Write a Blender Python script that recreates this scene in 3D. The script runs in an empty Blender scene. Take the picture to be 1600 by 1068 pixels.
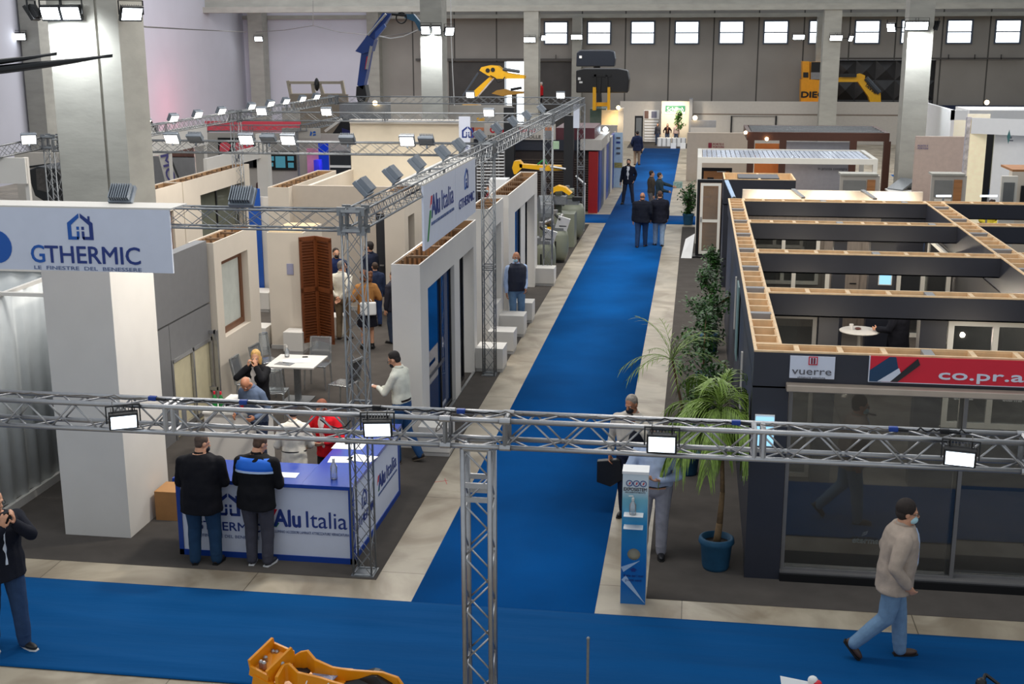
import bpy, bmesh, math, random
from mathutils import Vector, Matrix, noise
random.seed(7)
D, C = bpy.data, bpy.context
COL = C.scene.collection
V = Vector
# ------------------------------------------------------------------ camera
H = 6.4                                   # eye height on the balcony
PITCH, YAW, ROLL, FPX = 0.24023693, 0.14775748, -0.00231322, 1929.6
cf = V((-math.sin(YAW) * math.cos(PITCH), math.cos(YAW) * math.cos(PITCH), -math.sin(PITCH)))
cr = V((math.cos(YAW), math.sin(YAW), 0)); cu = cr.cross(cf)
cr, cu = math.cos(ROLL) * cr + math.sin(ROLL) * cu, -math.sin(ROLL) * cr + math.cos(ROLL) * cu
cam = D.objects.new('camera', D.cameras.new('camera')); COL.objects.link(cam)
cam.data.sensor_width = 36; cam.data.lens = FPX / 1600 * 36; cam.data.clip_end = 400
cam.matrix_world = Matrix((( cr.x, cu.x, -cf.x, 0), (cr.y, cu.y, -cf.y, 0), (cr.z, cu.z, -cf.z, H), (0, 0, 0, 1)))
C.scene.camera = cam
def ray(x, y): return cf + cr * ((x - 800) / FPX) - cu * ((y - 534) / FPX)
def G(x, y, z=0.0):
    d = ray(x, y); t = (z - H) / d.z; return V((0, 0, H)) + d * t      # point at height z
def YP(x, y, Y):
    d = ray(x, y); return V((0, 0, H)) + d * (Y / d.y)                 # point in the plane at depth Y
def XP(x, y, X):
    d = ray(x, y); return V((0, 0, H)) + d * (X / d.x)                 # point in the plane at side X
# ------------------------------------------------------------------ world, hall light, exposure
w = D.worlds.new('hall_air'); C.scene.world = w; w.use_nodes = True
bg = w.node_tree.nodes['Background']; bg.inputs[0].default_value = (.86, .93, 1, 1); bg.inputs[1].default_value = .50
def area(name, loc, sx, sy, power, color=(1, 1, 1), target=None, spread=180):
    l = D.lights.new(name, 'AREA'); l.shape = 'RECTANGLE'; l.size = sx; l.size_y = sy; l.energy = power; l.color = color; l.spread = math.radians(spread)
    o = D.objects.new(name, l); COL.objects.link(o); o.location = loc
    if target is not None: o.rotation_euler = (V(target) - V(loc)).to_track_quat('-Z', 'Y').to_euler()
    return o
area('hall_lamp_and_fill', (-4, 13, 11.5), 14, 1.2, 420, (1, .97, .92), (-3.5, 17, 0))
area('hall_lamp_and_fill', (-8, 27, 11), 10, 5, 1050, (1, .94, .86), (-9, 27, 0))
area('hall_lamp_and_fill', (0, 34, 12), 8, 4, 700, (1, .97, .92))
area('hall_lamp_and_fill', (0, 62, 12), 30, 8, 2600, (1, .97, .93))
area('hall_lamp_and_fill', (-20, 58, 12), 12, 8, 1700, (.96, .97, 1), (-27, 70, 5))  # added overhead fill that brightens the left plaster wall
area('hall_lamp_and_fill', (14, 32, 12), 10, 4, 700, (1, .95, .88))
sc = C.scene
sc.view_settings.view_transform = 'Standard'; sc.view_settings.look = 'None'
sc.view_settings.exposure = 0.24; sc.view_settings.gamma = 1; sc.view_settings.use_curve_mapping = False
sc.cycles.max_bounces = 6; sc.cycles.transparent_max_bounces = 24; sc.cycles.caustics_reflective = False; sc.cycles.caustics_refractive = False
# ------------------------------------------------------------------ materials
def lin(c): return tuple((v / 12.92 if v <= .04045 else ((v + .055) / 1.055) ** 2.4) for v in c)
MATS = {}
def M(name, rgb=(200, 200, 200), rough=.55, metal=0, var=.06, scale=6, bump=0, emit=0, spec=.5, stretch=None, bscale=None):
    """procedural principled material, rgb in 0..255"""
    if name in MATS: return MATS[name]
    m = D.materials.new(name); m.use_nodes = True; nt = m.node_tree; b = nt.nodes['Principled BSDF']
    c = lin([v / 255 for v in rgb])
    b.inputs['Roughness'].default_value = rough; b.inputs['Metallic'].default_value = metal
    b.inputs['Specular IOR Level'].default_value = spec
    tc = nt.nodes.new('ShaderNodeTexCoord'); mp = nt.nodes.new('ShaderNodeMapping'); nt.links.new(tc.outputs['Object'], mp.inputs[0])
    if stretch: mp.inputs['Scale'].default_value = stretch
    no = nt.nodes.new('ShaderNodeTexNoise'); no.inputs['Scale'].default_value = scale; no.inputs['Detail'].default_value = 5
    nt.links.new(mp.outputs[0], no.inputs['Vector'])
    rp = nt.nodes.new('ShaderNodeValToRGB'); nt.links.new(no.outputs[0], rp.inputs[0])
    rp.color_ramp.elements[0].position = .3; rp.color_ramp.elements[1].position = .7
    rp.color_ramp.elements[0].color = (*[v * (1 - var) for v in c], 1); rp.color_ramp.elements[1].color = (*[min(1, v * (1 + var)) for v in c], 1)
    nt.links.new(rp.outputs[0], b.inputs['Base Color'])
    if bump:
        n2 = nt.nodes.new('ShaderNodeTexNoise'); n2.inputs['Scale'].default_value = bscale or scale * 4; n2.inputs['Detail'].default_value = 4
        nt.links.new(mp.outputs[0], n2.inputs['Vector'])
        bp = nt.nodes.new('ShaderNodeBump'); bp.inputs['Strength'].default_value = bump; bp.inputs['Distance'].default_value = .02
        nt.links.new(n2.outputs[0], bp.inputs['Height']); nt.links.new(bp.outputs[0], b.inputs['Normal'])
    if emit:
        b.inputs['Emission Color'].default_value = (*c, 1); b.inputs['Emission Strength'].default_value = emit
    MATS[name] = m; return m
def glass(name, tint=(200, 215, 215), refl=.10, rough=.02, opacity=.25):
    if name in MATS: return MATS[name]
    m = D.materials.new(name); m.use_nodes = True; nt = m.node_tree; nt.nodes.clear()
    o = nt.nodes.new('ShaderNodeOutputMaterial'); t = nt.nodes.new('ShaderNodeBsdfTransparent'); gl = nt.nodes.new('ShaderNodeBsdfGlossy')
    df = nt.nodes.new('ShaderNodeBsdfDiffuse'); m1 = nt.nodes.new('ShaderNodeMixShader'); m2 = nt.nodes.new('ShaderNodeMixShader')
    fr = nt.nodes.new('ShaderNodeFresnel'); fr.inputs[0].default_value = 1.5
    ad = nt.nodes.new('ShaderNodeMath'); ad.operation = 'ADD'; ad.inputs[1].default_value = refl; ad.use_clamp = True
    c = (*lin([v / 255 for v in tint]), 1)
    t.inputs[0].default_value = (.92, .95, .95, 1); gl.inputs['Roughness'].default_value = rough; df.inputs[0].default_value = c
    nt.links.new(fr.outputs[0], ad.inputs[0]); m1.inputs[0].default_value = opacity
    nt.links.new(t.outputs[0], m1.inputs[1]); nt.links.new(df.outputs[0], m1.inputs[2])
    nt.links.new(ad.outputs[0], m2.inputs[0]); nt.links.new(m1.outputs[0], m2.inputs[1]); nt.links.new(gl.outputs[0], m2.inputs[2])
    nt.links.new(m2.outputs[0], o.inputs[0]); MATS[name] = m; return m
def emis(name, rgb, s):
    if name in MATS: return MATS[name]
    m = D.materials.new(name); m.use_nodes = True; nt = m.node_tree; nt.nodes.clear()
    o = nt.nodes.new('ShaderNodeOutputMaterial'); e = nt.nodes.new('ShaderNodeEmission')
    e.inputs[0].default_value = (*lin([v / 255 for v in rgb]), 1); e.inputs[1].default_value = s
    nt.links.new(e.outputs[0], o.inputs[0]); MATS[name] = m; return m
WHITE = M('white_paint', (218, 214, 208), .6, var=.03, scale=2)
BEIGE = M('warm_white_paint', (214, 203, 188), .6, var=.03, scale=2)
SIGNW = M('sign_white', (214, 220, 236), .45, var=.02)
DARK = M('anthracite_laminate', (42, 45, 56), .42, var=.06, scale=3)
WOOD = M('pale_wood', (226, 194, 152), .6, var=.14, scale=7, stretch=(1, 1, .3), bump=.05)
PLYB = M('brown_board', (158, 124, 88), .7, var=.2, scale=5)
ALU = M('brushed_aluminium', (178, 178, 180), .34, .85, var=.06, scale=14, bump=.05)
GALV = M('galvanised_steel', (140, 143, 146), .42, .7, var=.1, scale=18)
BLACK = M('black_metal', (16, 17, 20), .4, var=.1)
FRAMEB = M('black_frame', (24, 25, 28), .35)
FRAMEW = M('white_pvc', (226, 222, 212), .35, var=.02)
LAMP = emis('lamp_glass', (240, 250, 255), 14)
YEL = M('machine_yellow', (236, 176, 20), .35, var=.05)
ORG = M('machine_orange', (236, 150, 20), .3, var=.06)
GLASS = glass('clear_glass', opacity=.1); GLASSD = glass('dark_glass', (60, 62, 62), .06, opacity=.35)
REFLG = glass('painted_carpet_reflection', (10, 62, 120), .05, opacity=.82)  # blue tint paints the carpet's reflection into the glass colour
BLUE = M('corporate_blue', (18, 62, 150), .4, var=.03)
NAVY = M('logo_navy', (24, 52, 128), .5, var=.02)
RED = M('logo_red', (206, 20, 48), .5, var=.03)
GREEN = M('logo_green', (30, 130, 60), .5)
PAPER = M('paper', (232, 232, 232), .6, var=.02)
SCREEN = emis('screen_blue', (150, 205, 240), 1.2)
# ------------------------------------------------------------------ mesh builder
class MB:
    def __init__(s): s.v = []; s.f = []
    def add(s, vs, fs):
        o = len(s.v); s.v += [V(p) for p in vs]; s.f += [tuple(i + o for i in f) for f in fs]; return s
    def box(s, x0, x1, y0, y1, z0, z1, R=None, o=None):
        p = [V((x, y, z)) for z in (z0, z1) for y in (y0, y1) for x in (x0, x1)]
        if R is not None: p = [R @ q for q in p]
        if o is not None: p = [q + V(o) for q in p]
        return s.add(p, [(0, 2, 3, 1), (4, 5, 7, 6), (0, 1, 5, 4), (2, 6, 7, 3), (0, 4, 6, 2), (1, 3, 7, 5)])
    def slab(s, a, b, wdt, h, up=(0, 0, 1)):
        """bar from a to b, width wdt sideways and height h along up"""
        a, b = V(a), V(b); d = (b - a).normalized(); sd = d.cross(V(up))
        if sd.length < 1e-4: sd = d.cross(V((0, 1, 0)))
        sd.normalize(); u = sd.cross(d)
        p = [q + sd * i * wdt / 2 + u * j * h / 2 for q in (a, b) for j in (-1, 1) for i in (-1, 1)]
        return s.add(p, [(0, 1, 3, 2), (4, 6, 7, 5), (0, 4, 5, 1), (2, 3, 7, 6), (0, 2, 6, 4), (1, 5, 7, 3)])
    def tube(s, a, b, r, r2=None, n=8, caps=True):
        a, b = V(a), V(b); r2 = r if r2 is None else r2; d = (b - a)
        if d.length < 1e-6: return s
        d.normalize(); x = d.orthogonal().normalized(); y = d.cross(x)
        p = [];
        for q, rr in ((a, r), (b, r2)):
            for k in range(n):
                t = 2 * math.pi * k / n; p.append(q + (x * math.cos(t) + y * math.sin(t)) * rr)
        f = [(k, (k + 1) % n, n + (k + 1) % n, n + k) for k in range(n)]
        if caps: f += [tuple(reversed(range(n))), tuple(range(n, 2 * n))]
        return s.add(p, f)
    def path(s, pts, r, n=6):
        for a, b in zip(pts, pts[1:]): s.tube(a, b, r, n=n)
        return s
    def prism(s, pts, ex):
        """polygon swept along vector ex"""
        pts = [V(p) for p in pts]; ex = V(ex); n = len(pts)
        return s.add(pts + [p + ex for p in pts], [tuple(reversed(range(n))), tuple(range(n, 2 * n))] + [(k, (k + 1) % n, n + (k + 1) % n, n + k) for k in range(n)])
    def ell(s, c, r, R=None, nu=12, nv=8):
        c = V(c); r = (r, r, r) if not hasattr(r, '__len__') else r; p = []
        for j in range(1, nv):
            ph = math.pi * j / nv
            for i in range(nu):
                th = 2 * math.pi * i / nu; q = V((r[0] * math.sin(ph) * math.cos(th), r[1] * math.sin(ph) * math.sin(th), r[2] * math.cos(ph)))
                p.append(c + (R @ q if R is not None else q))
        for z in (r[2], -r[2]): q = V((0, 0, z)); p.append(c + (R @ q if R is not None else q))
        T, B = len(p) - 2, len(p) - 1; f = []
        for j in range(nv - 2):
            for i in range(nu): f.append((j * nu + i, (j + 1) * nu + i, (j + 1) * nu + (i + 1) % nu, j * nu + (i + 1) % nu))
        for i in range(nu): f.append((T, i, (i + 1) % nu)); f.append((B, (nv - 2) * nu + (i + 1) % nu, (nv - 2) * nu + i))
        return s.add(p, f)
    def loft(s, rings):
        n = len(rings[0]); p = [q for r in rings for q in r]; f = []
        for j in range(len(rings) - 1):
            for i in range(n): f.append((j * n + i, j * n + (i + 1) % n, (j + 1) * n + (i + 1) % n, (j + 1) * n + i))
        f += [tuple(reversed(range(n))), tuple(range((len(rings) - 1) * n, len(rings) * n))]
        return s.add(p, f)
    def lathe(s, prof, c=(0, 0, 0), n=20):
        c = V(c); return s.loft([[c + V((r * math.cos(2 * math.pi * k / n), r * math.sin(2 * math.pi * k / n), z)) for k in range(n)] for r, z in prof])
    def grid(s, ax, u, v, t0, t1, holes=()):
        """wall sheet; ax 'x' = plane of constant x (u is y), 'y' = constant y (u is x); u,v ranges with rectangular holes, thickness t0..t1"""
        us = sorted({u[0], u[1], *[h[i] for h in holes for i in (0, 1)]}); vs = sorted({v[0], v[1], *[h[i] for h in holes for i in (2, 3)]})
        us = [q for q in us if u[0] <= q <= u[1]]; vs = [q for q in vs if v[0] <= q <= v[1]]
        for a, b in zip(us, us[1:]):
            for c_, d_ in zip(vs, vs[1:]):
                mu, mv = (a + b) / 2, (c_ + d_) / 2
                if any(h[0] < mu < h[1] and h[2] < mv < h[3] for h in holes): continue
                if ax == 'x': s.box(t0, t1, a, b, c_, d_)
                else: s.box(a, b, t0, t1, c_, d_)
        return s
    def build(s, name, mat, parent=None, smooth=False, bevel=0, weld=False):
        me = D.meshes.new(name); off = V((0, 0, 0)); vs = s.v
        if parent is None and vs:
            xs = [p.x for p in vs]; ys = [p.y for p in vs]; off = V(((min(xs) + max(xs)) / 2, (min(ys) + max(ys)) / 2, min(p.z for p in vs)))
        elif parent is not None: off = V(parent.get('_b', (0, 0, 0)))
        me.from_pydata([p - off for p in vs], [], s.f); me.materials.append(mat)
        bm = bmesh.new(); bm.from_mesh(me)
        if weld: bmesh.ops.remove_doubles(bm, verts=bm.verts, dist=1e-4)
        bmesh.ops.recalc_face_normals(bm, faces=bm.faces); bm.to_mesh(me); bm.free()
        if smooth: me.shade_smooth()
        o = D.objects.new(name, me); COL.objects.link(o)
        if parent is None: o.location = off
        else:
            o.parent = parent; o['_b'] = tuple(off)
        if bevel:
            md = o.modifiers.new('bevel', 'BEVEL'); md.width = bevel; md.segments = 2; md.limit_method = 'ANGLE'
        return o
def thing(name, label, cat, loc=(0, 0, 0), group=None, rz=0):
    o = D.objects.new(name, None); COL.objects.link(o); o.empty_display_size = .1; o.location = loc; o.rotation_euler[2] = rz
    o['_b'] = tuple(loc) if not rz else (0, 0, 0)
    return tag(o, label, cat, group)
def local_thing(name, label, cat, loc=(0, 0, 0), rz=0, group=None):
    """a thing whose parts are built around the origin and then moved to loc"""
    o = thing(name, label, cat, loc, group, 0); o['_b'] = (0, 0, 0); o.rotation_euler[2] = rz; return o
def tag(o, label, cat, group=None):
    o['label'] = label; o['category'] = cat
    if group: o['group'] = group
    return o
def struct(o): o['kind'] = 'structure'; return o
def dup(root, loc=None, rz=None, label=None, group=None, scale=None):
    kids = list(root.children); r = root.copy(); COL.objects.link(r)
    if loc is not None: r.location = loc
    if rz is not None: r.rotation_euler = (0, 0, rz)
    if scale is not None: r.scale = (scale,) * 3
    if label: r['label'] = label
    if group: r['group'] = group
    for ch in kids:
        c = ch.copy(); COL.objects.link(c); c.parent = r
        for g_ in ch.children:
            d = g_.copy(); COL.objects.link(d); d.parent = c
            for h_ in g_.children:
                e = h_.copy(); COL.objects.link(e); e.parent = d
    return r
def lettering(parent, text, O, U, Vv, height, mat, width=None, bold=0.0, name='lettering', depth=.004, align='L'):
    """text in the plane through O spanned by unit vectors U (along) and Vv (up); height = cap height"""
    cu_ = D.curves.new('t', 'FONT'); cu_.body = text; cu_.size = 1; cu_.resolution_u = 3; cu_.extrude = .002
    t = D.objects.new('t', cu_); me = D.meshes.new_from_object(t); D.objects.remove(t)
    U, Vv, O = V(U).normalized(), V(Vv).normalized(), V(O); N = U.cross(Vv).normalized()
    xs = [v.co.x for v in me.vertices]; x0, x1 = min(xs), max(xs)
    kx = (width / (x1 - x0)) if width else height / .7; ky = height / .7
    off = V(parent.get('_b', (0, 0, 0))) if parent is not None else V((0, 0, 0)); sh = -x0 if align == 'L' else -(x0 + x1) / 2
    for v in me.vertices: v.co = O + U * ((v.co.x + sh) * kx) + Vv * (v.co.y * ky) + N * ((depth / 2) + (depth / 2 if v.co.z > 0 else -depth / 2)) - off
    if bold:                                             # thicken by welding slightly shifted copies
        bs = [v.co.copy() for v in me.vertices]; fs = [tuple(p.vertices) for p in me.polygons]; n = len(bs); vs = []; ff = []
        for i, (a, b) in enumerate(((-1, 0), (1, 0), (0, 1), (0, -1), (-.7, -.7), (.7, .7))):
            vs += [v + (U * a + Vv * b) * bold * ky * .9 + N * i * 2e-4 for v in bs]; ff += [tuple(q + i * n for q in f) for f in fs]
        me = D.meshes.new(name); me.from_pydata(vs, [], ff)
    me.materials.append(mat); o = D.objects.new(name, me); COL.objects.link(o); o['_b'] = tuple(off)
    if parent is not None: o.parent = parent
    return o
def decal(parent, polys, O, U, Vv, mat, name='emblem', depth=.003, sx=1, sy=None):
    U, Vv, O = V(U).normalized(), V(Vv).normalized(), V(O); N = U.cross(Vv).normalized(); sy = sy or sx; mb = MB()
    for p in polys: mb.prism([O + U * (a * sx) + Vv * (b * sy) for a, b in p], N * depth)
    return mb.build(name, mat, parent)
def ngon(cx, cy, r, n=20, a0=0): return [(cx + r * math.cos(a0 + 2 * math.pi * k / n), cy + r * math.sin(a0 + 2 * math.pi * k / n)) for k in range(n)]
def house_logo(parent, O, U, Vv, s, mat, mat2=None):
    """house outline emblem, s = height"""
    L = [[(0, 0), (.42, 0), (.42, .12), (.15, .12), (.15, .56), (.48, .84), (.48, 1), (0, .64)], [(.36, 0), (.46, .06), (.46, .32), (.36, .32)], [(.36, .38), (.46, .38), (.46, .5), (.36, .5)]]
    R = [[(1 - a, b) for a, b in reversed(p)] for p in L] + [[(.82, .78), (.9, .72), (.9, .9), (.82, .9)]]
    R = [[(a + .02, b) for a, b in p] for p in R]
    decal(parent, L, O, U, Vv, mat2 or mat, 'emblem', sx=s); decal(parent, R, O, U, Vv, mat, 'emblem', sx=s)
def alu_logo(parent, O, U, Vv, s):
    """red and green slanted strokes behind the A, s = cap height"""
    decal(parent, [[(0, .55), (.35, 1.25), (.7, 1.25), (.45, .75), (.2, .75)]], O, U, Vv, RED, 'emblem', sx=s)
    decal(parent, [[(.3, -.1), (.6, -.1), (.8, .2), (.5, .3)]], O, U, Vv, GREEN, 'emblem', sx=s)
# ================================================================== SETTING
def floor_mat():
    m = M('screed_floor', (176, 165, 146), .42, var=.16, scale=1.1, bump=.06)
    nt = m.node_tree; b = nt.nodes['Principled BSDF']; rp = [n for n in nt.nodes if n.type == 'VALTORGB'][0]
    tc = [n for n in nt.nodes if n.type == 'TEX_COORD'][0]
    br = nt.nodes.new('ShaderNodeTexBrick'); br.offset = 0; br.inputs['Scale'].default_value = 1
    br.inputs['Brick Width'].default_value = 2.6; br.inputs['Row Height'].default_value = 2.6; br.inputs['Mortar Size'].default_value = .006
    br.inputs['Color1'].default_value = (1, 1, 1, 1); br.inputs['Color2'].default_value = (.84, .84, .84, 1); br.inputs['Mortar'].default_value = (.3, .28, .25, 1)
    nt.links.new(tc.outputs['Object'], br.inputs['Vector'])
    mx = nt.nodes.new('ShaderNodeMix'); mx.data_type = 'RGBA'; mx.blend_type = 'MULTIPLY'; mx.inputs[0].default_value = 1
    n3 = nt.nodes.new('ShaderNodeTexNoise'); n3.inputs['Scale'].default_value = .9; n3.inputs['Detail'].default_value = 8; n3.inputs['Distortion'].default_value = 1.5
    nt.links.new(tc.outputs['Object'], n3.inputs['Vector'])
    r3 = nt.nodes.new('ShaderNodeValToRGB'); r3.color_ramp.elements[0].position = .35; r3.color_ramp.elements[1].position = .6
    r3.color_ramp.elements[0].color = (.60, .56, .52, 1); r3.color_ramp.elements[1].color = (1, 1, 1, 1); nt.links.new(n3.outputs[0], r3.inputs[0])
    m2 = nt.nodes.new('ShaderNodeMix'); m2.data_type = 'RGBA'; m2.blend_type = 'MULTIPLY'; m2.inputs[0].default_value = 1
    nt.links.new(rp.outputs[0], mx.inputs[6]); nt.links.new(br.outputs[0], mx.inputs[7])
    nt.links.new(mx.outputs[2], m2.inputs[6]); nt.links.new(r3.outputs[0], m2.inputs[7]); nt.links.new(m2.outputs[2], b.inputs['Base Color'])
    return m
struct(MB().box(-31, 31, 5, 85, -.2, 0).build('floor', floor_mat()))
CBLUE = M('blue_carpet', (6, 82, 150), .92, var=.28, scale=.45, bump=.22, bscale=140, spec=.1)
CBLUE2 = M('blue_cross_carpet', (6, 73, 128), .92, var=.10, scale=1.2, bump=.9, bscale=2.6, spec=.1, stretch=(.22, 2.2, 1))
CGREY = M('grey_carpet', (88, 83, 79), .95, var=.10, scale=3, bump=.3, bscale=160, spec=.1)
def carpet(name, label, x0, x1, y0, y1, z, mat, rip=0, seed=0, nx=40, ny=200):
    mb = MB(); vs = []
    nx = max(2, min(nx, int((x1 - x0) / .06))) if rip else 1; ny = max(2, min(ny, int((y1 - y0) / .06))) if rip else 1
    for j in range(ny + 1):
        for i in range(nx + 1):
            x = x0 + (x1 - x0) * i / nx; y = y0 + (y1 - y0) * j / ny
            n_ = .25 + max(0, 1 - abs(noise.noise(V((x * .13 + seed, y * 1.5 + x * .05, seed)))) * 6) * (.35 + .65 * abs(noise.noise(V((x * .3, y * .6, 9)))) * 2) + .25 * max(0, 1 - abs(noise.noise(V((x * .22, y * 2.6, seed + 4)))) * 6)
            e = min(1, min(x - x0, x1 - x, y - y0, y1 - y) * 5)
            vs.append((x, y, z + rip * max(0, n_ - .25) * e))
    fs = [(j * (nx + 1) + i, j * (nx + 1) + i + 1, (j + 1) * (nx + 1) + i + 1, (j + 1) * (nx + 1) + i) for j in range(ny) for i in range(nx)]
    mb.add(vs, fs); o = mb.build(name, mat, smooth=True)
    md = o.modifiers.new('thick', 'SOLIDIFY'); md.thickness = z - .001; md.offset = -1
    return tag(o, label, 'carpet')
carpet('aisle_carpet', 'long blue carpet running down the middle aisle between the stands', -3.14, -.99, 13.0, 75.5, .006, CBLUE, .0)
carpet('cross_carpet', 'wide blue carpet crossing the foreground, wrinkled along its length', -16, 16, 10.9, 13.0, .007, CBLUE2, .05, 3, 300, 64)
carpet('cross_carpet', 'blue carpet strip crossing the aisle behind the walking couple, left part', -12, -3.14, 44.0, 46.2, .006, CBLUE)
carpet('cross_carpet', 'blue carpet strip crossing the aisle beside the far potted bush, right part', -.99, .6, 44.0, 46.2, .006, CBLUE)
carpet('stand_carpet', 'dark grey carpet under the white window walls of the left stand', -16, -3.7, 13.55, 43.6, .005, CGREY)
carpet('stand_carpet', 'dark grey carpet under the dark framed stand on the right', -.42, 14, 13.5, 43.4, .005, CGREY)
carpet('stand_carpet', 'dark grey carpet in front of the green signed far stand', -4.2, .4, 75.6, 80.5, .006, CGREY)
carpet('far_carpet', 'blue carpet far right beside the woman in yellow', 9.3, 12.8, 30, 62, .006, CBLUE)
CONC = M('hall_concrete', (150, 146, 140), .8, var=.08, scale=.6, bump=.08)
CONCP = M('column_concrete', (164, 162, 154), .8, var=.10, scale=1.3, bump=.15, stretch=(1, 1, 2.5))
PLAST = M('white_plaster', (204, 203, 214), .8, var=.03, scale=.5)
def panel_mat(name, rgb, pitch, off):
    m = M(name, rgb, .85, var=.10, scale=.35, bump=.08); nt = m.node_tree; b = nt.nodes['Principled BSDF']; rp = [n for n in nt.nodes if n.type == 'VALTORGB'][0]
    g_ = nt.nodes.new('ShaderNodeNewGeometry'); sp = nt.nodes.new('ShaderNodeSeparateXYZ'); nt.links.new(g_.outputs['Position'], sp.inputs[0])
    a = nt.nodes.new('ShaderNodeMath'); a.operation = 'ADD'; a.inputs[1].default_value = off; nt.links.new(sp.outputs[0], a.inputs[0])
    d = nt.nodes.new('ShaderNodeMath'); d.operation = 'PINGPONG'; d.inputs[1].default_value = pitch / 2; nt.links.new(a.outputs[0], d.inputs[0])
    l = nt.nodes.new('ShaderNodeMath'); l.operation = 'GREATER_THAN'; l.inputs[1].default_value = .045; nt.links.new(d.outputs[0], l.inputs[0])
    mx = nt.nodes.new('ShaderNodeMix'); mx.data_type = 'RGBA'; mx.blend_type = 'MULTIPLY'; mx.inputs[0].default_value = .75
    nt.links.new(rp.outputs[0], mx.inputs[6]); nt.links.new(l.outputs[0], mx.inputs[7]); nt.links.new(mx.outputs[2], b.inputs['Base Color'])
    return m
PANEL = panel_mat('precast_panel', (146, 141, 135), 2.87, -0.85)
# far wall with its windows, doors and the painted part on the left
WX = [-10.31, -7.45, -4.58, -1.7, 1.16, 4.0, 6.87, 9.74, 12.6, 15.41, 18.35, 21.25]
holes = [(x, x + 1.62, 6.04, 7.56) for x in WX] + [(-16.8, -8.45, -.1, 4.95), (8.77, 14.95, -.1, 5.05)]
struct(MB().grid('y', (-21.8, 31), (0, 12), 84, 84.4, holes).build('wall_back', PANEL))
struct(MB().box(-31, -22.2, 83.6, 84.4, 0, 12).build('wall_back_painted', PLAST))
struct(MB().box(-31.4, -31, 5, 84.4, 0, 12).build('wall_left', PLAST))
struct(MB().box(31, 31.4, 5, 84.4, 0, 12).build('wall_right', CONC))
mb = MB(); mb.box(-22.2, -21.4, 83.2, 84.4, 0, 8.6)
struct(mb.build('trim_corner_pier', CONCP))
mb = MB(); mb.box(-31, 31, 76.6, 77.6, 8.05, 8.4); mb.box(-31, 31, 77.0, 77.3, 8.4, 9.6); mb.box(-31, 31, 83.5, 84, 7.75, 8.0)
struct(mb.build('trim_girder', CONCP))
DAY = emis('overcast_daylight', (236, 246, 255), 3.0)
BLUF = M('window_blue_grey', (78, 88, 104), .5)
for k, x in enumerate(WX):
    f = MB().grid('y', (x, x + 1.62), (6.04, 7.56), 83.93, 84.1, [(x + .1, x + 1.52, 6.14, 6.75), (x + .1, x + 1.52, 6.83, 7.46)]).build('window_%d' % (k + 1), BLUF); struct(f)
    f['_b'] = tuple(f.location); MB().box(x + .08, x + 1.54, 84.05, 84.07, 6.1, 7.5).build('pane', DAY, f)
# dark sliding doors and the bright gap to the yard
DOORM = M('dark_steel_door', (58, 54, 52), .55, var=.25, scale=.9, bump=.1)
struct(MB().box(-16.8, -13.0, 84.15, 84.25, 0, 4.95).build('door_1', DOORM)); struct(MB().box(-11.0, -8.4, 84.1, 84.2, 0, 4.95).build('door_2', DOORM))
d3 = MB(); BLD = M('quilted_door', (50, 50, 52), .38, var=.2, scale=2)
for i in range(5):
    for j in range(4):
        x0, z0, sx, sz = 8.77 + i * 1.24, j * 1.26, 1.24, 1.26
        d3.add([(x0, 84.2, z0), (x0 + sx, 84.2, z0), (x0 + sx, 84.2, z0 + sz), (x0, 84.2, z0 + sz), (x0 + sx / 2, 83.95, z0 + sz / 2)], [(0, 1, 4), (1, 2, 4), (2, 3, 4), (3, 0, 4)])
struct(d3.build('door_3', BLD))
struct(MB().box(-13.2, -9.8, 86.5, 86.6, 0, 6).build('window_yard_sky', DAY))
mb = MB(); mb.box(-19, -7.6, 83.7, 83.85, 5.0, 5.15); mb.box(8, 20.2, 83.7, 83.85, 5.1, 5.2)
for x in (-18.6, -17, -9.5, -8.2, 15.6, 17.2, 18.8): mb.box(x, x + .06, 83.7, 83.8, 5.1, 5.4)
struct(mb.build('trim_door_rail', M('rail_steel', (70, 66, 64), .6)))
for x, wd in ((-8.35, .62), (7.35, .66)):
    struct(MB().box(x, x + wd, 83.2, 84, 0, 7.8).build('trim_pilaster', CONCP))
mb = MB(); mb.box(13, 31, 83.3, 83.4, 0, 2.25); struct(mb.build('wall_navy_screen', M('navy_sheet', (26, 38, 70), .7)))
# columns
def column(x0, x1, y0, y1, h, label, groove=True):
    mb = MB(); g_ = .05
    if groove:
        mb.box(x0, x1 - .42, y0, y1, 0, h); mb.box(x1 - .37, x1, y0, y1, 0, h); mb.box(x1 - .43, x1 - .36, y0 + .05, y1, 0, h)
    else: mb.box(x0, x1, y0, y1, 0, h)
    return tag(mb.build('concrete_column', CONCP), label, 'column')
column(-11.1, -9.82, 20.5, 21.5, 12, 'massive grey concrete column rising behind the blue lettered sign on the left')
column(-10.8, -9.95, 48.5, 49.5, 12, 'tall concrete column in the middle distance behind the cream backdrop wall', False)
column(7.55, 8.45, 48.5, 49.5, 12, 'tall concrete column right of the white pergola, with a burning floodlight', False)
column(-10.65, -9.75, 76.7, 77.7, 8.05, 'far concrete column beside the bright yard doorway', False)
column(7.15, 8.15, 76.7, 77.7, 8.05, 'far concrete column right of the yellow and orange machine cab', False)
column(-30.9, -30.0, 54.5, 55.5, 12, 'grey concrete column against the left wall at the picture edge', False)
column(-30.2, -29.2, 82.3, 83.4, 12, 'grey concrete column against the far end of the left wall', False)
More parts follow.
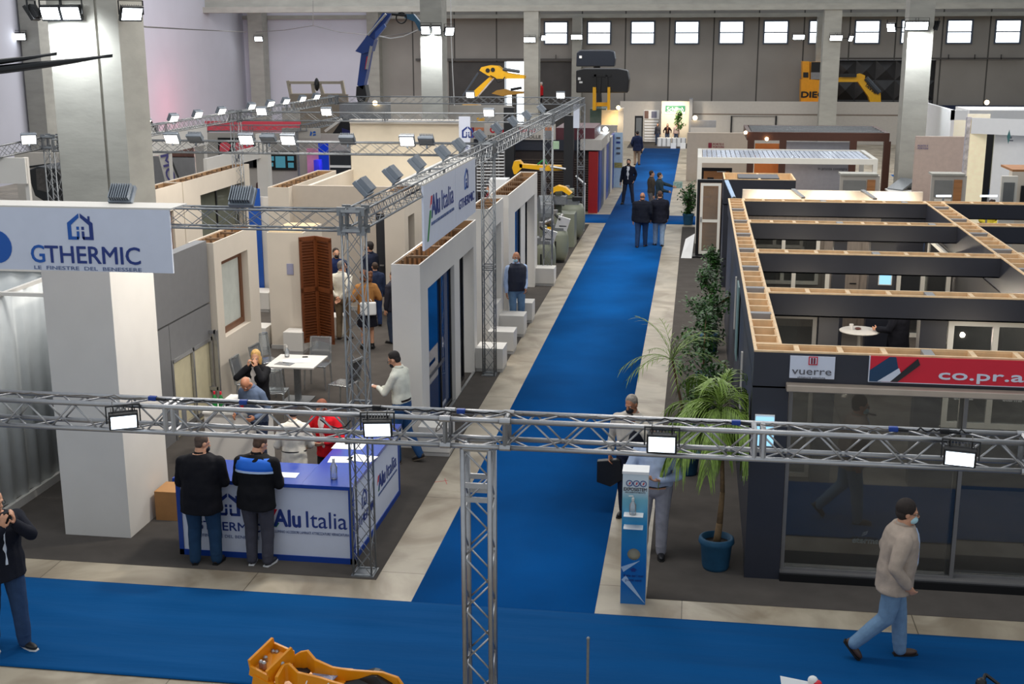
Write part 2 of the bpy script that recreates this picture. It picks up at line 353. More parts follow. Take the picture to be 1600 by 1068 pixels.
# cast floodlights on the columns
def flood(name, label, loc, rz, tilt, w_=.4, h_=.26, group=None, on=True, body=BLACK, bracket=True, mat=None, arm=None):
    t = local_thing(name, label, 'floodlight', loc, rz, group)
    R = Matrix.Rotation(tilt, 3, 'X')                    # tilt 0: glass looks straight out along -Y, positive tilts it down
    hb = MB(); hb.box(-w_ / 2, w_ / 2, -.03, .03, -h_ / 2, h_ / 2, R); hb.box(-w_ * .35, w_ * .35, .03, .07, -h_ * .35, h_ * .35, R); hb.build('housing', body, t, bevel=.008)
    fn = MB()
    for k in range(9): x = -w_ * .4 + w_ * .8 * k / 8; fn.box(x - .005, x + .005, .02, .1, -h_ * .42, h_ * .42, R)
    fn.build('cooling_fins', body, t)
    MB().box(-w_ * .43, w_ * .43, -.036, -.028, -h_ * .38, h_ * .38, R).build('lens', (mat or LAMP) if on else M('unlit_lens', (150, 155, 160), .2), t)
    if bracket:
        b = MB(); b.box(-w_ / 2 - .025, -w_ / 2 - .012, -.015, .015, -.02, h_ * .75); b.box(w_ / 2 + .012, w_ / 2 + .025, -.015, .015, -.02, h_ * .75); b.box(-w_ / 2 - .025, w_ / 2 + .025, -.015, .015, h_ * .75, h_ * .75 + .012)
        b.build('bracket', body, t)
    if arm: Ri = Matrix.Rotation(-rz, 3, 'Z'); MB().slab((0, .05, 0), Ri @ V(arm), .035, .035).build('mount_arm', body, t)
    return t
def lampat(p, color=(.9, .96, 1), e=30, size=.35, rot=None, name='lamp_light'):
    l = D.lights.new(name, 'SPOT'); l.energy = e; l.color = color; l.shadow_soft_size = size; l.spot_size = math.radians(130); l.spot_blend = .6
    o = D.objects.new(name, l); COL.objects.link(o); o.location = p
    if rot is not None: o.rotation_euler = rot
    else: o.rotation_euler = (math.radians(25), 0, 0)
    return o
G1 = 'floodlights on the concrete columns'
p = YP(92, 20, 20.3); flood('floodlight', 'left floodlight of the bright pair in front of the big left column', (p.x - .17, 20.35, p.z), 0, .35, .36, .27, G1, arm=(0, .3, 0))
flood('floodlight', 'right floodlight of the bright pair in front of the big left column', (p.x + .2, 20.35, p.z), 0, .35, .36, .27, G1, arm=(0, .3, 0))
p = YP(40, 18, 20.2); flood('floodlight', 'dark floodlight seen from behind at the top left corner', (p.x, 20.4, p.z - .02), math.radians(-75), .5, .5, .27, G1, False, arm=(.3, .5, 0))
p = YP(205, 21, 20.5); flood('floodlight', 'slanted lit floodlight on the right side of the big left column', (p.x, 20.5, p.z), math.radians(50), .45, .4, .27, G1, arm=(-.25, .3, 0))
for (px, py, Y, lab, rz, wd) in ((665, 47, 48.3, 'left floodlight of the glaring pair on the middle column', 0, .36), (682, 47, 48.3, 'right floodlight of the glaring pair on the middle column', 0, .36), (702, 49, 48.5, 'small slanted floodlight right of the middle column', 40, .4),
    (1424, 40, 48.3, 'left floodlight of the glaring pair on the right column', 0, .45), (1441, 40, 48.3, 'right floodlight of the glaring pair on the right column', 0, .45), (1393, 43, 48.5, 'slanted floodlight left of the right column', -50, .4), (1461, 40, 48.6, 'dark floodlight right of the right column', 115, .4),
    (823, 62, 76.5, 'left floodlight of the pair on the far middle column', 0, .36), (832, 62, 76.5, 'right floodlight of the pair on the far middle column', 0, .36), (849, 59, 76.6, 'slanted floodlight right of the far middle column', 50, .4), (901, 58, 83.1, 'floodlight on the pilaster left of the loader buckets', 0, .8),
    (1302, 59, 76.5, 'left floodlight of the pair on the far right column', 0, .4), (1311, 59, 76.5, 'right floodlight of the pair on the far right column', 0, .4), (1329, 60, 76.6, 'slanted floodlight right of the far right column', 50, .4), (1248, 58, 83.1, 'floodlight on the pilaster above the orange machine', 0, .8), (404, 61, 82.1, 'small floodlight on the far left wall column', 0, .6), (30, 57, 54.3, 'small floodlight on the left wall column at the picture edge', 20, .6)):
    p = YP(px, py, Y); flood('floodlight', lab, p, math.radians(rz), .3, wd, .36, G1, 'dark' not in lab, arm=(0 if rz in (0, 20) else (-.9 if 'right of' in lab or 'slanted floodlight right' in lab else .9), .9, 0))
lampat(YP(92, 28, 20.1), e=260, rot=(math.radians(35), 0, 0)); lampat(YP(672, 50, 48), e=500); lampat(YP(1432, 44, 48), e=600)
for nm, lab, pts in (('power_cable', 'thin cable hanging from the big left column to the far left wall column', [(188, 35, 21), (230, 42, 30), (300, 46, 45), (385, 50, 70)]),
    ('power_cable', 'thin cable sagging in front of the painted wall towards the blue crane', [(400, 50, 76), (445, 47, 72), (489, 40, 70), (530, 50, 66), (600, 57, 60), (650, 50, 48.6)]),
    ('power_cable', 'pale looped cable running from the crane to the middle column', [(590, 56, 52), (610, 60, 51), (630, 57, 50), (652, 47, 48.5)]),
    ('hanging_cable', 'white cable hanging straight down right of the middle column', [(704, 0, 50), (705, 60, 50), (707, 110, 50), (710, 165, 50)]),
    ('hanging_cable', 'thin wire hanging from above in front of the painted wall', [(489, 0, 70), (489, 40, 70)])):
    tag(MB().path([YP(*q) for q in pts], .02, 5).build(nm, M('cable_grey', (110, 108, 106), .7) if 'pale' not in lab and 'white' not in lab else PAPER), lab, 'cable')
# black propeller-like blades at the top left corner, close to the balcony
t = thing('ceiling_fan', 'two dark slender fan blades reaching in at the top left corner', 'fan', YP(-30, 105, 9))
for a, b, wd in (((-30, 109), (176, 87), .075), ((-30, 98), (89, 84), .05)):
    A, B = YP(*a, 9), YP(*b, 9.1); n = 10; rr = []
    for k in range(n + 1):
        q = A.lerp(B, k / n); ww = wd * (1 - (k / n) ** 2.2) + .004; rr.append([q + V((0, -ww, -.012)), q + V((0, 0, -ww * .6)), q + V((0, ww, .012)), q + V((0, 0, ww * .25))])
    MB().loft(rr).build('blade', BLACK, t, smooth=True)
MB().lathe([(.02, -.15), (.12, -.1), (.12, .1), (.02, .15)], YP(-30, 103, 9)).build('hub', BLACK, t)
# ================================================================== TRUSSES
def truss(name, label, A, B, s, r=.02, rb=.009, pitch=None, group=None, side=None, heavy=False, mat=GALV, dens=1, lace='X', cat='truss', updir=(0, 0, 1)):
    """box truss whose near lower chord runs A->B; side = direction to the second chord"""
    A, B = V(A), V(B); d = (B - A); L = d.length; d.normalize(); up = V(updir) * s
    sd = (V(side).normalized() * s) if side is not None else up.normalized().cross(d) * s
    t = thing(name, label, cat, tuple(A), group)
    off = [V((0, 0, 0)), up, sd, up + sd]
    for o in off: MB().tube(A + o, B + o, r, n=10 if heavy else 6).build('chord', mat, t, smooth=True)
    pitch = pitch or s; n = max(2, int(round(L / pitch / 2)) * 2)
    faces = [(off[0], off[1]), (off[2], off[3]), (off[0], off[2]), (off[1], off[3])]
    lac = MB(); cnt = 0
    for fi, (o1, o2) in enumerate(faces):
        for k in range(n):
            a, b = (o1, o2) if (k + fi // 2) % 2 == 0 else (o2, o1)
            p, q = A + a + d * (L * k / n), A + b + d * (L * (k + 1) / n)
            if heavy:
                cnt += 1; mm = MB().tube(p, q, rb, n=8)
                if cnt <= 96: mm.build('brace', mat, t, smooth=True)
                else: lac.v and None; o_ = len(lac.v); lac.v += mm.v; lac.f += [tuple(i + o_ for i in f) for f in mm.f]
            else:
                lac.tube(p, q, rb, n=5)
                if lace == 'X' and fi < 2: a, b = b, a; lac.tube(A + a + d * (L * k / n), A + b + d * (L * (k + 1) / n), rb, n=4)
    if lac.v:
        lo = lac.build('lacing', mat, t)
        if heavy: lo['kind'] = 'stuff'
    rr = r * 1.0
    for x in ([0, L] if L < 3.2 else [0, L / 2 - .04, L / 2 + .04, L]):
        c = [A + o + d * x for o in off]
        e = MB()
        for i, j in ((0, 1), (1, 3), (3, 2), (2, 0)): e.tube(c[i], c[j], rr, n=6)
        e.build('end_frame', mat, t)
    return t
def cornerbox(label, A, s, mat=GALV, group=None):
    A = V(A); t = thing('truss_corner', label, 'truss corner', tuple(A), group); e = s
    c = [A + V((i * e, j * e, k * e)) for i in (0, 1) for j in (0, 1) for k in (0, 1)]; m = MB(); w_ = .03
    for i in range(8):
        for j in range(i + 1, 8):
            if abs((c[i] - c[j]).length - e) < 1e-4: m.slab(c[i], c[j], w_ * 1.3, w_ * 1.3, (.3, .4, .8))
    pl = m
    for i in range(8):
        q = c[i]; pl.box(q.x - .05, q.x + .05, q.y - .012, q.y + .012, q.z - .05, q.z + .05)
    pl.build('frame', mat, t); return t
# --- big foreground truss on its tower
FY, FZ, FS = 10.7, 2.745, .255
GT = 'foreground aluminium truss spans'
def ft(x0, x1, lab): return truss('box_truss', lab, (x0, FY, FZ), (x1, FY, FZ), FS, .025, .0095, .25, GT, (0, 1, 0), True, ALU)
ft(-7.6, -2.22, 'thick silver box truss span across the left foreground, above the reception counter')
ft(-2.22, -1.66, 'short silver truss span directly above the foreground tower')
ft(-1.66, 2.93, 'thick silver box truss span across the right foreground, in front of the potted palm')
ft(2.93, 5.2, 'end of the silver foreground truss at the right picture edge')
for x in (-2.22, -1.66, 2.93):
    c_ = thing('truss_coupler', '', '', (x, FY, FZ))
    for o in ((0, 0), (0, FS), (FS, 0), (FS, FS)): MB().tube((x - .05, FY + o[0], FZ + o[1]), (x + .05, FY + o[0], FZ + o[1]), .032, n=10).build('coupler_ring', ALU, c_)
    tag(c_, {-2.22: 'silver coupler ring set left of the foreground tower head', -1.66: 'silver coupler ring set right of the foreground tower head', 2.93: 'silver coupler set near the right picture edge'}[x], 'coupler', 'truss couplers')
tw = truss('truss_tower', 'vertical silver truss tower standing on the blue carpet in the foreground', (-2.06, FY, .02), (-2.06, FY, FZ - .03), .255, .025, .0095, .25, None, (0, 1, 0), True, ALU, updir=(1, 0, 0))
MB().box(-2.15, -1.7, FY - .08, FY + .34, 0, .02).build('base_plate', ALU, tw)
for z in (2.22, 2.36):
    for a, b in (((-2.06, FY), (-1.805, FY)), ((-2.06, FY + .255), (-1.805, FY + .255))): MB().slab((*a, z), (*b, z), .02, .05).build('cross_plate', ALU, tw)
LENSF = emis('lamp_glass_soft', (225, 240, 255), 3.2)
for px, py, rz, lab in ((193, 656, 28, 'black floodlight hanging left on the foreground truss, lit, twisted sideways'), (590, 668, 10, 'black floodlight hanging above the counter bottle, glaring with two bright spots'), (1034, 692, 0, 'black floodlight hanging in front of the man in the light blue shirt'), (1500, 713, -12, 'black floodlight hanging on the right part of the foreground truss')):
    p = YP(px, py, FY - .1); t = flood('floodlight', lab, (p.x, FY - .1, p.z + .0), math.radians(rz), .42 if px != 1034 else .15, .27, .19, 'floodlights on the foreground truss', mat=LENSF)
    for sx in (-.09, .09): MB().path([(sx, -.01, .09), (sx, -.03, .155), (sx, .1, .16)], .005).build('strap', BLACK, t)
lampat(YP(590, 670, 10.5), e=25, rot=(math.radians(-60), 0, 0))
def cable(label, pts, r=.008, mat=BLACK, name='cable'):
    return tag(MB().path([V(p) for p in pts], r, 6).build(name, mat, smooth=True), label, 'cable', None)
def truss_cable(label, px0, px1, mat=BLACK, amp=.03, r=.008, y=FY + .12, z=FZ + FS + .02):
    a, b = YP(px0, 650, y).x, YP(px1, 650, y).x; n = 24
    return cable(label, [(a + (b - a) * k / n, y + amp * noise.noise(V((k * .5, px0, 0))), z + .012 + amp * abs(noise.noise(V((k * .7, px0, 5))))) for k in range(n + 1)], r, mat)
GREYC = M('grey_cable', (120, 112, 104), .6)
truss_cable('black cable lying along the foreground truss between the two left plugs', 240, 400)
truss_cable('black cable lying along the foreground truss above the counter', 400, 600)
truss_cable('black cable bundle on the foreground truss left of the tower', 615, 780)
truss_cable('black cable on the foreground truss left of the blue plug near the palm', 1010, 1150)
truss_cable('black curled cable on the foreground truss before the right floodlight', 1400, 1520, amp=.06)
truss_cable('thin grey cable along the left end of the foreground truss', -5, 230, GREYC, .05, .005)
truss_cable('thin grey cable winding along the truss right of the tower', 780, 1010, GREYC, .05, .006)
truss_cable('thin grey cable winding along the right truss above the glass front', 1190, 1400, GREYC, .05, .005)
cable('black cable loop drooping below the truss left of the counter floodlight', [YP(x, y, FY + .1) for x, y in ((500, 655), (512, 664), (528, 669), (540, 666), (548, 656))], .007)
cable('thin cable loop hanging under the truss left of the tower', [YP(x, y, FY + .1) for x, y in ((690, 655), (682, 668), (681, 674), (687, 670), (693, 658))], .005, GREYC)
for px, py, lab, mt in ((240, 627, 'blue cable plug lying on the truss above the white box wall', BLUE), (382, 631, 'blue and black cable plug on the truss above the grey haired man', BLUE), (590, 640, 'dark plug on the truss behind the counter floodlight', BLACK), (722, 647, 'blue and grey plug on the truss left of the tower', BLUE), (1152, 661, 'blue plug on the truss in front of the palm', BLUE), (1398, 669, 'blue and black plug on the truss above the glass front', BLUE), (1478, 677, 'black plug strip on the truss near the right floodlight', BLACK)):
    p = YP(px, py, FY + .1); t = thing('cable_plug', lab, 'plug', (p.x, FY + .1, FZ + FS + .02), 'cable plugs on the foreground truss')
    z = FZ + FS + .045; MB().box(p.x - .05, p.x + .03, FY + .08, FY + .13, z - .02, z + .025).build('plug_body', mt, t, bevel=.008)
    MB().tube((p.x + .03, FY + .105, z), (p.x + .12, FY + .1, z - .005), .018, .012).build('cable_gland', BLACK if mt is BLUE else BLACK, t)
# --- slim trusses of the left stand
S = .225; PX, PY = -4.0, 13.62; ZT = 4.27; XL = -12.6
Y2, Y3, Y4 = 23.0, 32.6, 42.0
GS = 'slim truss beams of the left stand'; GP = 'slim truss posts along the aisle'
truss('box_truss', 'slim truss beam running left from the front corner, carrying the blue lettered sign', (-9.6, PY, ZT), (PX, PY, ZT), S, .014, .005, .3, GS, (0, 1, 0))
for a, b, lab in ((PY + S, Y2, 'slim truss beam along the aisle, carrying the red and green lettered sign'), (Y2 + S, Y3, 'slim truss beam along the aisle between second and third post'), (Y3 + S, Y4, 'farthest slim truss beam along the aisle before the shutter stand')):
    truss('box_truss', lab, (PX, a, ZT), (PX, b, ZT), S, .014, .005, .3, GS, (1, 0, 0))
truss('box_truss', 'slim cross truss hung with lights in front of the cream backdrop wall', (XL, Y2, ZT), (PX, Y2, ZT), S, .014, .005, .3, GS, (0, 1, 0))
truss('box_truss', 'slim cross truss along the top edge of the cream backdrop wall', (XL, Y3, ZT), (PX, Y3, ZT), S, .014, .005, .3, GS, (0, 1, 0))
truss('box_truss', 'farthest slim cross truss in front of the hall doors', (XL, Y4, ZT), (PX, Y4, ZT), S, .014, .005, .3, GS, (0, 1, 0))
truss('box_truss', 'slim truss beam on the far left side of the stand, nearer half with round lamps', (XL, Y2 + S, ZT), (XL, Y3, ZT), S, .014, .005, .3, GS, (1, 0, 0))
truss('box_truss', 'slim truss beam on the far left side of the stand, farther half with lamps', (XL, Y3 + S, ZT), (XL, Y4, ZT), S, .014, .005, .3, GS, (1, 0, 0))
def post(x, y, lab, h=ZT):
    t = truss('truss_post', lab, (x, y, .02), (x, y, h), S, .014, .005, .3, GP, (0, 1, 0), updir=(1, 0, 0))
    MB().box(x - .03, x + S + .03, y - .03, y + S + .03, 0, .015).build('base_plate', GALV, t); return t
for y, lab in ((PY, 'nearest slim truss post at the counter corner'), (Y2, 'slim truss post beside the white plinth blocks'), (Y3, 'slim truss post beside the metalworking machines'), (Y4, 'farthest slim truss post beside the dark shutter display')): post(PX, y, lab)
post(XL, Y3, 'slim truss post at the far left corner in front of the world map panel')
for x, y, lab in ((PX, PY, 'open metal corner box on top of the nearest slim post'), (PX, Y2, 'metal corner box on top of the second slim post'), (PX, Y3, 'metal corner box on top of the third slim post'), (XL, Y3, 'metal corner box at the far left truss corner'), (XL, Y4, 'metal corner box at the farthest left truss corner')):
    cornerbox(lab, (x, y, ZT), S, group='truss corner boxes')
# --- lamps standing on the slim trusses
GREYB = M('grey_lamp_body', (128, 136, 146), .4, .3)
def lamp(label, x, y, z, rz, tilt=.9, on=True, wd=.3, grp='grey lamps on the left stand trusses'):
    t = flood('floodlight', label, (x, y, z), math.radians(rz), tilt, wd, .24, grp, on, GREYB, False, emis('lamp_glass_mid', (255, 248, 235), 7))
    MB().slab((0, .06, 0), (0, .02, -.14), .03, .03).build('bracket', GREYB, t); return t
ZL = ZT + S + .13
p = YP(180, 314, PY + .1); lamp('grey lamp seen from behind on the sign, in front of the big column', p.x, PY + .3, ZL - .02, 180, .7, False)
p = YP(380, 324, PY + .1); lamp('grey lamp seen from behind on the front truss right of the sign', p.x, PY + .1, ZL, 180, .7, False)
for k, (px, py) in enumerate(((568, 312), (612, 290), (650, 268), (690, 250), (716, 238), (748, 222), (775, 207), (800, 196), (822, 184), (845, 176))):
    q = XP(px, py, PX - .1); lamp(['grey lamp on the aisle truss right beside the front corner box', 'second grey lamp from the corner box on the aisle truss', 'grey lamp just before the near edge of the aisle sign', 'first grey lamp behind the aisle sign', 'second grey lamp behind the aisle sign', 'grey lamp at the far edge of the aisle sign', 'grey lamp between the second post and the dark column', 'grey lamp before the dark column on the aisle truss', 'grey lamp above the shutter shop banner', 'farthest grey lamp of the aisle truss above the banner'][k], PX - .1, q.y, ZL - .02, 90 + 180, .75, False)
for px, lab in ((272, 'burning lamp on the cross truss over the flag'), (388, 'burning lamp on the cross truss left of the television'), (453, 'burning lamp on the cross truss right of the television'), (638, 'burning lamp on the cross truss in front of the cream wall')):
    q = YP(px, 216, Y2 + .1); lamp(lab, q.x, Y2, ZL - .08, 0, .55)
for px, lab in ((308, 'switched off lamp on the cross truss over the flag'), (422, 'switched off lamp on the cross truss over the television'), (545, 'switched off lamp on the cross truss left of the cream wall edge'), (668, 'switched off lamp on the cross truss in front of the cream wall')):
    q = YP(px, 216, Y2 + .1); lamp(lab, q.x, Y2, ZL - .08, 0, .9, False)
for px, lab in ((411, 'burning lamp on the middle cross truss, leftmost'), (512, 'burning lamp on the middle cross truss near the truck frame'), (765, 'burning lamp on the middle cross truss above the small vertical banner')):
    q = YP(px, 176, Y3 + .1); lamp(lab, q.x, Y3, ZL - .1, 0, .5)
for k, py in enumerate((192, 186, 179, 172, 167, 162, 158, 154, 151)):
    px = (224, 268, 306, 343, 390, 420, 444, 470, 492)[k]; q = XP(px, py, XL); lamp('%s burning lamp of the far left side truss, counted from the big column' % ('first second third fourth fifth sixth seventh eighth farthest'.split()[k]), XL + .05, q.y, ZL - .07, 60, .6, wd=.24)
q = YP(735, 150, Y4); lamp('burning lamp on the farthest cross truss under the yellow excavator arm', q.x, Y4, ZL - .05, 0, .4)
q = YP(876, 150, Y4); lamp('burning lamp at the right end of the farthest cross truss', q.x, Y4, ZL - .05, 0, .4)
for x, y in ((-8, 22.5), (-10.5, 22.5), (-11.5, 28), (-7.5, 31.5)): lampat((x, y, 4.3), (1, .93, .82), 55, .3, (0, 0, 0))
# ================================================================== LEFT STAND
BASEB = M('grey_skirting', (176, 174, 172), .5)
def stud_wall(label, x0, x1, y0, y1, h, opens=(), axis='y', mat=BEIGE, top=True, group='white stud walls with open tops', nst=None, name='display_wall'):
    """hollow wall open at the top; axis 'y' = long side runs along Y, openings (a,b,z0,z1) cut through it"""
    t = thing(name, label, 'wall', ((x0 + x1) / 2, (y0 + y1) / 2, 0), group); th = .025; m = MB()
    if axis == 'y':
        for a, b in ((x0, x0 + th), (x1 - th, x1)): m.grid('x', (y0, y1), (0, h), a, b, opens)
        for a, b in ((y0, y0 + th), (y1 - th, y1)): m.box(x0 + th, x1 - th, a, b, 0, h)
        for o in opens:
            m.box(x0 + th, x1 - th, o[0] - th, o[0], o[2], o[3] + th); m.box(x0 + th, x1 - th, o[1], o[1] + th, o[2], o[3] + th)
            m.box(x0 + th, x1 - th, o[0], o[1], o[3], o[3] + th)
            if o[2] > .05: m.box(x0 + th, x1 - th, o[0], o[1], o[2] - th, o[2])
    else:
        for a, b in ((y0, y0 + th), (y1 - th, y1)): m.grid('y', (x0, x1), (0, h), a, b, opens)
        for a, b in ((x0, x0 + th), (x1 - th, x1)): m.box(a, b, y0 + th, y1 - th, 0, h)
        for o in opens:
            m.box(o[0] - th, o[0], y0 + th, y1 - th, o[2], o[3] + th); m.box(o[1], o[1] + th, y0 + th, y1 - th, o[2], o[3] + th); m.box(o[0], o[1], y0 + th, y1 - th, o[3], o[3] + th)
            if o[2] > .05: m.box(o[0], o[1], y0 + th, y1 - th, o[2] - th, o[2])
    m.build('shell', mat, t)
    if top:
        l = MB(); zb = max([o[3] for o in opens] + [h - .9]) + .03; i = th + .002; L = (y1 - y0) if axis == 'y' else (x1 - x0)
        if axis == 'y':
            l.box(x0 + i, x0 + i + .01, y0 + i, y1 - i, zb, h - .02); l.box(x1 - i - .01, x1 - i, y0 + i, y1 - i, zb, h - .02); l.box(x0 + i, x1 - i, y1 - i - .01, y1 - i, zb, h - .02); l.box(x0 + i, x1 - i, y0 + i, y1 - i, zb, zb + .01)
        else:
            l.box(x0 + i, x1 - i, y0 + i, y0 + i + .01, zb, h - .02); l.box(x0 + i, x1 - i, y1 - i - .01, y1 - i, zb, h - .02); l.box(x0 + i, x1 - i, y0 + i, y1 - i, zb, zb + .01)
        l.build('inner_board', PLYB, t); n = nst or max(2, int(L / 1.1)); dk = M('stud_wood', (120, 96, 72), .7, var=.15)
        for k in range(1, n + 1):
            q = (y0 if axis == 'y' else x0) + L * k / (n + 1)
            s_ = MB()
            if axis == 'y': s_.box(x0 + i + .01, x1 - i - .01, q - .02, q + .02, h - .07, h - .03)
            else: s_.box(q - .02, q + .02, y0 + i + .01, y1 - i - .01, h - .07, h - .03)
            s_.build('crossbar', dk, t)
        for k in range(int(L / .35)):
            q = (y0 if axis == 'y' else x0) + .2 + .35 * k; s_ = MB()
            if axis == 'y': s_.box(x0 + i + .01, x0 + i + .045, q, q + .03, zb + .01, h - .03)
            else: s_.box(q, q + .03, y1 - i - .045, y1 - i - .01, zb + .01, h - .03)
            s_.build('stud', dk, t)
    return t
def frame_in(t, axis, c, a, b, z0, z1, mat, wd=.07, pane=None, dep=.07, name='window_frame', mull=(), trans=()):
    """a frame with pane(s) in the plane axis=c, from a..b and z0..z1"""
    hs = []; us = [a + wd, *sum([[m_ - wd / 2, m_ + wd / 2] for m_ in mull], []), b - wd]; vs = [z0 + wd, *sum([[m_ - wd / 2, m_ + wd / 2] for m_ in trans], []), z1 - wd]
    for i in range(0, len(us), 2):
        for j in range(0, len(vs), 2): hs.append((us[i], us[i + 1], vs[j], vs[j + 1]))
    f = MB().grid(axis, (a, b), (z0, z1), c - dep / 2, c + dep / 2, hs).build(name, mat, t)
    if pane:
        for hh in hs:
            q = MB()
            if axis == 'x': q.box(c - .006, c + .006, hh[0], hh[1], hh[2], hh[3])
            else: q.box(hh[0], hh[1], c - .006, c + .006, hh[2], hh[3])
            q.build('pane', pane, f)
    return f
GP_ = 'white stabilising plinth blocks'
def plinth(label, x0, x1, y0, y1, h=.48):
    t = thing('plinth_block', label, 'block', ((x0 + x1) / 2, (y0 + y1) / 2, 0), GP_)
    MB().box(x0, x1, y0, y1, .07, h).build('body', WHITE, t, bevel=.004); MB().box(x0 + .01, x1 - .01, y0 + .01, y1 - .01, 0, .07).build('skirting', BASEB, t); return t
# the three walls along the aisle
A = stud_wall('nearest tall white display wall by the aisle, with sliding glass and a black door', -4.66, -4.2, 18.5, 23.5, 3.0, [(19.05, 21.25, 0, 2.52), (21.75, 23.2, 0, 2.52)], mat=WHITE)
frame_in(A, 'x', -4.3, 19.05, 21.25, 0.02, 2.52, FRAMEB, .05, REFLG, name='sliding_door', mull=(20.35,))
MB().box(-4.22, -4.205, 19.1, 20.3, 1.0, 1.06).build('door_rail', FRAMEB, A)
d = frame_in(A, 'x', -4.36, 21.78, 22.75, .02, 2.5, FRAMEB, .06, M('black_door_leaf', (26, 27, 31), .3), .08, name='door')
MB().box(-4.31, -4.27, 21.86, 21.9, 1.0, 1.14).build('door_handle', ALU, d)
MB().box(-4.24, -4.19, 19.05, 23.2, 0, .03).build('floor_track', ALU, A)
B_ = stud_wall('short tall white display wall with a deep window niche, second along the aisle', -4.66, -4.2, 25.0, 26.95, 3.0, [(25.42, 26.64, .8, 2.52)], mat=WHITE, nst=3)
frame_in(B_, 'x', -4.5, 25.42, 26.64, .8, 2.52, FRAMEW, .07, M('pale_blind', (190, 188, 180), .5))
C_ = stud_wall('third tall white display wall along the aisle, with reflection-tinted glass and a dark door', -4.6, -4.15, 27.4, 32.5, 3.0, [(28.4, 31.95, 0, 2.48)], mat=WHITE)
frame_in(C_, 'x', -4.25, 28.4, 29.7, .02, 2.48, FRAMEB, .05, REFLG, name='sliding_door')
MB().box(-4.5, -4.2, 29.72, 30.5, 0, 2.47).build('white_pier', WHITE, C_)
frame_in(C_, 'x', -4.3, 30.52, 31.3, .02, 2.48, FRAMEB, .06, MATS['black_door_leaf'], .08, name='door')
plinth('white plinth block at the near end of the first aisle wall, behind the big truss', -4.2, -3.7, 18.15, 18.6)
plinth('white plinth block at the far end of the glass door wall, nearest fully visible one', -4.2, -3.65, 23.3, 23.85)
for y, lab in ((24.75, 'white plinth block beside the slim second truss post'), (26.3, 'white plinth block between the niche wall and the man in the dark vest'), (27.7, 'white plinth block right behind the man in the dark vest'), (32.15, 'farthest white plinth block by the aisle, near the machines')): plinth(lab, -4.2, -3.65, y, y + .5)
# left group
W = stud_wall('tall white wall with a narrow brown wooden window, left of the meeting table', -8.66, -8.2, 20.1, 22.25, 3.0, [(20.42, 21.72, 1.25, 2.62)], nst=2)
BRN = M('brown_window_wood', (104, 62, 34), .4, var=.12, scale=10, stretch=(1, 1, .2))
frame_in(W, 'x', -8.36, 20.42, 21.72, 1.25, 2.62, BRN, .11, M('bright_blind', (196, 200, 192), .4))
MB().box(-8.2, -8.19, 20.1, 22.25, 0, .1).build('skirting', BASEB, W)
D_ = stud_wall('tall beige wall with two deep window openings behind the brown shutters', -10.06, -9.55, 28.2, 32.2, 3.0, [(28.95, 30.05, 1.0, 2.45), (30.8, 31.9, .85, 2.45)])
MB().box(-10.02, -9.98, 28.95, 31.9, 1.0, 2.45).build('back_panel', M('greige_panel', (186, 176, 164), .6), D_)
frame_in(D_, 'x', -9.9, 28.95, 29.35, 1.0, 2.45, FRAMEB, .04, GLASSD); frame_in(D_, 'x', -9.9, 30.8, 31.2, .85, 2.45, FRAMEB, .04, GLASSD)
E1 = stud_wall('white stud wall with a small brown window behind the blue lettered sign', -13.0, -12.5, 24.4, 28.9, 3.0, [(27.3, 28.3, .9, 2.4)])
frame_in(E1, 'x', -12.6, 27.3, 28.3, .9, 2.4, BRN, .08, GLASSD)
E2 = stud_wall('white stud wall with a wide dark sliding window behind the sign truss', -13.0, -12.5, 28.95, 33.6, 3.0, [(30.0, 33.2, .3, 2.55)])
frame_in(E2, 'x', -12.75, 30.0, 33.2, .3, 2.55, FRAMEB, .07, M('olive_glass', (110, 112, 98), .15), mull=(31.6,))
T2 = thing('display_wall', 'beige wall block with chipboard top carrying the brown louvred shutters', 'wall', (-8.45, 25.2, 0), 'white stud walls with open tops')
MB().box(-8.83, -8.05, 24.55, 25.9, 0, 2.5).build('shell', BEIGE, T2); MB().box(-8.8, -8.08, 24.58, 25.87, 2.5, 2.52).build('chipboard_top', M('chipboard', (206, 184, 148), .8, var=.15, scale=60), T2)
MB().box(-8.84, -8.04, 24.53, 24.55, 0, .09).build('skirting', BASEB, T2)
MB().box(-8.42, -8.28, 24.53, 24.55, 1.62, 1.85).build('notice', M('notice_blue', (150, 150, 175), .5), T2)
SHU = M('shutter_brown', (110, 58, 26), .45, var=.12, scale=12)
st = thing('window_shutters', 'pair of brown louvred wooden shutters folded open, right of the beige wall', 'shutter', (-7.7, 24.3, .3))
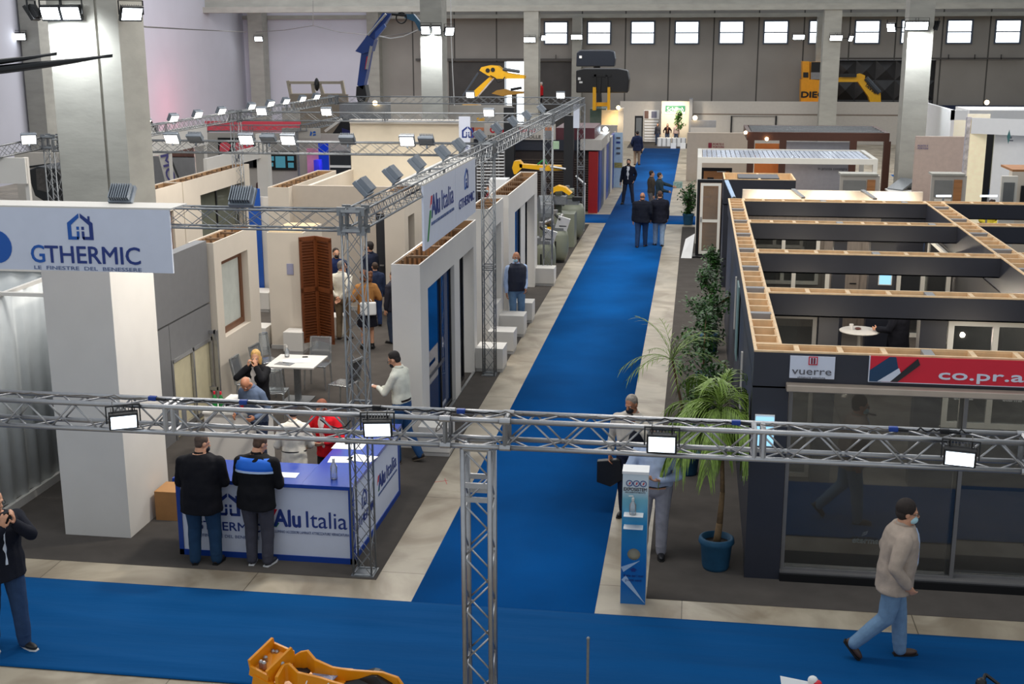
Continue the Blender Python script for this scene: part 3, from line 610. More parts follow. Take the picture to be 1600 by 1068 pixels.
for P0, P1, mt in ((V((-8.02, 24.2, 0)), V((-7.76, 24.46, 0)), SHU), (V((-7.74, 24.46, 0)), V((-7.34, 24.16, 0)), SHU)):
    u = (P1 - P0).normalized(); L = (P1 - P0).length; nrm = V((u.y, -u.x, 0)); z0, z1 = .28, 2.42; fr = MB()
    for q in (0, L - .05): fr.slab(P0 + u * (q + .025) + V((0, 0, z0)), P0 + u * (q + .025) + V((0, 0, z1)), .05, .045, nrm)
    for z in (z0, (z0 + z1) / 2, z1): fr.slab(P0 + V((0, 0, z)), P1 + V((0, 0, z)), .045, .09)
    fr.slab(P0 + u * .03 + V((0, 0, (z0 + z1) / 2)) + nrm * -.012, P1 - u * .03 + V((0, 0, (z0 + z1) / 2)) + nrm * -.012, .008, z1 - z0 - .05)
    f = fr.build('shutter_leaf', mt, st); lv = MB(); n = 34
    for k in range(n):
        z = z0 + .06 + (z1 - z0 - .1) * k / n; lv.slab(P0 + u * .05 + V((0, 0, z + .02)), P0 + u * (L - .05) + V((0, 0, z + .02)), .008, .055, (nrm + V((0, 0, .9))).normalized())
    lv.build('slats', mt, f)
F_ = thing('partition_wall', 'beige rear partition of the left stand with a dark grey door leaf', 'wall', (-7.9, 28.5, 0))
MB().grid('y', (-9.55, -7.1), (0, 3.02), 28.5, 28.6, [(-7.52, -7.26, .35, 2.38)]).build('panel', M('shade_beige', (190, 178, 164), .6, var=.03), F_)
df = MB().box(-7.52, -7.26, 28.52, 28.58, .35, 2.38).build('door_leaf', M('slate_door', (44, 46, 52), .4), F_); MB().box(-7.44, -7.34, 28.47, 28.5, 1.12, 1.15).build('door_handle', ALU, df)
MB().box(-9.55, -7.1, 28.48, 28.5, 0, .1).build('skirting', BASEB, F_)
G_ = stud_wall('beige stud wall with tall narrow dark door strips, left of the aisle sign', -7.08, -6.6, 27.6, 33.5, 3.0, [(27.95, 28.6, .3, 2.4), (29.4, 30.1, .3, 2.4), (31, 32.3, .3, 2.4)])
for a, b in ((27.95, 28.6), (29.4, 30.1), (31, 32.3)): frame_in(G_, 'x', -6.85, a, b, .3, 2.4, FRAMEB, .05, MATS['slate_door'], name='door')
for lab, x0, x1, y0, y1 in (('white plinth block beside the brown shutters', -8.0, -7.6, 25.6, 26.1), ('small white block seen left of the brown shutters, lower one', -9.5, -8.9, 24.4, 24.9), ('white block left of the beige shutter wall, middle one', -10.7, -10.1, 28.0, 28.6), ('farthest white block at the blue poster', -12.4, -11.8, 33.2, 33.8), ('white foot block in front of the shutter wall', -8.42, -8.0, 24.1, 24.5)): plinth(lab, x0, x1, y0, y1)
bn = thing('roll_up_banner', 'narrow blue and white banner standing behind the front truss', 'banner', (-10.3, 28.3, 0)); MB().box(-10.75, -10.45, 28.7, 28.74, 0, 2.9).build('print', M('banner_blue', (20, 80, 170), .5), bn); MB().box(-10.5, -10.25, 28.75, 28.8, 0, 2.7).build('margin', WHITE, bn)
# white box pillar, grey panel wall and its aluminium frames
bp = thing('display_tower', 'big plain white box pillar below the blue lettered sign', 'display tower', (-7.7, 14.9, 0)); MB().box(-8.16, -7.24, 14.35, 15.6, 0, 3.62).build('shell', WHITE, bp)
gw = thing('panel_wall', 'grey metallic panel wall between white pillar and brown window wall', 'wall', (-8.3, 18, 0)); GP2 = M('grey_metal_panel', (132, 132, 134), .4, .3, var=.04)
MB().box(-8.5, -8.3, 15.62, 18.3, 0, 1.95).build('panel', GP2, gw); MB().box(-8.5, -8.3, 15.62, 20.05, 1.98, 3.05).build('panel', GP2, gw); MB().box(-8.5, -8.3, 18.32, 20.05, 1.35, 1.95).build('panel', GP2, gw)
dr = MB().box(-8.46, -8.34, 18.35, 20.03, 0, 1.33).build('door_leaf', M('cream_panel', (206, 196, 164), .5), gw)
m = MB()
for y in (18.35, 19.2, 20.0): m.box(-8.33, -8.29, y - .03, y + .03, 0, 1.36)
m.box(-8.33, -8.29, 18.35, 20.03, 1.3, 1.36); m.box(-8.33, -8.29, 18.35, 20.03, .1, .18); m.build('door_frame', ALU, gw)
af = thing('aluminium_frame', 'open aluminium profile frame standing in front of the brown window wall', 'frame', (-8.35, 20.0, 0)); m = MB()
for x in (-8.62, -8.18): m.box(x - .03, x + .03, 19.9, 19.96, 0, 1.5)
af1 = m.build('upright', ALU, af)
for z in (.45, 1.47): MB().box(-8.62, -8.18, 19.9, 19.96, z - .03, z + .03).build('crossbar', ALU, af)
DRP = glass('drape_fabric', (206, 214, 212), .0, .6, .9)
def drape(name, label, A, Bv, z0, z1, mat, n=60, amp=.05, cat='curtain'):
    A, Bv = V(A), V(Bv); d = (Bv - A); nr = V((d.y, -d.x, 0)).normalized(); vs = []; fs = []
    for k in range(n + 1):
        q = A + d * k / n; w_ = amp * math.sin(k * .9) + amp * .8 * noise.noise(V((k * .4, 1, 0)))
        for z, am in ((z0, 1.2), ((z0 + z1) / 2, 1), (z1, .6)): vs.append((q + nr * w_ * am) + V((0, 0, z)))
    for k in range(n):
        for j in range(2): a = k * 3 + j; fs.append((a, a + 3, a + 4, a + 1))
    o = MB().add(vs, fs).build(name, mat, smooth=True); md = o.modifiers.new('thick', 'SOLIDIFY'); md.thickness = .012; return tag(o, label, cat)
CUR = M('white_curtain', (222, 226, 226), .7, var=.03)
drape('curtain', 'white draped fabric wall at the left picture edge behind the white pillar', (-9.35, 14.0, 0), (-9.3, 16.9, 0), .12, 3.0, CUR, 60, .022)
drape('curtain', 'white fabric valance hanging below the blue lettered sign at the left', (-10.6, 16.95, 0), (-8.5, 16.95, 0), .1, 3.05, CUR, 40, .022)
cr_ = thing('curtain_rail', 'white rail across the top of the fabric wall at the left edge', 'rail', (-9.5, 15.2, 2.9)); MB().box(-10.6, -8.3, 15.3, 15.36, 3.02, 3.07).build('front_rail', WHITE, cr_); MB().box(-9.38, -9.32, 13.9, 16.9, 3.0, 3.05).build('side_rail', WHITE, cr_); MB().box(-10.6, -8.3, 16.9, 16.96, 3.05, 3.1).build('back_rail', WHITE, cr_)
tag(MB().box(-9.33, -9.27, 14.0, 16.9, 0, .12).build('skirting_board', WHITE), 'white skirting at the foot of the fabric wall on the left', 'skirting board')
# --- fascia signs
sg = thing('fascia_sign', 'white fascia sign with house emblem and blue lettering, front left', 'sign', (-7.2, PY, 3.7)); y = PY - .12
a, b = YP(-60, 323, y), YP(264, 327, y); zb = YP(268, 427, y).z; zt = (YP(0, 324, y).z + YP(264, 327, y).z) / 2
MB().box(-9.2, b.x, y, y + .03, zb, zt).build('front_board', SIGNW, sg); MB().box(-9.2, b.x + .03, y, y + .46, zt, zt + .02).build('top_sheet', WHITE, sg)
def on(px, py): return YP(px, py, y - .003)
U, Z = V((1, 0, 0)), V((0, 0, 1)); kx = (on(268, 380).x - on(0, 380).x) / 268; GB = M('logo_azure', (12, 88, 176), .5, var=.02)
o = on(107, 374); house_logo(sg, o, U, Z, (on(107, 333).z - on(107, 374).z), NAVY, GB)
o = on(50, 409); lettering(sg, 'G', o, U, Z, (on(50, 382).z - o.z), GB, width=kx * 21, bold=.012); o = on(72, 409.5); lettering(sg, 'THERMIC', o, U, Z, (on(72, 383).z - o.z), NAVY, width=kx * 148, bold=.012)
o = on(54, 420); lettering(sg, 'LE  FINESTRE  DEL  BENESSERE', o, U, Z, kx * 5.4, M('logo_greyblue', (88, 106, 150), .5), width=kx * 168)
decal(sg, [ngon(0, 0, .2, 24)], on(-6, 385), U, Z, GB, sx=1)
# sign along the aisle truss
sa = thing('fascia_sign', 'long white fascia sign along the aisle truss with red, green and blue logos', 'sign', (PX, 20, 3.5)); xs = PX + S + .02
ya, yb = XP(662, 320, xs).y, XP(743, 280, xs).y; z0, z1 = 3.5, 4.42
for n_, (p0, p1) in enumerate(((ya, ya + (yb - ya) * .56), (ya + (yb - ya) * .56 + .01, yb))): MB().box(xs - .03, xs, p0, p1, z0, z1).build('panel', SIGNW, sa)
MB().box(PX - .2, xs, ya, yb, z1, z1 + .02).build('top_sheet', WHITE, sa)
Uy = V((0, 1, 0)); L = (yb - ya) * .56
def alu_text(t, O, U, Z, h, wd, sub='ALLUMINIO ACCESSORI LAMINATI ATTREZZATURE VERNICIATURA', cn=NAVY):
    O = V(O); U = V(U); alu_logo(t, O - U * h * .2, U, Z, h * .8)
    lettering(t, 'Alu', O + U * h * .15, U, Z, h, cn, width=wd * .34, bold=.03); lettering(t, 'Italia', O + U * wd * .45, U, Z, h, cn, width=wd * .53)
    lettering(t, sub, O - V(Z) * h * .42, U, Z, h * .16, M('logo_greyblue'), width=wd)
alu_text(sa, (xs + .003, ya + L * .2, z0 + .42), Uy, Z, .3, L * .74)
decal(sa, [[(0, 0), (.08, 0), (.3, .42), (.2, .42)]], (xs + .002, ya + L * .08, z0 + .1), Uy, Z, GREEN)
LB = (yb - ya) * .44; yc = ya + (yb - ya) * .58
house_logo(sa, (xs + .003, yc + LB * .38, z0 + .5), Uy, Z, .34, NAVY, GB); lettering(sa, 'GTHERMIC', (xs + .003, yc + LB * .1, z0 + .24), Uy, Z, .15, NAVY, width=LB * .76, bold=.01)
# small vertical banner on the middle cross truss
q0, q1 = YP(717, 182, Y3 - .1), YP(735, 238, Y3 - .1)
vb = thing('hanging_banner', 'narrow white hanging banner with blue house emblem on the cream wall edge', 'banner', ((q0.x + q1.x) / 2, Y3 - .1, q1.z)); MB().box(q0.x, q1.x, Y3 - .12, Y3 - .06, q1.z, q0.z).build('print', SIGNW, vb)
house_logo(vb, (q0.x + .08, Y3 - .122, q0.z - .55), U, Z, .3, NAVY); lettering(vb, 'GTHERMIC', (q0.x + .05, Y3 - .122, q0.z - .85), U, Z, .1, NAVY, width=q1.x - q0.x - .1)
# cream backdrop wall
cb = thing('backdrop_wall', 'large plain cream backdrop wall rising behind the left stand', 'wall', (-7.7, 33, 0)); xa, xb = YP(548, 230, 32.95).x, YP(718, 230, 32.95).x
MB().box(xa, xb, 32.95, 33.1, 0, 4.2).build('panel', M('cream_wall', (226, 214, 192), .6, var=.02), cb); MB().box(xa, xb, 32.9, 33.15, 4.2, 4.3).build('top_edge', WHITE, cb)
MB().box(xa - .05, xa + .05, 28.6, 32.95, 0, 2.95).build('side_return', BEIGE, cb)
# --- counter
ct = thing('reception_counter', 'L-shaped white reception counter with blue edges and logos, front left', 'counter', (-5.2, 15, 0)); x0, x1, y0, y1 = -6.35, -4.1, 13.95, 16.45; TM = M('counter_top_blue', (20, 60, 160), .18, var=.02, spec=.8)
MB().box(x0, x1, y0, y0 + .04, .07, 1.0).build('front_panel', SIGNW, ct); MB().box(x1 - .04, x1, y0 + .04, y1, .07, 1.0).build('side_panel', SIGNW, ct)
m = MB(); m.box(x0 + .02, x1 - .06, y0 + .2, y0 + .23, 0, .98)
for x in (x0 - .03, x1 - .03): m.box(x, x + .06, y0 - .012, y0 + .05, 0, 1.0)
m.box(x0 - .03, x1 + .03, y0 - .012, y0 + .05, 0, .08); m.box(x1 - .03, x1 + .012, y0, y1, 0, .08); m.box(x1 - .03, x1 + .012, y1 - .05, y1, .08, 1.0); m.build('blue_trim', BLUE, ct)
MB().box(x0 - .05, -4.72, y0 - .05, y0 + .72, 1.0, 1.05).build('worktop', TM, ct, bevel=.004); MB().box(-4.72, x1 + .04, y0 - .05, y1 + .05, 1.0, 1.05).build('worktop', TM, ct, bevel=.004)
yf = y0 - .003; o = YP(437, 821, yf); e = YP(545, 827, yf); alu_text(ct, o - V((.1, 0, 0)), U, Z, .22, e.x - o.x + .1)
o = YP(318, 826, yf); e = YP(392, 826, yf); lettering(ct, 'GTHERMIC', (x0 + .18, yf, o.z), U, Z, .115, NAVY, width=.88, bold=.01); house_logo(ct, (x0 + .5, yf, o.z + .2), U, Z, .3, NAVY); lettering(ct, 'LE FINESTRE DEL BENESSERE', (x0 + .2, yf, o.z - .1), U, Z, .04, M('logo_greyblue'), width=.84)
xf = x1 + .003; lettering(ct, 'GTHERMIC', (xf, y0 + .16, .36), Uy, Z, .13, NAVY, width=.95, bold=.01); house_logo(ct, (xf, y0 + .48, .55), Uy, Z, .24, NAVY); alu_text(ct, (xf, y0 + 1.3, .5), Uy, Z, .2, 1.05)
def sheet(label, x, y, z, w_, d_, rz=0, mat=PAPER, name='paper_sheet', cat='paper', h=.004, group=None):
    R = Matrix.Rotation(rz, 3, 'Z'); return tag(MB().box(-w_ / 2, w_ / 2, -d_ / 2, d_ / 2, 0, h, R, (x, y, z)).build(name, mat), label, cat, group)
GPAP = 'papers on the reception counter'
for px, py, w_, d_, rz, lab in ((545, 697, .42, .25, .0, 'white papers at the far end of the counter side arm'), (532, 718, .3, .24, .1, 'sheet of paper beside the sanitizer bottle'), (566, 716, .34, .26, -.2, 'sheet of paper behind the slim truss post on the counter'), (447, 742, .3, .18, .02, 'sheet of paper on the counter in front of the man in blue and black'), (556, 690, .3, .2, .3, 'sheet of paper farthest back on the counter')):
    p = G(px, py, 1.05); sheet(lab, p.x, p.y, 1.051, w_, d_, rz, group=GPAP)
def bottle(label, x, y, z, h=.24, r=.035, mat=None, cap=None, cat='bottle', name='bottle', group=None, pump=False):
    t = thing(name, label, cat, (x, y, z), group); MB().lathe([(r * .9, 0), (r, .01), (r, h * .6), (r * .45, h * .78), (r * .35, h * .86)], (x, y, z), 14).build('body', mat or GLASS, t, smooth=True)
    c_ = MB().lathe([(r * .4, h * .85), (r * .4, h), (r * .1, h)], (x, y, z), 10)
    if pump: c_.tube((x, y, z + h), (x, y, z + h * 1.12), r * .15); c_.tube((x, y, z + h * 1.12), (x - r * 1.2, y, z + h * 1.1), r * .14)
    c_.build('cap', cap or WHITE, t); return t
CLR = glass('clear_plastic', (225, 232, 240), .12, .1, .3)
p = G(522, 748, 1.05); bottle('clear sanitizer bottle standing on the counter', p.x, p.y, 1.052, .27, .045, CLR)
p = G(437, 737, 1.05)
# --- behind the counter, shelf with bottles, boxes
sh = thing('low_cabinet', 'low white cabinet behind the man in the dark blazer', 'cabinet', (-7.0, 16.5, 0)); MB().box(-7.2, -6.3, 16.9, 17.4, 0, .95).build('body', WHITE, sh); MB().box(-7.22, -6.28, 16.88, 17.42, .95, .98).build('top', WHITE, sh)
for i, (dx, mt, lab) in enumerate(((.1, GREEN, 'green bottle on the white cabinet, leftmost'), (.2, M('green_glass', (40, 120, 60), .2), 'green bottle on the white cabinet, second from left'))): bottle(lab, -7.15 + dx, 16.98, .98, .3, .04, mt, RED)
bx = thing('carton', 'small printed drinks carton with red label on the white cabinet', 'box', (-6.8, 17, .98)); MB().box(-6.88, -6.55, 16.95, 17.2, .98, 1.18).build('body', WHITE, bx); MB().box(-6.87, -6.72, 16.945, 16.95, 1.0, 1.16).build('print', BLACK, bx); MB().box(-6.7, -6.57, 16.945, 16.95, 1.0, 1.12).build('print', RED, bx)
tag(MB().box(-7.18, -6.85, 15.0, 15.4, 0, .42).build('cardboard_box', M('cardboard', (168, 122, 74), .8), bevel=.006), 'brown cardboard box between the white pillar and the counter', 'box')
lampat((-4.6, 15.6, 4.3), (1, .93, .82), 330, .2, (V((-7.3, 15.0, 1.6)) - V((-4.6, 15.6, 4.3))).to_track_quat('-Z', 'Y').to_euler(), 'stand_lamp'); lampat((-4.6, 20.5, 4.3), (1, .93, .84), 160, .2, (V((-7.4, 20.8, .7)) - V((-4.6, 20.5, 4.3))).to_track_quat('-Z', 'Y').to_euler(), 'stand_lamp')
# --- meeting table and transparent chairs
mt_ = thing('meeting_table', 'square white meeting table on a single grey column leg', 'table', (-7.05, 20.85, 0)); MB().box(-7.5, -6.6, 20.4, 21.3, .72, .75).build('tabletop', WHITE, mt_, bevel=.006); MB().box(-7.1, -7.0, 20.8, 20.9, .03, .72).build('leg', GALV, mt_); MB().box(-7.3, -6.8, 20.6, 21.1, 0, .03).build('base_plate', GALV, mt_)
bottle('clear pump sanitizer bottle on the meeting table', -7.32, 21.12, .752, .2, .045, CLR, group=None, pump=True)
sheet('printed sheets spread on the meeting table', -7.05, 20.85, .751, .5, .3, .3); sheet('bunch of dark keys on the meeting table', -6.98, 21.13, .751, .1, .05, .3, BLACK, 'key_bunch', 'keys', .012); sheet('transparent folder on the meeting table near its front edge', -7.2, 20.62, .751, .32, .2, -.2, CLR, 'plastic_folder', 'folder')
CH = glass('transparent_polycarbonate', (200, 206, 214), .16, .08, .22)
def ghost_chair(label, x, y, rz):
    t = local_thing('transparent_chair', label, 'chair', (x, y, 0), rz, 'transparent chairs around the meeting table')
    MB().box(-.21, .21, -.2, .2, .44, .465).build('seat', CH, t, bevel=.01)
    bk = MB(); bk.slab((-.2, -.2, .46), (-.19, -.29, .92), .035, .035); bk.slab((.2, -.2, .46), (.19, -.29, .92), .035, .035); bk.slab((-.2, -.29, .91), (.2, -.29, .91), .035, .04); bf = bk.build('back_frame', CH, t)
    MB().slab((0, -.215, .5), (0, -.285, .89), .36, .012, (0, 1, .1)).build('backrest', CH, t)
    for sx in (-.19, .19):
        for sy in (-.18, .18): MB().tube((sx, sy, .44), (sx * 1.08, sy * 1.15, .0), .02, .013).build('leg', CH, t)
    return t
for x, y, r, lab in ((-7.75, 20.35, -90, 'transparent chair at the near left side of the meeting table'), (-7.7, 21.2, -95, 'transparent chair at the far left side of the meeting table'), (-7.15, 19.9, 5, 'transparent chair at the near side of the meeting table, behind the blonde woman'), (-6.95, 21.75, 180, 'transparent chair at the far side of the meeting table'), (-6.1, 20.55, 75, 'transparent chair to the right of the meeting table, turned sideways'), (-8.0, 21.9, -130, 'transparent chair standing apart near the wall beyond the table')): ghost_chair(lab, x, y, math.radians(r))
# ================================================================== RIGHT STAND
HR, FB = 2.85, 2.52
LDK = DARK; INW = M('stand_inner_wall', (64, 62, 62), .6)
def top_box(t, x0, x1, y0, y1, axis, z0, n, mat=LDK, zi=None):
    """dark fascia beam, open on top with pale wood battens"""
    th = .03; m = MB(); m.box(x0, x1, y0, y0 + th, z0, HR); m.box(x0, x1, y1 - th, y1, z0, HR); m.box(x0, x0 + th, y0 + th, y1 - th, z0, HR); m.box(x1 - th, x1, y0 + th, y1 - th, z0, HR); m.box(x0, x1, y0, y1, z0, z0 + .02); m.build('cladding', mat, t)
    e = MB(); w_ = .035
    e.box(x0, x1, y0, y0 + w_, HR, HR + .02); e.box(x0, x1, y1 - w_, y1, HR, HR + .02); e.box(x0, x0 + w_, y0 + w_, y1 - w_, HR, HR + .02); e.box(x1 - w_, x1, y0 + w_, y1 - w_, HR, HR + .02); e.build('top_frame', WOOD, t)
    i = th + .002; l = MB(); zi = zi or HR - .22
    l.box(x0 + i, x1 - i, y0 + i, y0 + i + .012, zi, HR); l.box(x0 + i, x1 - i, y1 - i - .012, y1 - i, zi, HR); l.box(x0 + i, x0 + i + .012, y0 + i, y1 - i, zi, HR); l.box(x1 - i - .012, x1 - i, y0 + i, y1 - i, zi, HR); l.box(x0 + i, x1 - i, y0 + i, y1 - i, zi - .012, zi); l.build('inner_board', WOOD, t)
    GY = M('grey_batten', (140, 140, 142), .6)
    for k in range(1, n):
        b = MB(); g_ = (k * 7) % 4 == 0
        if axis == 'y': q = y0 + (y1 - y0) * k / n; b.box(x0 + i, x1 - i, q - (.06 if g_ else .025), q + (.06 if g_ else .025), zi, HR + .015)
        else: q = x0 + (x1 - x0) * k / n; b.box(q - (.06 if g_ else .03), q + (.06 if g_ else .03), y0 + i, y1 - i, zi, HR + .015)
        b.build('batten', GY if g_ else WOOD, t)
lw = thing('stand_side_wall', 'long dark side wall of the right stand with open wooden top along the aisle', 'wall', (.9, 21.4, 0))
top_box(lw, .74, 1.08, 14.62, 28.55, 'y', FB, 32)
m = MB(); ys = [14.62, 17.75, 21.2, 24.8, 28.55]
for a, b in zip(ys, ys[1:]): MB().box(.76, 1.06, a + .01, b - .01, 0, FB).build('panel', LDK, lw)
for y_, z_ in ((20.8, 1.6), (17.2, 1.2), (15.2, .9)): MB().box(.715, .74, y_, y_ + .06, z_, z_ + .9).build('handle', WHITE, lw)
MB().box(.72, .74, 19.4, 20.0, 1.4, 2.6).build('poster', M('pale_green_poster', (120, 150, 150), .4), lw)
def row(label, Y, x0, x1, n, w_=.36): t = thing('fascia_beam', label, 'beam', ((x0 + x1) / 2, Y, 0), 'dark fascia beams of the right stand'); top_box(t, x0, x1, Y, Y + w_, 'x', FB if Y > 14.5 else 2.42, n); return t
fb = row('front fascia beam of the right stand carrying the company signs', 14.25, .74, 7.2, 13)
for Y, n, lab, xe in ((17.75, 7, 'second dark fascia beam of the right stand, above the round table', 5.05), (21.2, 8, 'third dark fascia beam of the right stand', 5.05), (24.8, 9, 'fourth dark fascia beam of the right stand', 5.05), (28.2, 9, 'farthest dark fascia beam of the right stand', 5.05)): row(lab, Y, 1.08, xe, n)
lb = thing('fascia_beam', 'long dark beam with open wooden top running away through the right stand', 'beam', (5.25, 21, 0), 'dark fascia beams of the right stand'); top_box(lb, 5.05, 5.45, 14.62, 28.6, 'y', 2.3, 30)
for Y, lab in ((21.4, 'short dark fascia beam right of the long running beam, nearest'), (24.9, 'short dark fascia beam right of the long running beam, middle one'), (28.3, 'short dark fascia beam right of the long running beam, farthest')): row(lab, Y, 5.45, 11.0, 9)
# front wall: pier, pelmet, glass
pf = thing('stand_pier', 'dark corner pier of the right stand facing the crossing', 'wall', (.95, 14.4, 0)); MB().box(.74, 1.16, 14.25, 14.61, 0, 2.42).build('panel', LDK, pf)
pl = thing('pelmet_rail', 'brushed metal pelmet rail over the glass front', 'rail', (3.8, 14.15, 2.4)); MB().box(1.12, 7.2, 14.1, 14.25, 2.42, 2.5).build('profile', M('champagne_metal', (186, 172, 158), .35, .5), pl, bevel=.01)
gf = thing('glass_front', 'large sliding glass front with slim grey frames, right stand', 'glass wall', (4, 14.4, 0)); FR = M('grey_aluminium_frame', (128, 126, 126), .4, .4)
frame_in(gf, 'y', 14.34, 1.17, 3.2, .1, 2.42, FR, .045, GLASSD, .06, 'sliding_door'); frame_in(gf, 'y', 14.42, 3.12, 5.2, .1, 2.42, FR, .045, GLASSD, .06, 'sliding_door'); frame_in(gf, 'y', 14.34, 5.12, 7.2, .1, 2.42, FR, .045, GLASSD, .06, 'sliding_door')
MB().box(1.16, 7.2, 14.2, 14.55, 0, .1).build('threshold', BLACK, gf); MB().box(1.16, 7.2, 14.24, 14.5, .1, .12).build('sill', FR, gf)
def eterma(t, O, h, mat):
    O = V(O); U = V((1, 0, 0)); Z = V((0, 0, 1)); lettering(t, 'eterma', O, U, Z, h, mat, width=h * 4.4, bold=.02)
    for k in range(3): decal(t, [[(k * .1, .35 * k), (1.0 + k * .1, .35 * k + .45), (1.25 + k * .05, .35 * k + .7), (.4 + k * .1, .35 * k + .28)]], O + U * h * 1.5 + Z * h * 1.25, U, Z, mat, sx=h * .75)
FRO = glass('frosted_vinyl', (165, 170, 165), .0, .3, .25)
for x in (2.0, 4.0, 6.0): eterma(gf, (x, 14.3 if x < 3 or x > 5 else 14.38, .52), .07, FRO)
# signs on the front fascia
yf = 14.245
def fs(px, py): return YP(px, py, yf)
s1 = thing('wall_sign', 'square white sign with red window emblem and thin grey lettering on the dark fascia', 'sign', fs(1270, 592)); a, b = fs(1235, 553), fs(1303, 593); MB().box(a.x, b.x, yf - .02, yf, b.z + .01, a.z - .015).build('board', SIGNW, s1)
yl = yf - .024; w_ = b.x - a.x; hh = a.z - b.z; o = V((a.x, yl, b.z))
decal(s1, [[(0, 0), (1, 0), (1, 1), (0, 1)]], o + V((w_ * .41, 0, hh * .6)), U, Z, RED, sx=w_ * .2); decal(s1, [[(.12, .12), (.88, .12), (.88, .88), (.12, .88)]], o + V((w_ * .41, -.003, hh * .6)), U, Z, SIGNW, sx=w_ * .2, depth=.002)
decal(s1, [[(.25, .15), (.45, .15), (.45, .85), (.25, .85)], [(.55, .15), (.75, .15), (.75, .85), (.55, .85)]], o + V((w_ * .41, -.006, hh * .6)), U, Z, M('logo_maroon', (130, 24, 50), .5), sx=w_ * .2)
GRL = M('logo_grey', (84, 84, 92), .5); lettering(s1, 'vuerre', o + V((w_ * .05, 0, hh * .2)), U, Z, hh * .3, GRL, width=w_ * .88); lettering(s1, 'chiusure assolute', o + V((w_ * .18, 0, hh * .05)), U, Z, hh * .07, GRL, width=w_ * .62)
s2 = thing('wall_sign', 'long red sign with white lettering and slanted blue, white and black bars', 'sign', fs(1500, 600)); a, b = fs(1360, 557), fs(1600, 603); xb = b.x + .0; hh = .30; zb = fs(1362, 596).z + .01
MB().box(a.x, fs(1616, 600).x, yf - .02, yf, zb, zb + hh).build('board', M('sign_red', (214, 24, 52), .4, var=.02), s2); MB().box(a.x - .01, fs(1616, 600).x, yf - .022, yf - .018, zb - .008, zb).build('edging', SIGNW, s2); MB().box(a.x - .012, a.x, yf - .022, yf - .001, zb, zb + hh).build('edging', SIGNW, s2)
o = V((a.x, yl, zb)); DB = M('logo_petrol', (20, 60, 96), .5)
decal(s2, [[(0, .0), (.42, 0), (1.0, .55), (.9, 1.0), (.68, 1.0), (0, .45)]], o, U, Z, DB, sx=hh * 1.0 / .95, sy=hh); decal(s2, [[(.28, .02), (.8, .02), (1.08, .3), (.98, .58)]], o + V((0, -.003, 0)), U, Z, SIGNW, sx=hh * 1.1, sy=hh * .98)
decal(s2, [[(.78, .02), (1.05, .02), (1.85, .72), (1.75, .96)]], o + V((0, -.005, 0)), U, Z, M('logo_black', (34, 32, 38), .5), sx=hh, sy=hh)
c0 = fs(1466, 588); lettering(s2, 'co.pr.al', (c0.x, yl, fs(1466, 591).z), U, Z, .115, SIGNW, width=fs(1606, 600).x - c0.x , bold=.025)
# second row walls
def wpane(t, axis, c, a, b, z0, z1, mull=(), tr=(), pane=None): return frame_in(t, axis, c, a, b, z0, z1, FRAMEW, .08, pane or GLASSD, .08, 'window_frame', mull, tr)
w2 = thing('stand_cross_wall', 'dark inner wall of the right stand with white double window, second row', 'wall', (3.2, 17.9, 0))
for x0, x1 in ((1.82, 2.1), (3.23, 3.6)): MB().box(x0, x1, 17.8, 18.05, 0, FB).build('panel', LDK, w2)
MB().box(3.6, 5.05, 17.8, 18.05, 0, .92).build('parapet', LDK, w2); f = wpane(w2, 'y', 17.85, 3.62, 5.03, .93, FB, (4.27,)); MB().box(4.15, 4.19, 17.78, 17.81, 1.5, 1.65).build('window_handle', WHITE, f)
eterma(w2, (3.78, 17.835, 1.35), .06, PAPER); eterma(w2, (4.45, 17.835, 1.35), .06, PAPER)
frame_in(w2, 'y', 17.9, 1.1, 1.8, .05, FB, M('grey_window_frame', (150, 146, 140), .4), .06, GLASSD, .06); eterma(w2, (1.2, 17.88, 1.95), .055, FRO)
w3 = thing('stand_cross_wall', 'dark inner pier and white low windows of the right stand, third row', 'wall', (3.2, 25, 0))
for x0, x1 in ((2.75, 3.0), (3.45, 3.95)): MB().box(x0, x1, 24.85, 25.1, 0, FB).build('panel', LDK, w3)
wpane(w3, 'y', 24.95, 1.15, 2.7, 1.3, 1.95, (2.0,)); wpane(w3, 'y', 24.95, 4.0, 5.03, .6, 2.3, (4.5,))
w4 = thing('stand_cross_wall', 'wood grain rear wall of the right stand with grey door and blue tablet', 'wall', (3.2, 28.3, 0)); GRW = M('grey_oak', (132, 122, 114), .55, var=.14, scale=8, stretch=(3, 1, .4))
MB().box(1.08, 4.1, 28.22, 28.4, 0, FB).build('panel', GRW, w4); MB().box(4.1, 5.05, 28.22, 28.4, 0, FB).build('panel', LDK, w4); dd = MB().box(2.9, 3.7, 28.16, 28.2, 0, 2.1).build('door_leaf', GRW, w4); MB().slab((3.5, 28.13, 1.05), (3.64, 28.13, 1.05), .02, .02).build('door_handle', BLACK, dd)
wpane(w4, 'y', 28.15, 1.3, 2.8, 1.0, 2.3, (2.0,))
p = YP(1383, 435, 24.84); tb = thing('wall_tablet', 'glowing blue tablet on the dark pier of the right stand', 'tablet', (p.x, 24.84, p.z - .13)); MB().box(p.x - .13, p.x + .13, 24.82, 24.848, p.z - .13, p.z + .13).build('housing', FRAMEW, tb); MB().box(p.x - .11, p.x + .11, 24.812, 24.82, p.z - .11, p.z + .11).build('screen', SCREEN, tb)
wi = thing('stand_inner_wall', 'dark lining wall inside the right stand beneath the long running beam', 'wall', (5.2, 23, 0)); MB().box(5.1, 5.4, 18.1, 28.3, 0, 2.28).build('panel', INW, wi); frame_in(wi, 'x', 5.06, 25.2, 27.6, .1, 2.2, FRAMEW, .08, GLASSD, .06)
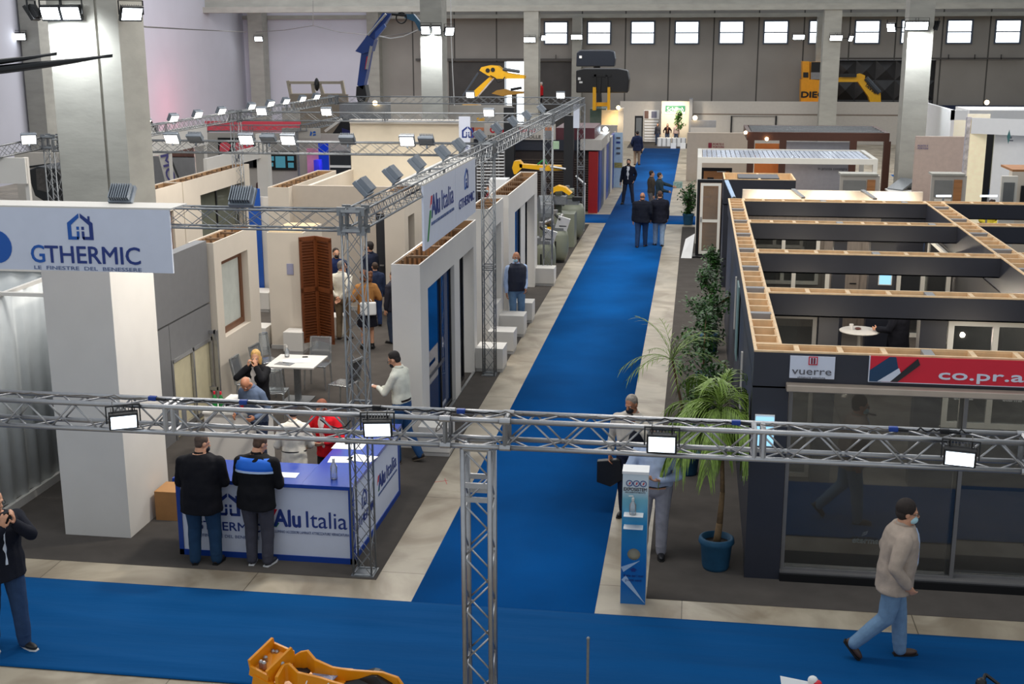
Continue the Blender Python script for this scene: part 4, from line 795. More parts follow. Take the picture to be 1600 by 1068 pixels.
q0, q1 = YP(1182, 655, 14.1), YP(1208, 700, 14.1); tp_ = thing('wall_tablet', 'pale blue screen on a white holder at the front corner pier of the right stand', 'tablet', (q0.x, 14.2, 0)); MB().box(q0.x, q1.x, 14.18, 14.22, q1.z, q0.z).build('screen', SCREEN, tp_); MB().box(q0.x - .01, q1.x + .01, 14.22, 14.25, q1.z - .02, q0.z + .02).build('frame', PAPER, tp_)
# high round table, person's cups
rt = thing('bistro_table', 'white round bistro table with a cup, seen inside the right stand', 'table', (3.15, 23.4, 0)); MB().lathe([(.36, 1.03), (.375, 1.04), (.375, 1.05), (.36, 1.06)], (3.15, 23.4, 0), 28).build('tabletop', WHITE, rt); MB().lathe([(.035, .03), (.035, 1.03)], (3.15, 23.4, 0)).build('leg', WHITE, rt); MB().lathe([(.22, .62), (.23, .65), (.2, .66)], (3.15, 23.4, 0)).build('shelf_ring', WHITE, rt)
for k in range(4): a = k * math.pi / 2 + .5; MB().slab((3.15, 23.4, .04), (3.15 + .34 * math.cos(a), 23.4 + .34 * math.sin(a), .02), .06, .03).build('foot', WHITE, rt)
tag(MB().lathe([(.03, 1.061), (.04, 1.16), (.036, 1.16), (.027, 1.07)], (3.0, 23.45, 0), 14).build('paper_cup', PAPER), 'white cup on the round bistro table', 'cup'); tag(MB().ell((3.12, 23.42, 1.085), (.06, .04, .025)).build('sweets_bowl', M('dark_sweets', (90, 50, 46), .5)), 'small dark heap of sweets on the round bistro table', 'sweets')
# small unit behind and the white framed door at the corner
su = thing('display_unit', 'small dark display unit with open wooden top behind the right stand', 'display unit', (1.6, 33.5, 0)); top_box(su, .72, 2.55, 32.6, 34.2, 'x', 2.2, 2, zi=2.6); MB().box(.74, 2.53, 32.62, 34.18, 0, 2.2).build('body', LDK, su); m = MB(); m.box(1.1, 2.15, 32.9, 33.9, 2.65, 2.87); m.build('inner_block', LDK, su)
dp = thing('display_door', 'white framed glass door in a dark frame standing by the aisle', 'door', (.3, 26.9, 0)); pA, pB = V((-.05, 28.4, 0)), V((.62, 28.6, 0))
yA = 29.2; q0, q1 = G(1086, 400), G(1130, 402)
yA = q0.y; xa, xb = q0.x, YP(1132, 300, yA).x; zt = YP(1088, 280, yA).z
f = frame_in(dp, 'y', yA, xa, xb, 0, zt, FRAMEB, .09, None, .16, 'outer_frame'); f = frame_in(dp, 'y', yA - .06, xa + .1, xb - .1, .09, zt - .1, FRAMEW, .08, GLASS, .07, 'door_leaf', (), ((zt * .47),)); MB().box(xa + .12, xa + .15, yA - .13, yA - .1, zt * .47 - .03, zt * .47 + .12).build('door_handle', ALU, f)
MB().box(xa - .35, xb, yA - .35, yA + .2, 0, .05).build('base_plate', BLACK, dp)
MB().box(xa + .03, xb - .03, yA + .5, yA + .56, .1, zt - .1).build('wood_sample', M('oak_board', (170, 116, 70), .5, var=.15, stretch=(.3, 1, 3)), dp)
tag(MB().prism([(xa - .42, yA - .45, .01), (xa - .1, yA - .45, .01), (xa - .03, yA - .2, .72), (xa - .3, yA - .2, .55)], (0, .02, 0)).build('leaning_panel', PAPER), 'white panel leaning against the dark door frame by the aisle', 'panel')
bl = thing('side_post', 'slanted pale blue strip standing on the dark side wall corner', 'strip', (1.0, 29.2, 2.85)); A_, B2 = YP(1135, 282, 29.6), YP(1147, 310, 28.7); MB().slab(A_, B2, .09, .03).build('strip', M('pale_blue_strip', (150, 176, 206), .5), bl); MB().ell(B2, .05).build('end_cap', BLACK, bl)
# white inner ceiling strips behind the last beam
wc = thing('white_partition', 'white partition strip glowing behind the farthest dark beam', 'wall', (3, 29.8, 0)); MB().box(1.1, 5.2, 29.6, 29.7, 0, 2.95).build('panel', M('cream_lit', (230, 216, 196), .6), wc)
for px in (1245, 1355): q = YP(px, 305, 29.2); MB().slab((q.x - .06, 29.6, 2.97), (q.x + .1, 28.6, 2.9), .09, .04).build('strut', GALV, wc)
for x, y in ((2, 16.3), (4.2, 16.5), (2, 20), (4, 20), (2.2, 23.2), (4.1, 23), (2.4, 26.8), (4.2, 27)):
    dl = D.lights.new('stand_fill', 'POINT'); dl.energy = 26; dl.color = (1, .86, .68); dl.shadow_soft_size = .035; do = D.objects.new('stand_fill', dl); COL.objects.link(do); do.location = (x, y - .4, 1.9)  # warm point fills added mid-room to brighten the window frames
for x in (1.8, 3.1, 4.5): lampat((x, 29.0, 2.7), (1, .86, .7), 45, .1, (math.radians(75), 0, 0), 'stand_fill')  # spots added to brighten the cream partition behind the last beam
# ================================================================== STANDS IN THE BACKGROUND
def pan(name, label, cat, px0, py0, px1, py1, Y, mat, th=.12, floor=True, group=None, z0=None):
    a, b = YP(px0, py0, Y), YP(px1, py1, Y); zb = (0 if floor else b.z) if z0 is None else z0
    t = thing(name, label, cat, ((a.x + b.x) / 2, Y, zb), group); MB().box(a.x, b.x, Y, Y + th, zb, a.z).build('panel', mat, t)
    t['_x'] = (a.x, b.x, a.z, b.z); return t
def deco(t, name, px0, py0, px1, py1, Y, mat, th=.03):
    a, b = YP(px0, py0, Y), YP(px1, py1, Y); return MB().box(a.x, b.x, Y, Y + th, b.z, a.z).build(name, mat, t)
def dtext(t, s, px, py, pw, ph, Y, mat, bold=.02, name='lettering'):
    a, b = YP(px, py, Y), YP(px + pw, py, Y); c = YP(px, py - ph, Y); return lettering(t, s, a, (1, 0, 0), (0, 0, 1), c.z - a.z, mat, width=b.x - a.x, bold=bold, name=name)
LG = M('light_grey_wall', (186, 180, 172), .6, var=.03); BGW = M('beige_partition', (198, 184, 168), .6, var=.03); SH = M('mid_grey_wall', (140, 140, 142), .6)
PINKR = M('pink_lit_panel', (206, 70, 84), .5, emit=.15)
# --- left side
m = MB(); t = thing('stand_fascia', 'white fascia band of the stand left behind the burning lamps', 'fascia', (-16, 36.5, 3)); MB().box(-16.1, -16, 33.5, 39.3, 3.05, 3.72).build('panel', WHITE, t)
for y in (33.6, 36.4, 39.2): MB().box(-16.1, -16.02, y - .04, y + .04, 0, 3.05).build('post', WHITE, t)
t = pan('partition_wall', 'grey partition behind the lettered feather flag', 'wall', 150, 243, 305, 290, 42, SH)
deco(t, 'mural', 262, 222, 303, 246, 42, M('brown_mural', (112, 78, 70), .6, var=.4, scale=2))
fl = thing('feather_flag', 'white feather flag with purple letters and a black edge pole', 'flag', YP(290, 330, 41)); A0, A1 = YP(285, 300, 41), YP(240, 195, 41)
pts = [YP(x, y, 41) for x, y in ((262, 300), (246, 236), (228, 190), (218, 168), (228, 175), (238, 195), (262, 236), (285, 300))]
MB().prism(pts, (0, .02, 0)).build('cloth', WHITE, fl); MB().path([V((YP(295, 400, 40.98).x, 40.98, 0))] + [YP(x, y, 40.98) for x, y in ((290, 330), (284, 290), (262, 235), (238, 193), (228, 174), (219, 167))], .035).build('pole', BLACK, fl)
PUR = M('purple_print', (84, 80, 140), .5)
dn = (YP(262, 285, 40.9) - YP(248, 237, 40.9)).normalized(); rt_ = V((-dn.z, 0, dn.x)); o = YP(251, 243, 40.9); lettering(fl, 'MO', o, dn, -rt_ if rt_.x < 0 else rt_, .3, PUR, width=.95, bold=.03)
t = thing('fascia_structure', 'white fascia frame with small dark logo left of the television', 'frame', (-14.2, 37, 0)); MB().box(-14.3, -14.2, 34.7, 39.3, 2.62, 3.02).build('fascia', WHITE, t); MB().box(-14.32, -14.18, 34.7, 34.85, 0, 2.62).build('post', WHITE, t); MB().box(-14.35, -13.95, 39.3, 39.6, 0, 3.4).build('post', WHITE, t)
decal(t, [[(0, 0), (.25, 0), (.25, 1), (0, 1)], [(.4, .1), (.8, 0), (.7, .5), (.45, .45)], [(.9, .5), (1.5, .3), (1.5, 1), (.95, 1)], [(1.0, 0), (1.5, 0), (1.4, .2)]], (-14.19, 37.0, 2.7), (0, 1, 0), (0, 0, 1), M('logo_dark', (60, 66, 80), .5), sx=.22)
t = pan('exhibition_wall', 'white wall with black world map panels and television', 'wall', 303, 207, 562, 300, 46.5, LG)
for a in ((340, 215, 378, 258), (378, 215, 406, 262), (395, 245, 412, 262)): deco(t, 'map_panel', *a, 46.4, BLACK)
cont = [(.05, .9), (.2, 1), (.35, .85), (.3, .6), (.22, .5), (.25, .2), (.18, 0), (.12, .35), (.02, .6)], [(.5, .95), (.7, 1), (.95, .9), (1, .7), (.8, .6), (.72, .4), (.6, .15), (.52, .45), (.46, .7)]
o = YP(343, 255, 46.38); decal(t, [list(c) for c in cont], o, (1, 0, 0), (0, 0, 1), PINKR, 'map_shape', sx=1.45, sy=.85)
tv = pan('television', 'large dark wall television showing bright tiles', 'television', 413, 236, 463, 266, 46.41, BLACK, .08, False)
for a in ((416, 244, 428, 251), (430, 244, 446, 262), (449, 244, 459, 251), (418, 254, 427, 260), (450, 254, 459, 262)): deco(tv, 'screen_tile', *a, 46.39, emis('tv_tile', (90, 160, 180), .5), .015)
tb2 = thing('desk', 'white desk below the wall television', 'desk', YP(445, 290, 45)); a, b = YP(428, 268, 45), YP(462, 290, 45); MB().box(a.x, b.x, 44.6, 45.2, 0, 1.0).build('body', WHITE, tb2); MB().box(a.x - .1, b.x + .1, 44.5, 45.3, 1.0, 1.04).build('top', WHITE, tb2)
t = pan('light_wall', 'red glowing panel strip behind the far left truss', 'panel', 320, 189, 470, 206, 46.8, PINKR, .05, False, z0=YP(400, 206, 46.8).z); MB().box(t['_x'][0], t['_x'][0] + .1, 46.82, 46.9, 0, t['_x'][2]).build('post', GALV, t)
truss('box_truss', 'truss with red light glowing through it above the world map', YP(315, 205, 45) , YP(466, 205, 45), .22, .014, .006, .3, None, (0, 1, 0)); a = YP(315, 200, 44)
for px in (318, 464): q = YP(px, 205, 45.1); t = thing('support_pole', 'thin leg under the %s end of the red glowing truss' % ('left' if px < 400 else 'right'), 'pole', (q.x, q.y, 0)); MB().tube((q.x, q.y, 0), (q.x, q.y, q.z), .04).build('pole', GALV, t)
truss('box_truss', 'short slanted truss right of the red glowing truss', (YP(466, 205, 45).x, 45.3, YP(466, 205, 45).z), (YP(466, 205, 45).x + .1, 54, YP(466, 205, 45).z), .22, .014, .006, .3, None, (1, 0, 0))
rl = D.lights.new('red_stage_light', 'POINT'); rl.energy = 120; rl.color = (1, .12, .22); rl.shadow_soft_size = .4; ro = D.objects.new('red_stage_light', rl); COL.objects.link(ro); ro.location = (-28.2, 70, 2.6)
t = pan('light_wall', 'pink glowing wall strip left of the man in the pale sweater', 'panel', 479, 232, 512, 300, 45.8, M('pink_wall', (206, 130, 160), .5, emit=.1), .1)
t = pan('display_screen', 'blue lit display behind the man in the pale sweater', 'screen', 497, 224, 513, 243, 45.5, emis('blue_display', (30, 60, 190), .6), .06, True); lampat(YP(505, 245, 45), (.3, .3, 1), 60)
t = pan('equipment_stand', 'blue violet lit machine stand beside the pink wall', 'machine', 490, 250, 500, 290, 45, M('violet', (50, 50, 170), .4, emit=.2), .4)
t = pan('fascia_board', 'white slanted fascia board above the pink wall', 'fascia', 440, 200, 500, 216, 45.4, LG, .1, False, z0=YP(470, 216, 45.4).z); decal(t, [[(0, 0), (.3, 0), (.5, .6), (.2, .9)], [(.6, 0), (1.2, .1), (1.2, .35), (.7, .3)], [(.6, .5), (1.2, .5), (1.1, .9), (.7, .8)]], YP(484, 212, 45.38), (1, 0, 0), (0, 0, 1), GB, sx=.2)
t = thing('dark_tent', 'black tent front with dark blue inner wall left of the cream wall', 'tent', YP(530, 300, 48)); MB().prism([YP(x, y, 48) for x, y in ((508, 300), (515, 215), (534, 188), (552, 190), (552, 300))], (0, 1.5, 0)).build('body', M('tent_black', (14, 15, 22), .6), t)
MB().slab(YP(508, 205, 47.9), YP(534, 186, 47.9), .1, .1).build('edge', WHITE, t); MB().prism([YP(x, y, 47.95) for x, y in ((534, 200), (536, 250), (549, 240), (549, 205))], (0, .03, 0)).build('inner_wall', M('tent_blue', (24, 30, 90), .6), t)
t = pan('equipment_case', 'dark glazed case with pale lower edge behind the left stand', 'case', 515, 237, 548, 262, 44, M('case_dark', (40, 44, 50), .3), .6); deco(t, 'rim', 515, 258, 548, 262, 43.96, PAPER)
for a, lab in (((453, 147, 545, 200), 'large beige board behind the tilted truck frame'), ((440, 168, 468, 198), 'pale grey board standing before the beige one')):
    pan('backdrop_board', lab, 'board', *a, 55 if a[0] > 450 else 53.5, M('taupe_board', (150, 138, 124), .6) if a[0] > 450 else LG)
tf = thing('tipper_truck', 'tilted beige steel truck ladder frame above the far boards', 'truck frame', YP(495, 200, 57)); TBE = M('beige_steel', (172, 162, 146), .5)
for a, b in (((450, 126), (457, 160)), ((534, 126), (541, 162)), ((488, 128), (491, 147)), ((498, 128), (505, 147))): MB().slab(YP(*a, 56), YP(*b, 56), .14, .14, (0, 1, 0)).build('side_rail', TBE, tf)
for a, b in (((452, 129), (534, 129)), ((454, 148), (538, 148))): MB().slab(YP(*a, 56), YP(*b, 56), .12, .2, (0, 1, 0)).build('cross_rail', TBE, tf)
MB().ell(YP(495, 132, 55.9), (.12, .12, .3)).build('hook', BLACK, tf); MB().box(YP(497, 150, 56).x - .2, YP(497, 150, 56).x + .2, 56.05, 56.3, 0, YP(500, 148, 56).z).build('stand', TBE, tf)
# truck crane
MB().box(YP(510, 300, 48).x, YP(550, 300, 48).x, 48, 49.5, 0, YP(520, 290, 48).z).build('base', M('tent_black'), t)
bc = thing('truck_crane', 'blue folding truck crane arm raised in front of the far left wall', 'crane', YP(568, 200, 52)); CB = M('crane_blue', (24, 58, 130), .35); YC = 52
def poly(t, name, pts, Y, mat, th=.5, bev=.0): return MB().prism([YP(x, y, Y) for x, y in pts], (0, th, 0)).build(name, mat, t, bevel=bev)
poly(bc, 'lower_boom', [(558, 133), (565, 78), (579, 78), (573, 112), (567, 140)], YC, CB); poly(bc, 'elbow', [(555, 80), (574, 55), (585, 62), (580, 80), (566, 84)], YC - .1, CB, .6)
poly(bc, 'upper_boom', [(570, 60), (598, 20), (612, 21), (585, 62)], YC, CB, .4); poly(bc, 'outer_boom', [(586, 50), (600, 37), (602, 42), (586, 62)], YC - .15, M('crane_blue_light', (50, 84, 160), .35), .2)
MB().tube(YP(575, 55, YC - .2), YP(603, 22, YC - .2), .05).build('hydraulic_ram', ALU, bc); MB().tube(YP(580, 72, YC - .2), YP(573, 108, YC - .2), .06).build('hydraulic_ram', ALU, bc); poly(bc, 'red_label', [(570, 108), (573, 88), (577, 88), (574, 108)], YC - .06, RED, .05)
poly(bc, 'tip_boom', [(632, 22), (646, 22), (656, 34), (660, 48), (655, 48), (648, 34), (632, 28)], YC, M('crane_teal', (40, 90, 120), .4), .3)
mm = MB(); c0 = YP(627, 28, YC)
for k in range(14): a = k * .45; mm.tube(c0 + V((math.cos(a) * .22, 0, math.sin(a) * .22)), c0 + V((math.cos(a + .45) * .22, .02, math.sin(a + .45) * .22)), .03)
mm.tube(YP(612, 22, YC), YP(634, 24, YC), .06); mm.build('hose', BLACK, bc)
poly(bc, 'slew_base', [(556, 150), (557, 135), (570, 133), (573, 150), (567, 165), (561, 164)], YC, BLACK, .6); MB().tube(YP(567, 164, YC + .3), V((YP(567, 164, YC).x, YC + .3, 0)), .25).build('column', M('crane_column', (90, 96, 104), .5), bc)
t = pan('truck_bed', 'grey truck bed with a warm lamp below the blue crane', 'truck', 530, 163, 612, 177, 50, GALV, 2.0, False, z0=1.2); MB().box(t['_x'][0], t['_x'][1], 50.2, 51.8, 0, 1.2).build('chassis', BLACK, t); MB().ell(YP(586, 161, 49.8), .1).build('lamp', emis('warm_bulb', (255, 220, 160), 12), t)
t = pan('partition_wall', 'pale partition along the farthest cross truss', 'wall', 610, 150, 660, 230, 43, LG); t = pan('partition_wall', 'pale partition under the yellow excavator arm', 'wall', 702, 164, 800, 180, 52, LG)
# yellow excavator in front of the open hall door
ex = thing('excavator', 'yellow excavator arm bent in front of the bright yard doorway', 'excavator', YP(760, 200, 74)); YE = 74
poly(ex, 'boom', [(729, 152), (765, 120), (770, 122), (744, 152)], YE, YEL, .8); poly(ex, 'arm_knee', [(749, 110), (752, 105), (765, 102), (778, 103), (786, 110), (792, 114), (819, 118), (819, 123), (776, 123), (762, 118)], YE - .1, YEL, .8)
for c in ((762, 110), (770, 109)): MB().tube(YP(*c, YE - .15), YP(*c, YE), .13, n=10).build('pin', BLACK, ex)
MB().tube(YP(748, 114, YE - .1), YP(724, 150, YE - .1), .09).build('hydraulic_ram', M('ram_dark', (60, 66, 74), .4), ex); MB().tube(YP(786, 108, YE - .1), YP(812, 112, YE - .1), .1).build('hydraulic_ram', MATS['ram_dark'], ex)
MB().path([YP(x, y, YE - .2) for x, y in ((766, 118), (774, 122), (778, 129), (784, 127), (789, 120))], .03).build('hose', BLACK, ex); MB().box(YP(722, 150, YE).x, YP(745, 150, YE).x, YE, YE + 1.5, 0, 2.6).build('body', YEL, ex)
ex2 = thing('excavator', 'ochre excavator arm further back in the bright yard doorway', 'excavator', YP(785, 180, 82)); poly(ex2, 'arm_knee', [(768, 146), (776, 141), (790, 139), (799, 142), (819, 143), (819, 146), (800, 148), (785, 150)], 82, M('ochre', (190, 140, 50), .4), .6); MB().tube(YP(798, 140, 81.9), YP(815, 137, 81.9), .09).build('hydraulic_ram', BLACK, ex2); MB().box(-12.2, -11.9, 82.1, 82.5, 0, 2.9).build('body', M('dark_base', (60, 56, 50), .6), ex2)
# wheel loader with two raised black buckets
BK = M('bucket_black', (24, 24, 28), .35, var=.1)
def bucket(t, pts, Y, th=1.0):
    poly(t, 'shell', pts, Y, BK, th)
l1 = thing('wheel_loader', 'yellow loader lifting a wide black bucket, front one of two', 'loader', YP(940, 250, 60))
poly(l1, 'bucket', [(900, 145), (900, 110), (912, 107), (965, 107), (980, 110), (983, 125), (981, 145)], 60, BK, 1.1, .05)
for a in ((926, 140, 931, 172), (949, 140, 953, 172)): x0, x1 = YP(a[0], 150, 59.8).x, YP(a[2], 150, 59.8).x; MB().box(x0, x1, 59.8, 60.2, YP(940, a[3], 60).z, YP(940, a[1] - 4, 60).z).build('lift_arm', YEL, l1)
poly(l1, 'cross_tube', [(931, 160), (949, 160), (949, 166), (931, 166)], 60, YEL, .3); MB().box(YP(922, 170, 61).x, YP(947, 170, 61).x, 61, 63, 1.2, YP(930, 170, 61).z).build('cab', M('cab_green_glass', (90, 110, 104), .1, spec=.8), l1); poly(l1, 'mudguard', [(948, 186), (956, 188), (967, 190), (969, 200), (948, 200)], 61, YEL, .6)
MB().box(YP(918, 170, 61).x, YP(952, 170, 61).x, 60.8, 63.5, .3, 1.2).build('body', YEL, l1)
for x in (918, 950):
    q = YP(x, 250, 61).x
    for yy in (61, 63): MB().tube((q - .15, yy, .55), (q + .2, yy, .55), .55, n=18).build('wheel', BLACK, l1)
for a in ((903, 121, 907, 125), (905, 127, 910, 130)): deco(l1, 'sticker', *a, 59.97, PAPER)
mm = MB()
for a, b in (((925, 118), (955, 118)), ((930, 115), (930, 140)), ((948, 116), (948, 140)), ((938, 122), (936, 150))): mm.slab(YP(*a, 59.9), YP(*b, 59.9), .1, .1, (0, 1, 0))
mm.build('coupling', BLACK, l1)
l2 = thing('wheel_loader', 'smaller black bucket raised behind and above the first one', 'loader', YP(930, 250, 66)); poly(l2, 'bucket', [(900, 104), (901, 82), (906, 78), (953, 78), (959, 80), (961, 92), (960, 104)], 66, M('bucket_bluish', (24, 30, 42), .35), .9, .05); MB().tube(YP(932, 95, 66.4), V((YP(942, 110, 66.4).x, 66.4, 0)), .18).build('lift_arm', BLACK, l2); deco(l2, 'sticker', 905, 87, 909, 91, 65.97, PAPER)
# orange machine tower with lettering, yellow excavator right
om = thing('telehandler', 'orange machine tower with black lettering behind the beige partitions', 'machine', YP(1268, 158, 82)); MO = M('deep_orange', (238, 160, 24), .4)
poly(om, 'body', [(1251, 170), (1252, 124), (1290, 124), (1290, 170)], 82, MO, 1.3); poly(om, 'left_box', [(1254, 124), (1254, 96), (1265, 96), (1265, 124)], 82, MO, 1.2); poly(om, 'cab', [(1266, 125), (1266, 97), (1290, 97), (1290, 125)], 82.1, MO, 1.2); poly(om, 'cab_window', [(1267, 113), (1268, 97), (1283, 97), (1282, 113)], 82, BLACK, .2); poly(om, 'grey_door', [(1267, 124), (1267, 113), (1281, 113), (1281, 125)], 82, SH, .2); poly(om, 'lamp_box', [(1255, 121), (1255, 113), (1263, 113), (1263, 121)], 81.95, BLACK, .1)
dtext(om, 'DIECI', 1252, 152, 40, 9, 81.97, BLACK, .05); MB().box(YP(1252, 150, 82).x, YP(1290, 150, 82).x, 82, 81, 0, 2.2).build('base', MO, om)
e3 = thing('excavator', 'yellow excavator arm in front of the quilted dark door on the right', 'excavator', YP(1350, 158, 81)); poly(e3, 'upper_arm', [(1310, 128), (1311, 122), (1345, 115), (1352, 118), (1351, 124), (1340, 128)], 81, YEL, .7); poly(e3, 'boom', [(1340, 127), (1348, 122), (1376, 145), (1377, 170), (1363, 170), (1357, 151)], 80.9, YEL, .7)
MB().tube(YP(1353, 122, 80.8), YP(1374, 145, 80.8), .16).build('hydraulic_ram', MATS['ram_dark'], e3); MB().box(YP(1312, 121, 80.8).x, YP(1338, 121, 80.8).x, 80.7, 80.8, YP(1325, 118, 80.8).z - .1, YP(1325, 115, 80.8).z).build('ram_cover', BLACK, e3)
u_ = (YP(1367, 145, 80.85) - YP(1351, 132, 80.85)).normalized(); lettering(e3, 'YANMAR', YP(1351, 134, 80.85), u_, V((-u_.z, 0, u_.x)) if u_.z < 0 else V((0, 0, 1)), .22, BLACK, width=.85, bold=.03); MB().box(YP(1360, 150, 81).x, YP(1378, 150, 81).x, 81, 82.5, 0, 2.4).build('body', YEL, e3)
# --- roller shutter stand
rs = thing('shutter_stand', 'dark roller shutter stand with red pillar and big lettered banner', 'stand', YP(840, 330, 46.8)); YS = 46.8; x0, x1 = YP(740, 300, YS).x, YP(926, 300, YS).x; zt = YP(800, 193, YS).z; zb = YP(800, 218, YS).z
BRS = M('brown_slats', (46, 36, 34), .5, var=.1)
MB().box(x0, x1, YS + .2, YS + 4, 0, zb - .35).build('body', BRS, rs); sl = MB(); n = 22
for k in range(n): z = .1 + (zb - .8) * k / n; sl.box(x0 + .1, x1 - .1, YS + .12, YS + .2, z, z + .055)
sl.build('slats', M('slat_highlight', (74, 62, 56), .4), rs); MB().box(x0, x1, YS + .1, YS + 4, zb - .4, zb).build('dark_band', M('band_slate', (44, 48, 60), .5), rs)
bnr = MB().box(YP(757, 200, YS).x, YP(868, 200, YS).x, YS - .02, YS + .05, zb, zt).build('banner', M('banner_cream', (206, 198, 188), .5), rs)
dtext(rs, 'Come', 766, 207, 26, 9, YS - .03, RED, .05); dtext(rs, 'ffares', 809, 206, 28, 7, YS - .03, RED, .04); dtext(rs, 'SERRAN', 762, 216, 28, 5, YS - .03, BLACK, .01); dtext(rs, 'IMOLLE', 818, 216, 27, 5, YS - .03, BLACK, .01)
for a in ((742, 199, 756, 215), (850, 199, 864, 215)): deco(rs, 'orange_label', a[0], a[1], a[2], a[1] + 5, YS - .05, M('label_orange', (206, 130, 92), .5)); deco(rs, 'grey_label', a[0], a[1] + 5, a[2], a[3] + 2, YS - .05, SH)
deco(rs, 'red_strip', 736, 199, 741, 215, YS - .05, M('dark_red', (140, 16, 24), .5)); deco(rs, 'yellow_box', 745, 184, 757, 189, YS - .05, YEL)
rp_ = G(931, 333); MB().box(rp_.x - .3, rp_.x + .05, rp_.y, rp_.y + .3, 0, YP(930, 237, rp_.y).z).build('red_pillar', M('pillar_red', (150, 18, 22), .4), rs)
xw = rp_.x + .08
for k in range(8): y = rp_.y + .35 + k * 1.25; MB().box(xw - .1, xw, y, y + 1.15, 0, 2.35).build('side_panel', (BLUE if k % 3 == 0 else M('slate_blue', (62, 78, 104), .4) if k % 3 == 1 else LG), rs)
MB().box(xw - .7, xw + .1, rp_.y, rp_.y + 4.5, 2.36, 2.75).build('roof_box', LG, rs); MB().ell(YP(946, 202, 50), .1).build('lamp', emis('cold_bulb', (220, 240, 255), 14), rs); lampat(YP(946, 206, 49.9), e=60)
MB().box(YP(868, 200, YS).x, xw - .2, YS + .1, YS + 3, zb, zb + .45).build('maroon_roof', M('maroon_roof', (90, 40, 50), .5), rs)
for px0, px1, lab in ((787, 803, 'dark steel column with cables behind the banner of the shutter stand'), (881, 896, 'dark steel column in front of the shutter stand')):
    a, b = YP(px0, 200, 45.5), YP(px1, 200, 45.5); cl = thing('steel_column', lab, 'column', ((a.x + b.x) / 2, 45.6, 0)); MB().box(a.x, b.x, 45.5, 45.85, 0, YP(795, 168 if px0 < 800 else 180, 45.5).z).build('shaft', M('graphite', (34, 35, 38), .5), cl); MB().box(a.x - .05, b.x + .05, 45.45, 45.9, 0, .04).build('base', BLACK, cl)
wr = thing('wire_rack', 'pale wire rack wall left of the yellow robot arm', 'rack', YP(765, 300, 44)); m = MB()
for k in range(13): a = YP(745, 238 + k * 5, 44); b = YP(788, 238 + k * 5, 44); m.tube(a, b, .03, n=5)
m.build('shelf_wires', PAPER, wr); m = MB()
for px in (745, 752, 767, 779, 788): a = YP(px, 236, 44.05); m.tube(a, (a.x, a.y, 0), .025, n=5)
m.build('uprights', ALU, wr)
vb2 = thing('hanging_banner', 'small white banner at the far end of the aisle truss', 'banner', YP(901, 200, 42.3)); a, b = YP(896, 163, 41.92), YP(905, 200, 41.92); MB().box(a.x, b.x, 41.92, 41.99, b.z, a.z).build('print', SIGNW, vb2)
# machines on the neighbouring stand
ra = thing('robot_arm', 'yellow horizontal machine arm with dark lettering', 'robot arm', YP(845, 330, 40)); YR = 40
poly(ra, 'clamp_head', [(800, 262), (803, 252), (811, 251), (816, 257), (816, 262), (806, 272), (803, 272)], YR, YEL, .4); poly(ra, 'beam', [(811, 256), (850, 259), (850, 266), (812, 262)], YR, YEL, .3); poly(ra, 'front_beam', [(850, 258), (876, 259), (878, 266), (850, 267)], YR, YEL, .3); deco(ra, 'grey_joint', 843, 262, 851, 267, YR - .02, LG)
MB().tube(YP(860, 260, YR - .05), YP(884, 264, YR - .05), .04).build('ram', ALU, ra); MB().box(YP(845, 270, YR).x, YP(852, 270, YR).x, YR + .05, YR + .3, 0, YP(850, 266, YR).z).build('column', GALV, ra); mm = MB().path([YP(x, y, YR) for x, y in ((840, 257), (846, 252), (851, 249), (855, 257))], .03); mm.build('valve', GREEN, ra)
MG = M('machine_grey_green', (122, 126, 110), .45, var=.04)
def machine(label, px, py, rad, h, extra):
    b = G(px, py); t = thing('milling_machine', label, 'machine', (b.x, b.y + rad, 0), 'grey green metalworking machines'); c = V((b.x, b.y + rad, 0))
    MB().lathe([(rad * .6, .0), (rad * .62, .09)], c, 22).build('plinth', BLACK, t); MB().lathe([(rad * .66, .09), (rad * .86, .2), (rad * .98, h * .35), (rad, h * .6), (rad * .95, h * .85), (rad * .8, h), (rad * .1, h)], c, 26).build('housing', MG, t, smooth=True); MB().tube(c + V((-rad * .3, -rad * .98, h * .3)), c + V((-rad * .3, -rad * .98, h * .7)), .02).build('door_handle', BLACK, t); MB().box(c.x - rad * .8, c.x + rad * .5, c.y - rad * .6, c.y + rad * .6, h, h + .18).build('table', GALV, t); MB().box(c.x - rad * .5, c.x + rad * .1, c.y - rad * .3, c.y + rad * .5, h + .18, h + .5).build('gearbox', MG, t, bevel=.03); MB().box(c.x + rad * .05, c.x + rad * .8, c.y - rad * .7, c.y - rad * .2, h + .14, h + .26).build('vice', BLACK, t)
    if extra: MB().slab(c + V((rad * .2, -rad * .5, h + .05)), c + V((rad * .65, -rad * .95, h + .42)), .36, .03, (0, 1, .3)).build('control_panel', PAPER, t)
    MB().tube(c + V((-rad * .4, 0, h + .18)), c + V((-rad * .4, 0, h + .6)), .07).build('spindle', ALU, t); MB().tube(c + V((-rad * .4, -.2, h + .5)), c + V((rad * .2, -.25, h + .35)), .04).build('lever', BLACK, t); return c
c1 = machine('rounded grey green machine with steel table nearest the cross carpet', 892, 376, .42, 1.15, False); c2 = machine('grey green machine with tilted white control panel, middle one', 872, 412, .28, .95, True); c3 = machine('grey green machine partly hidden by the white wall end, nearest one', 850, 430, .3, .85, True)
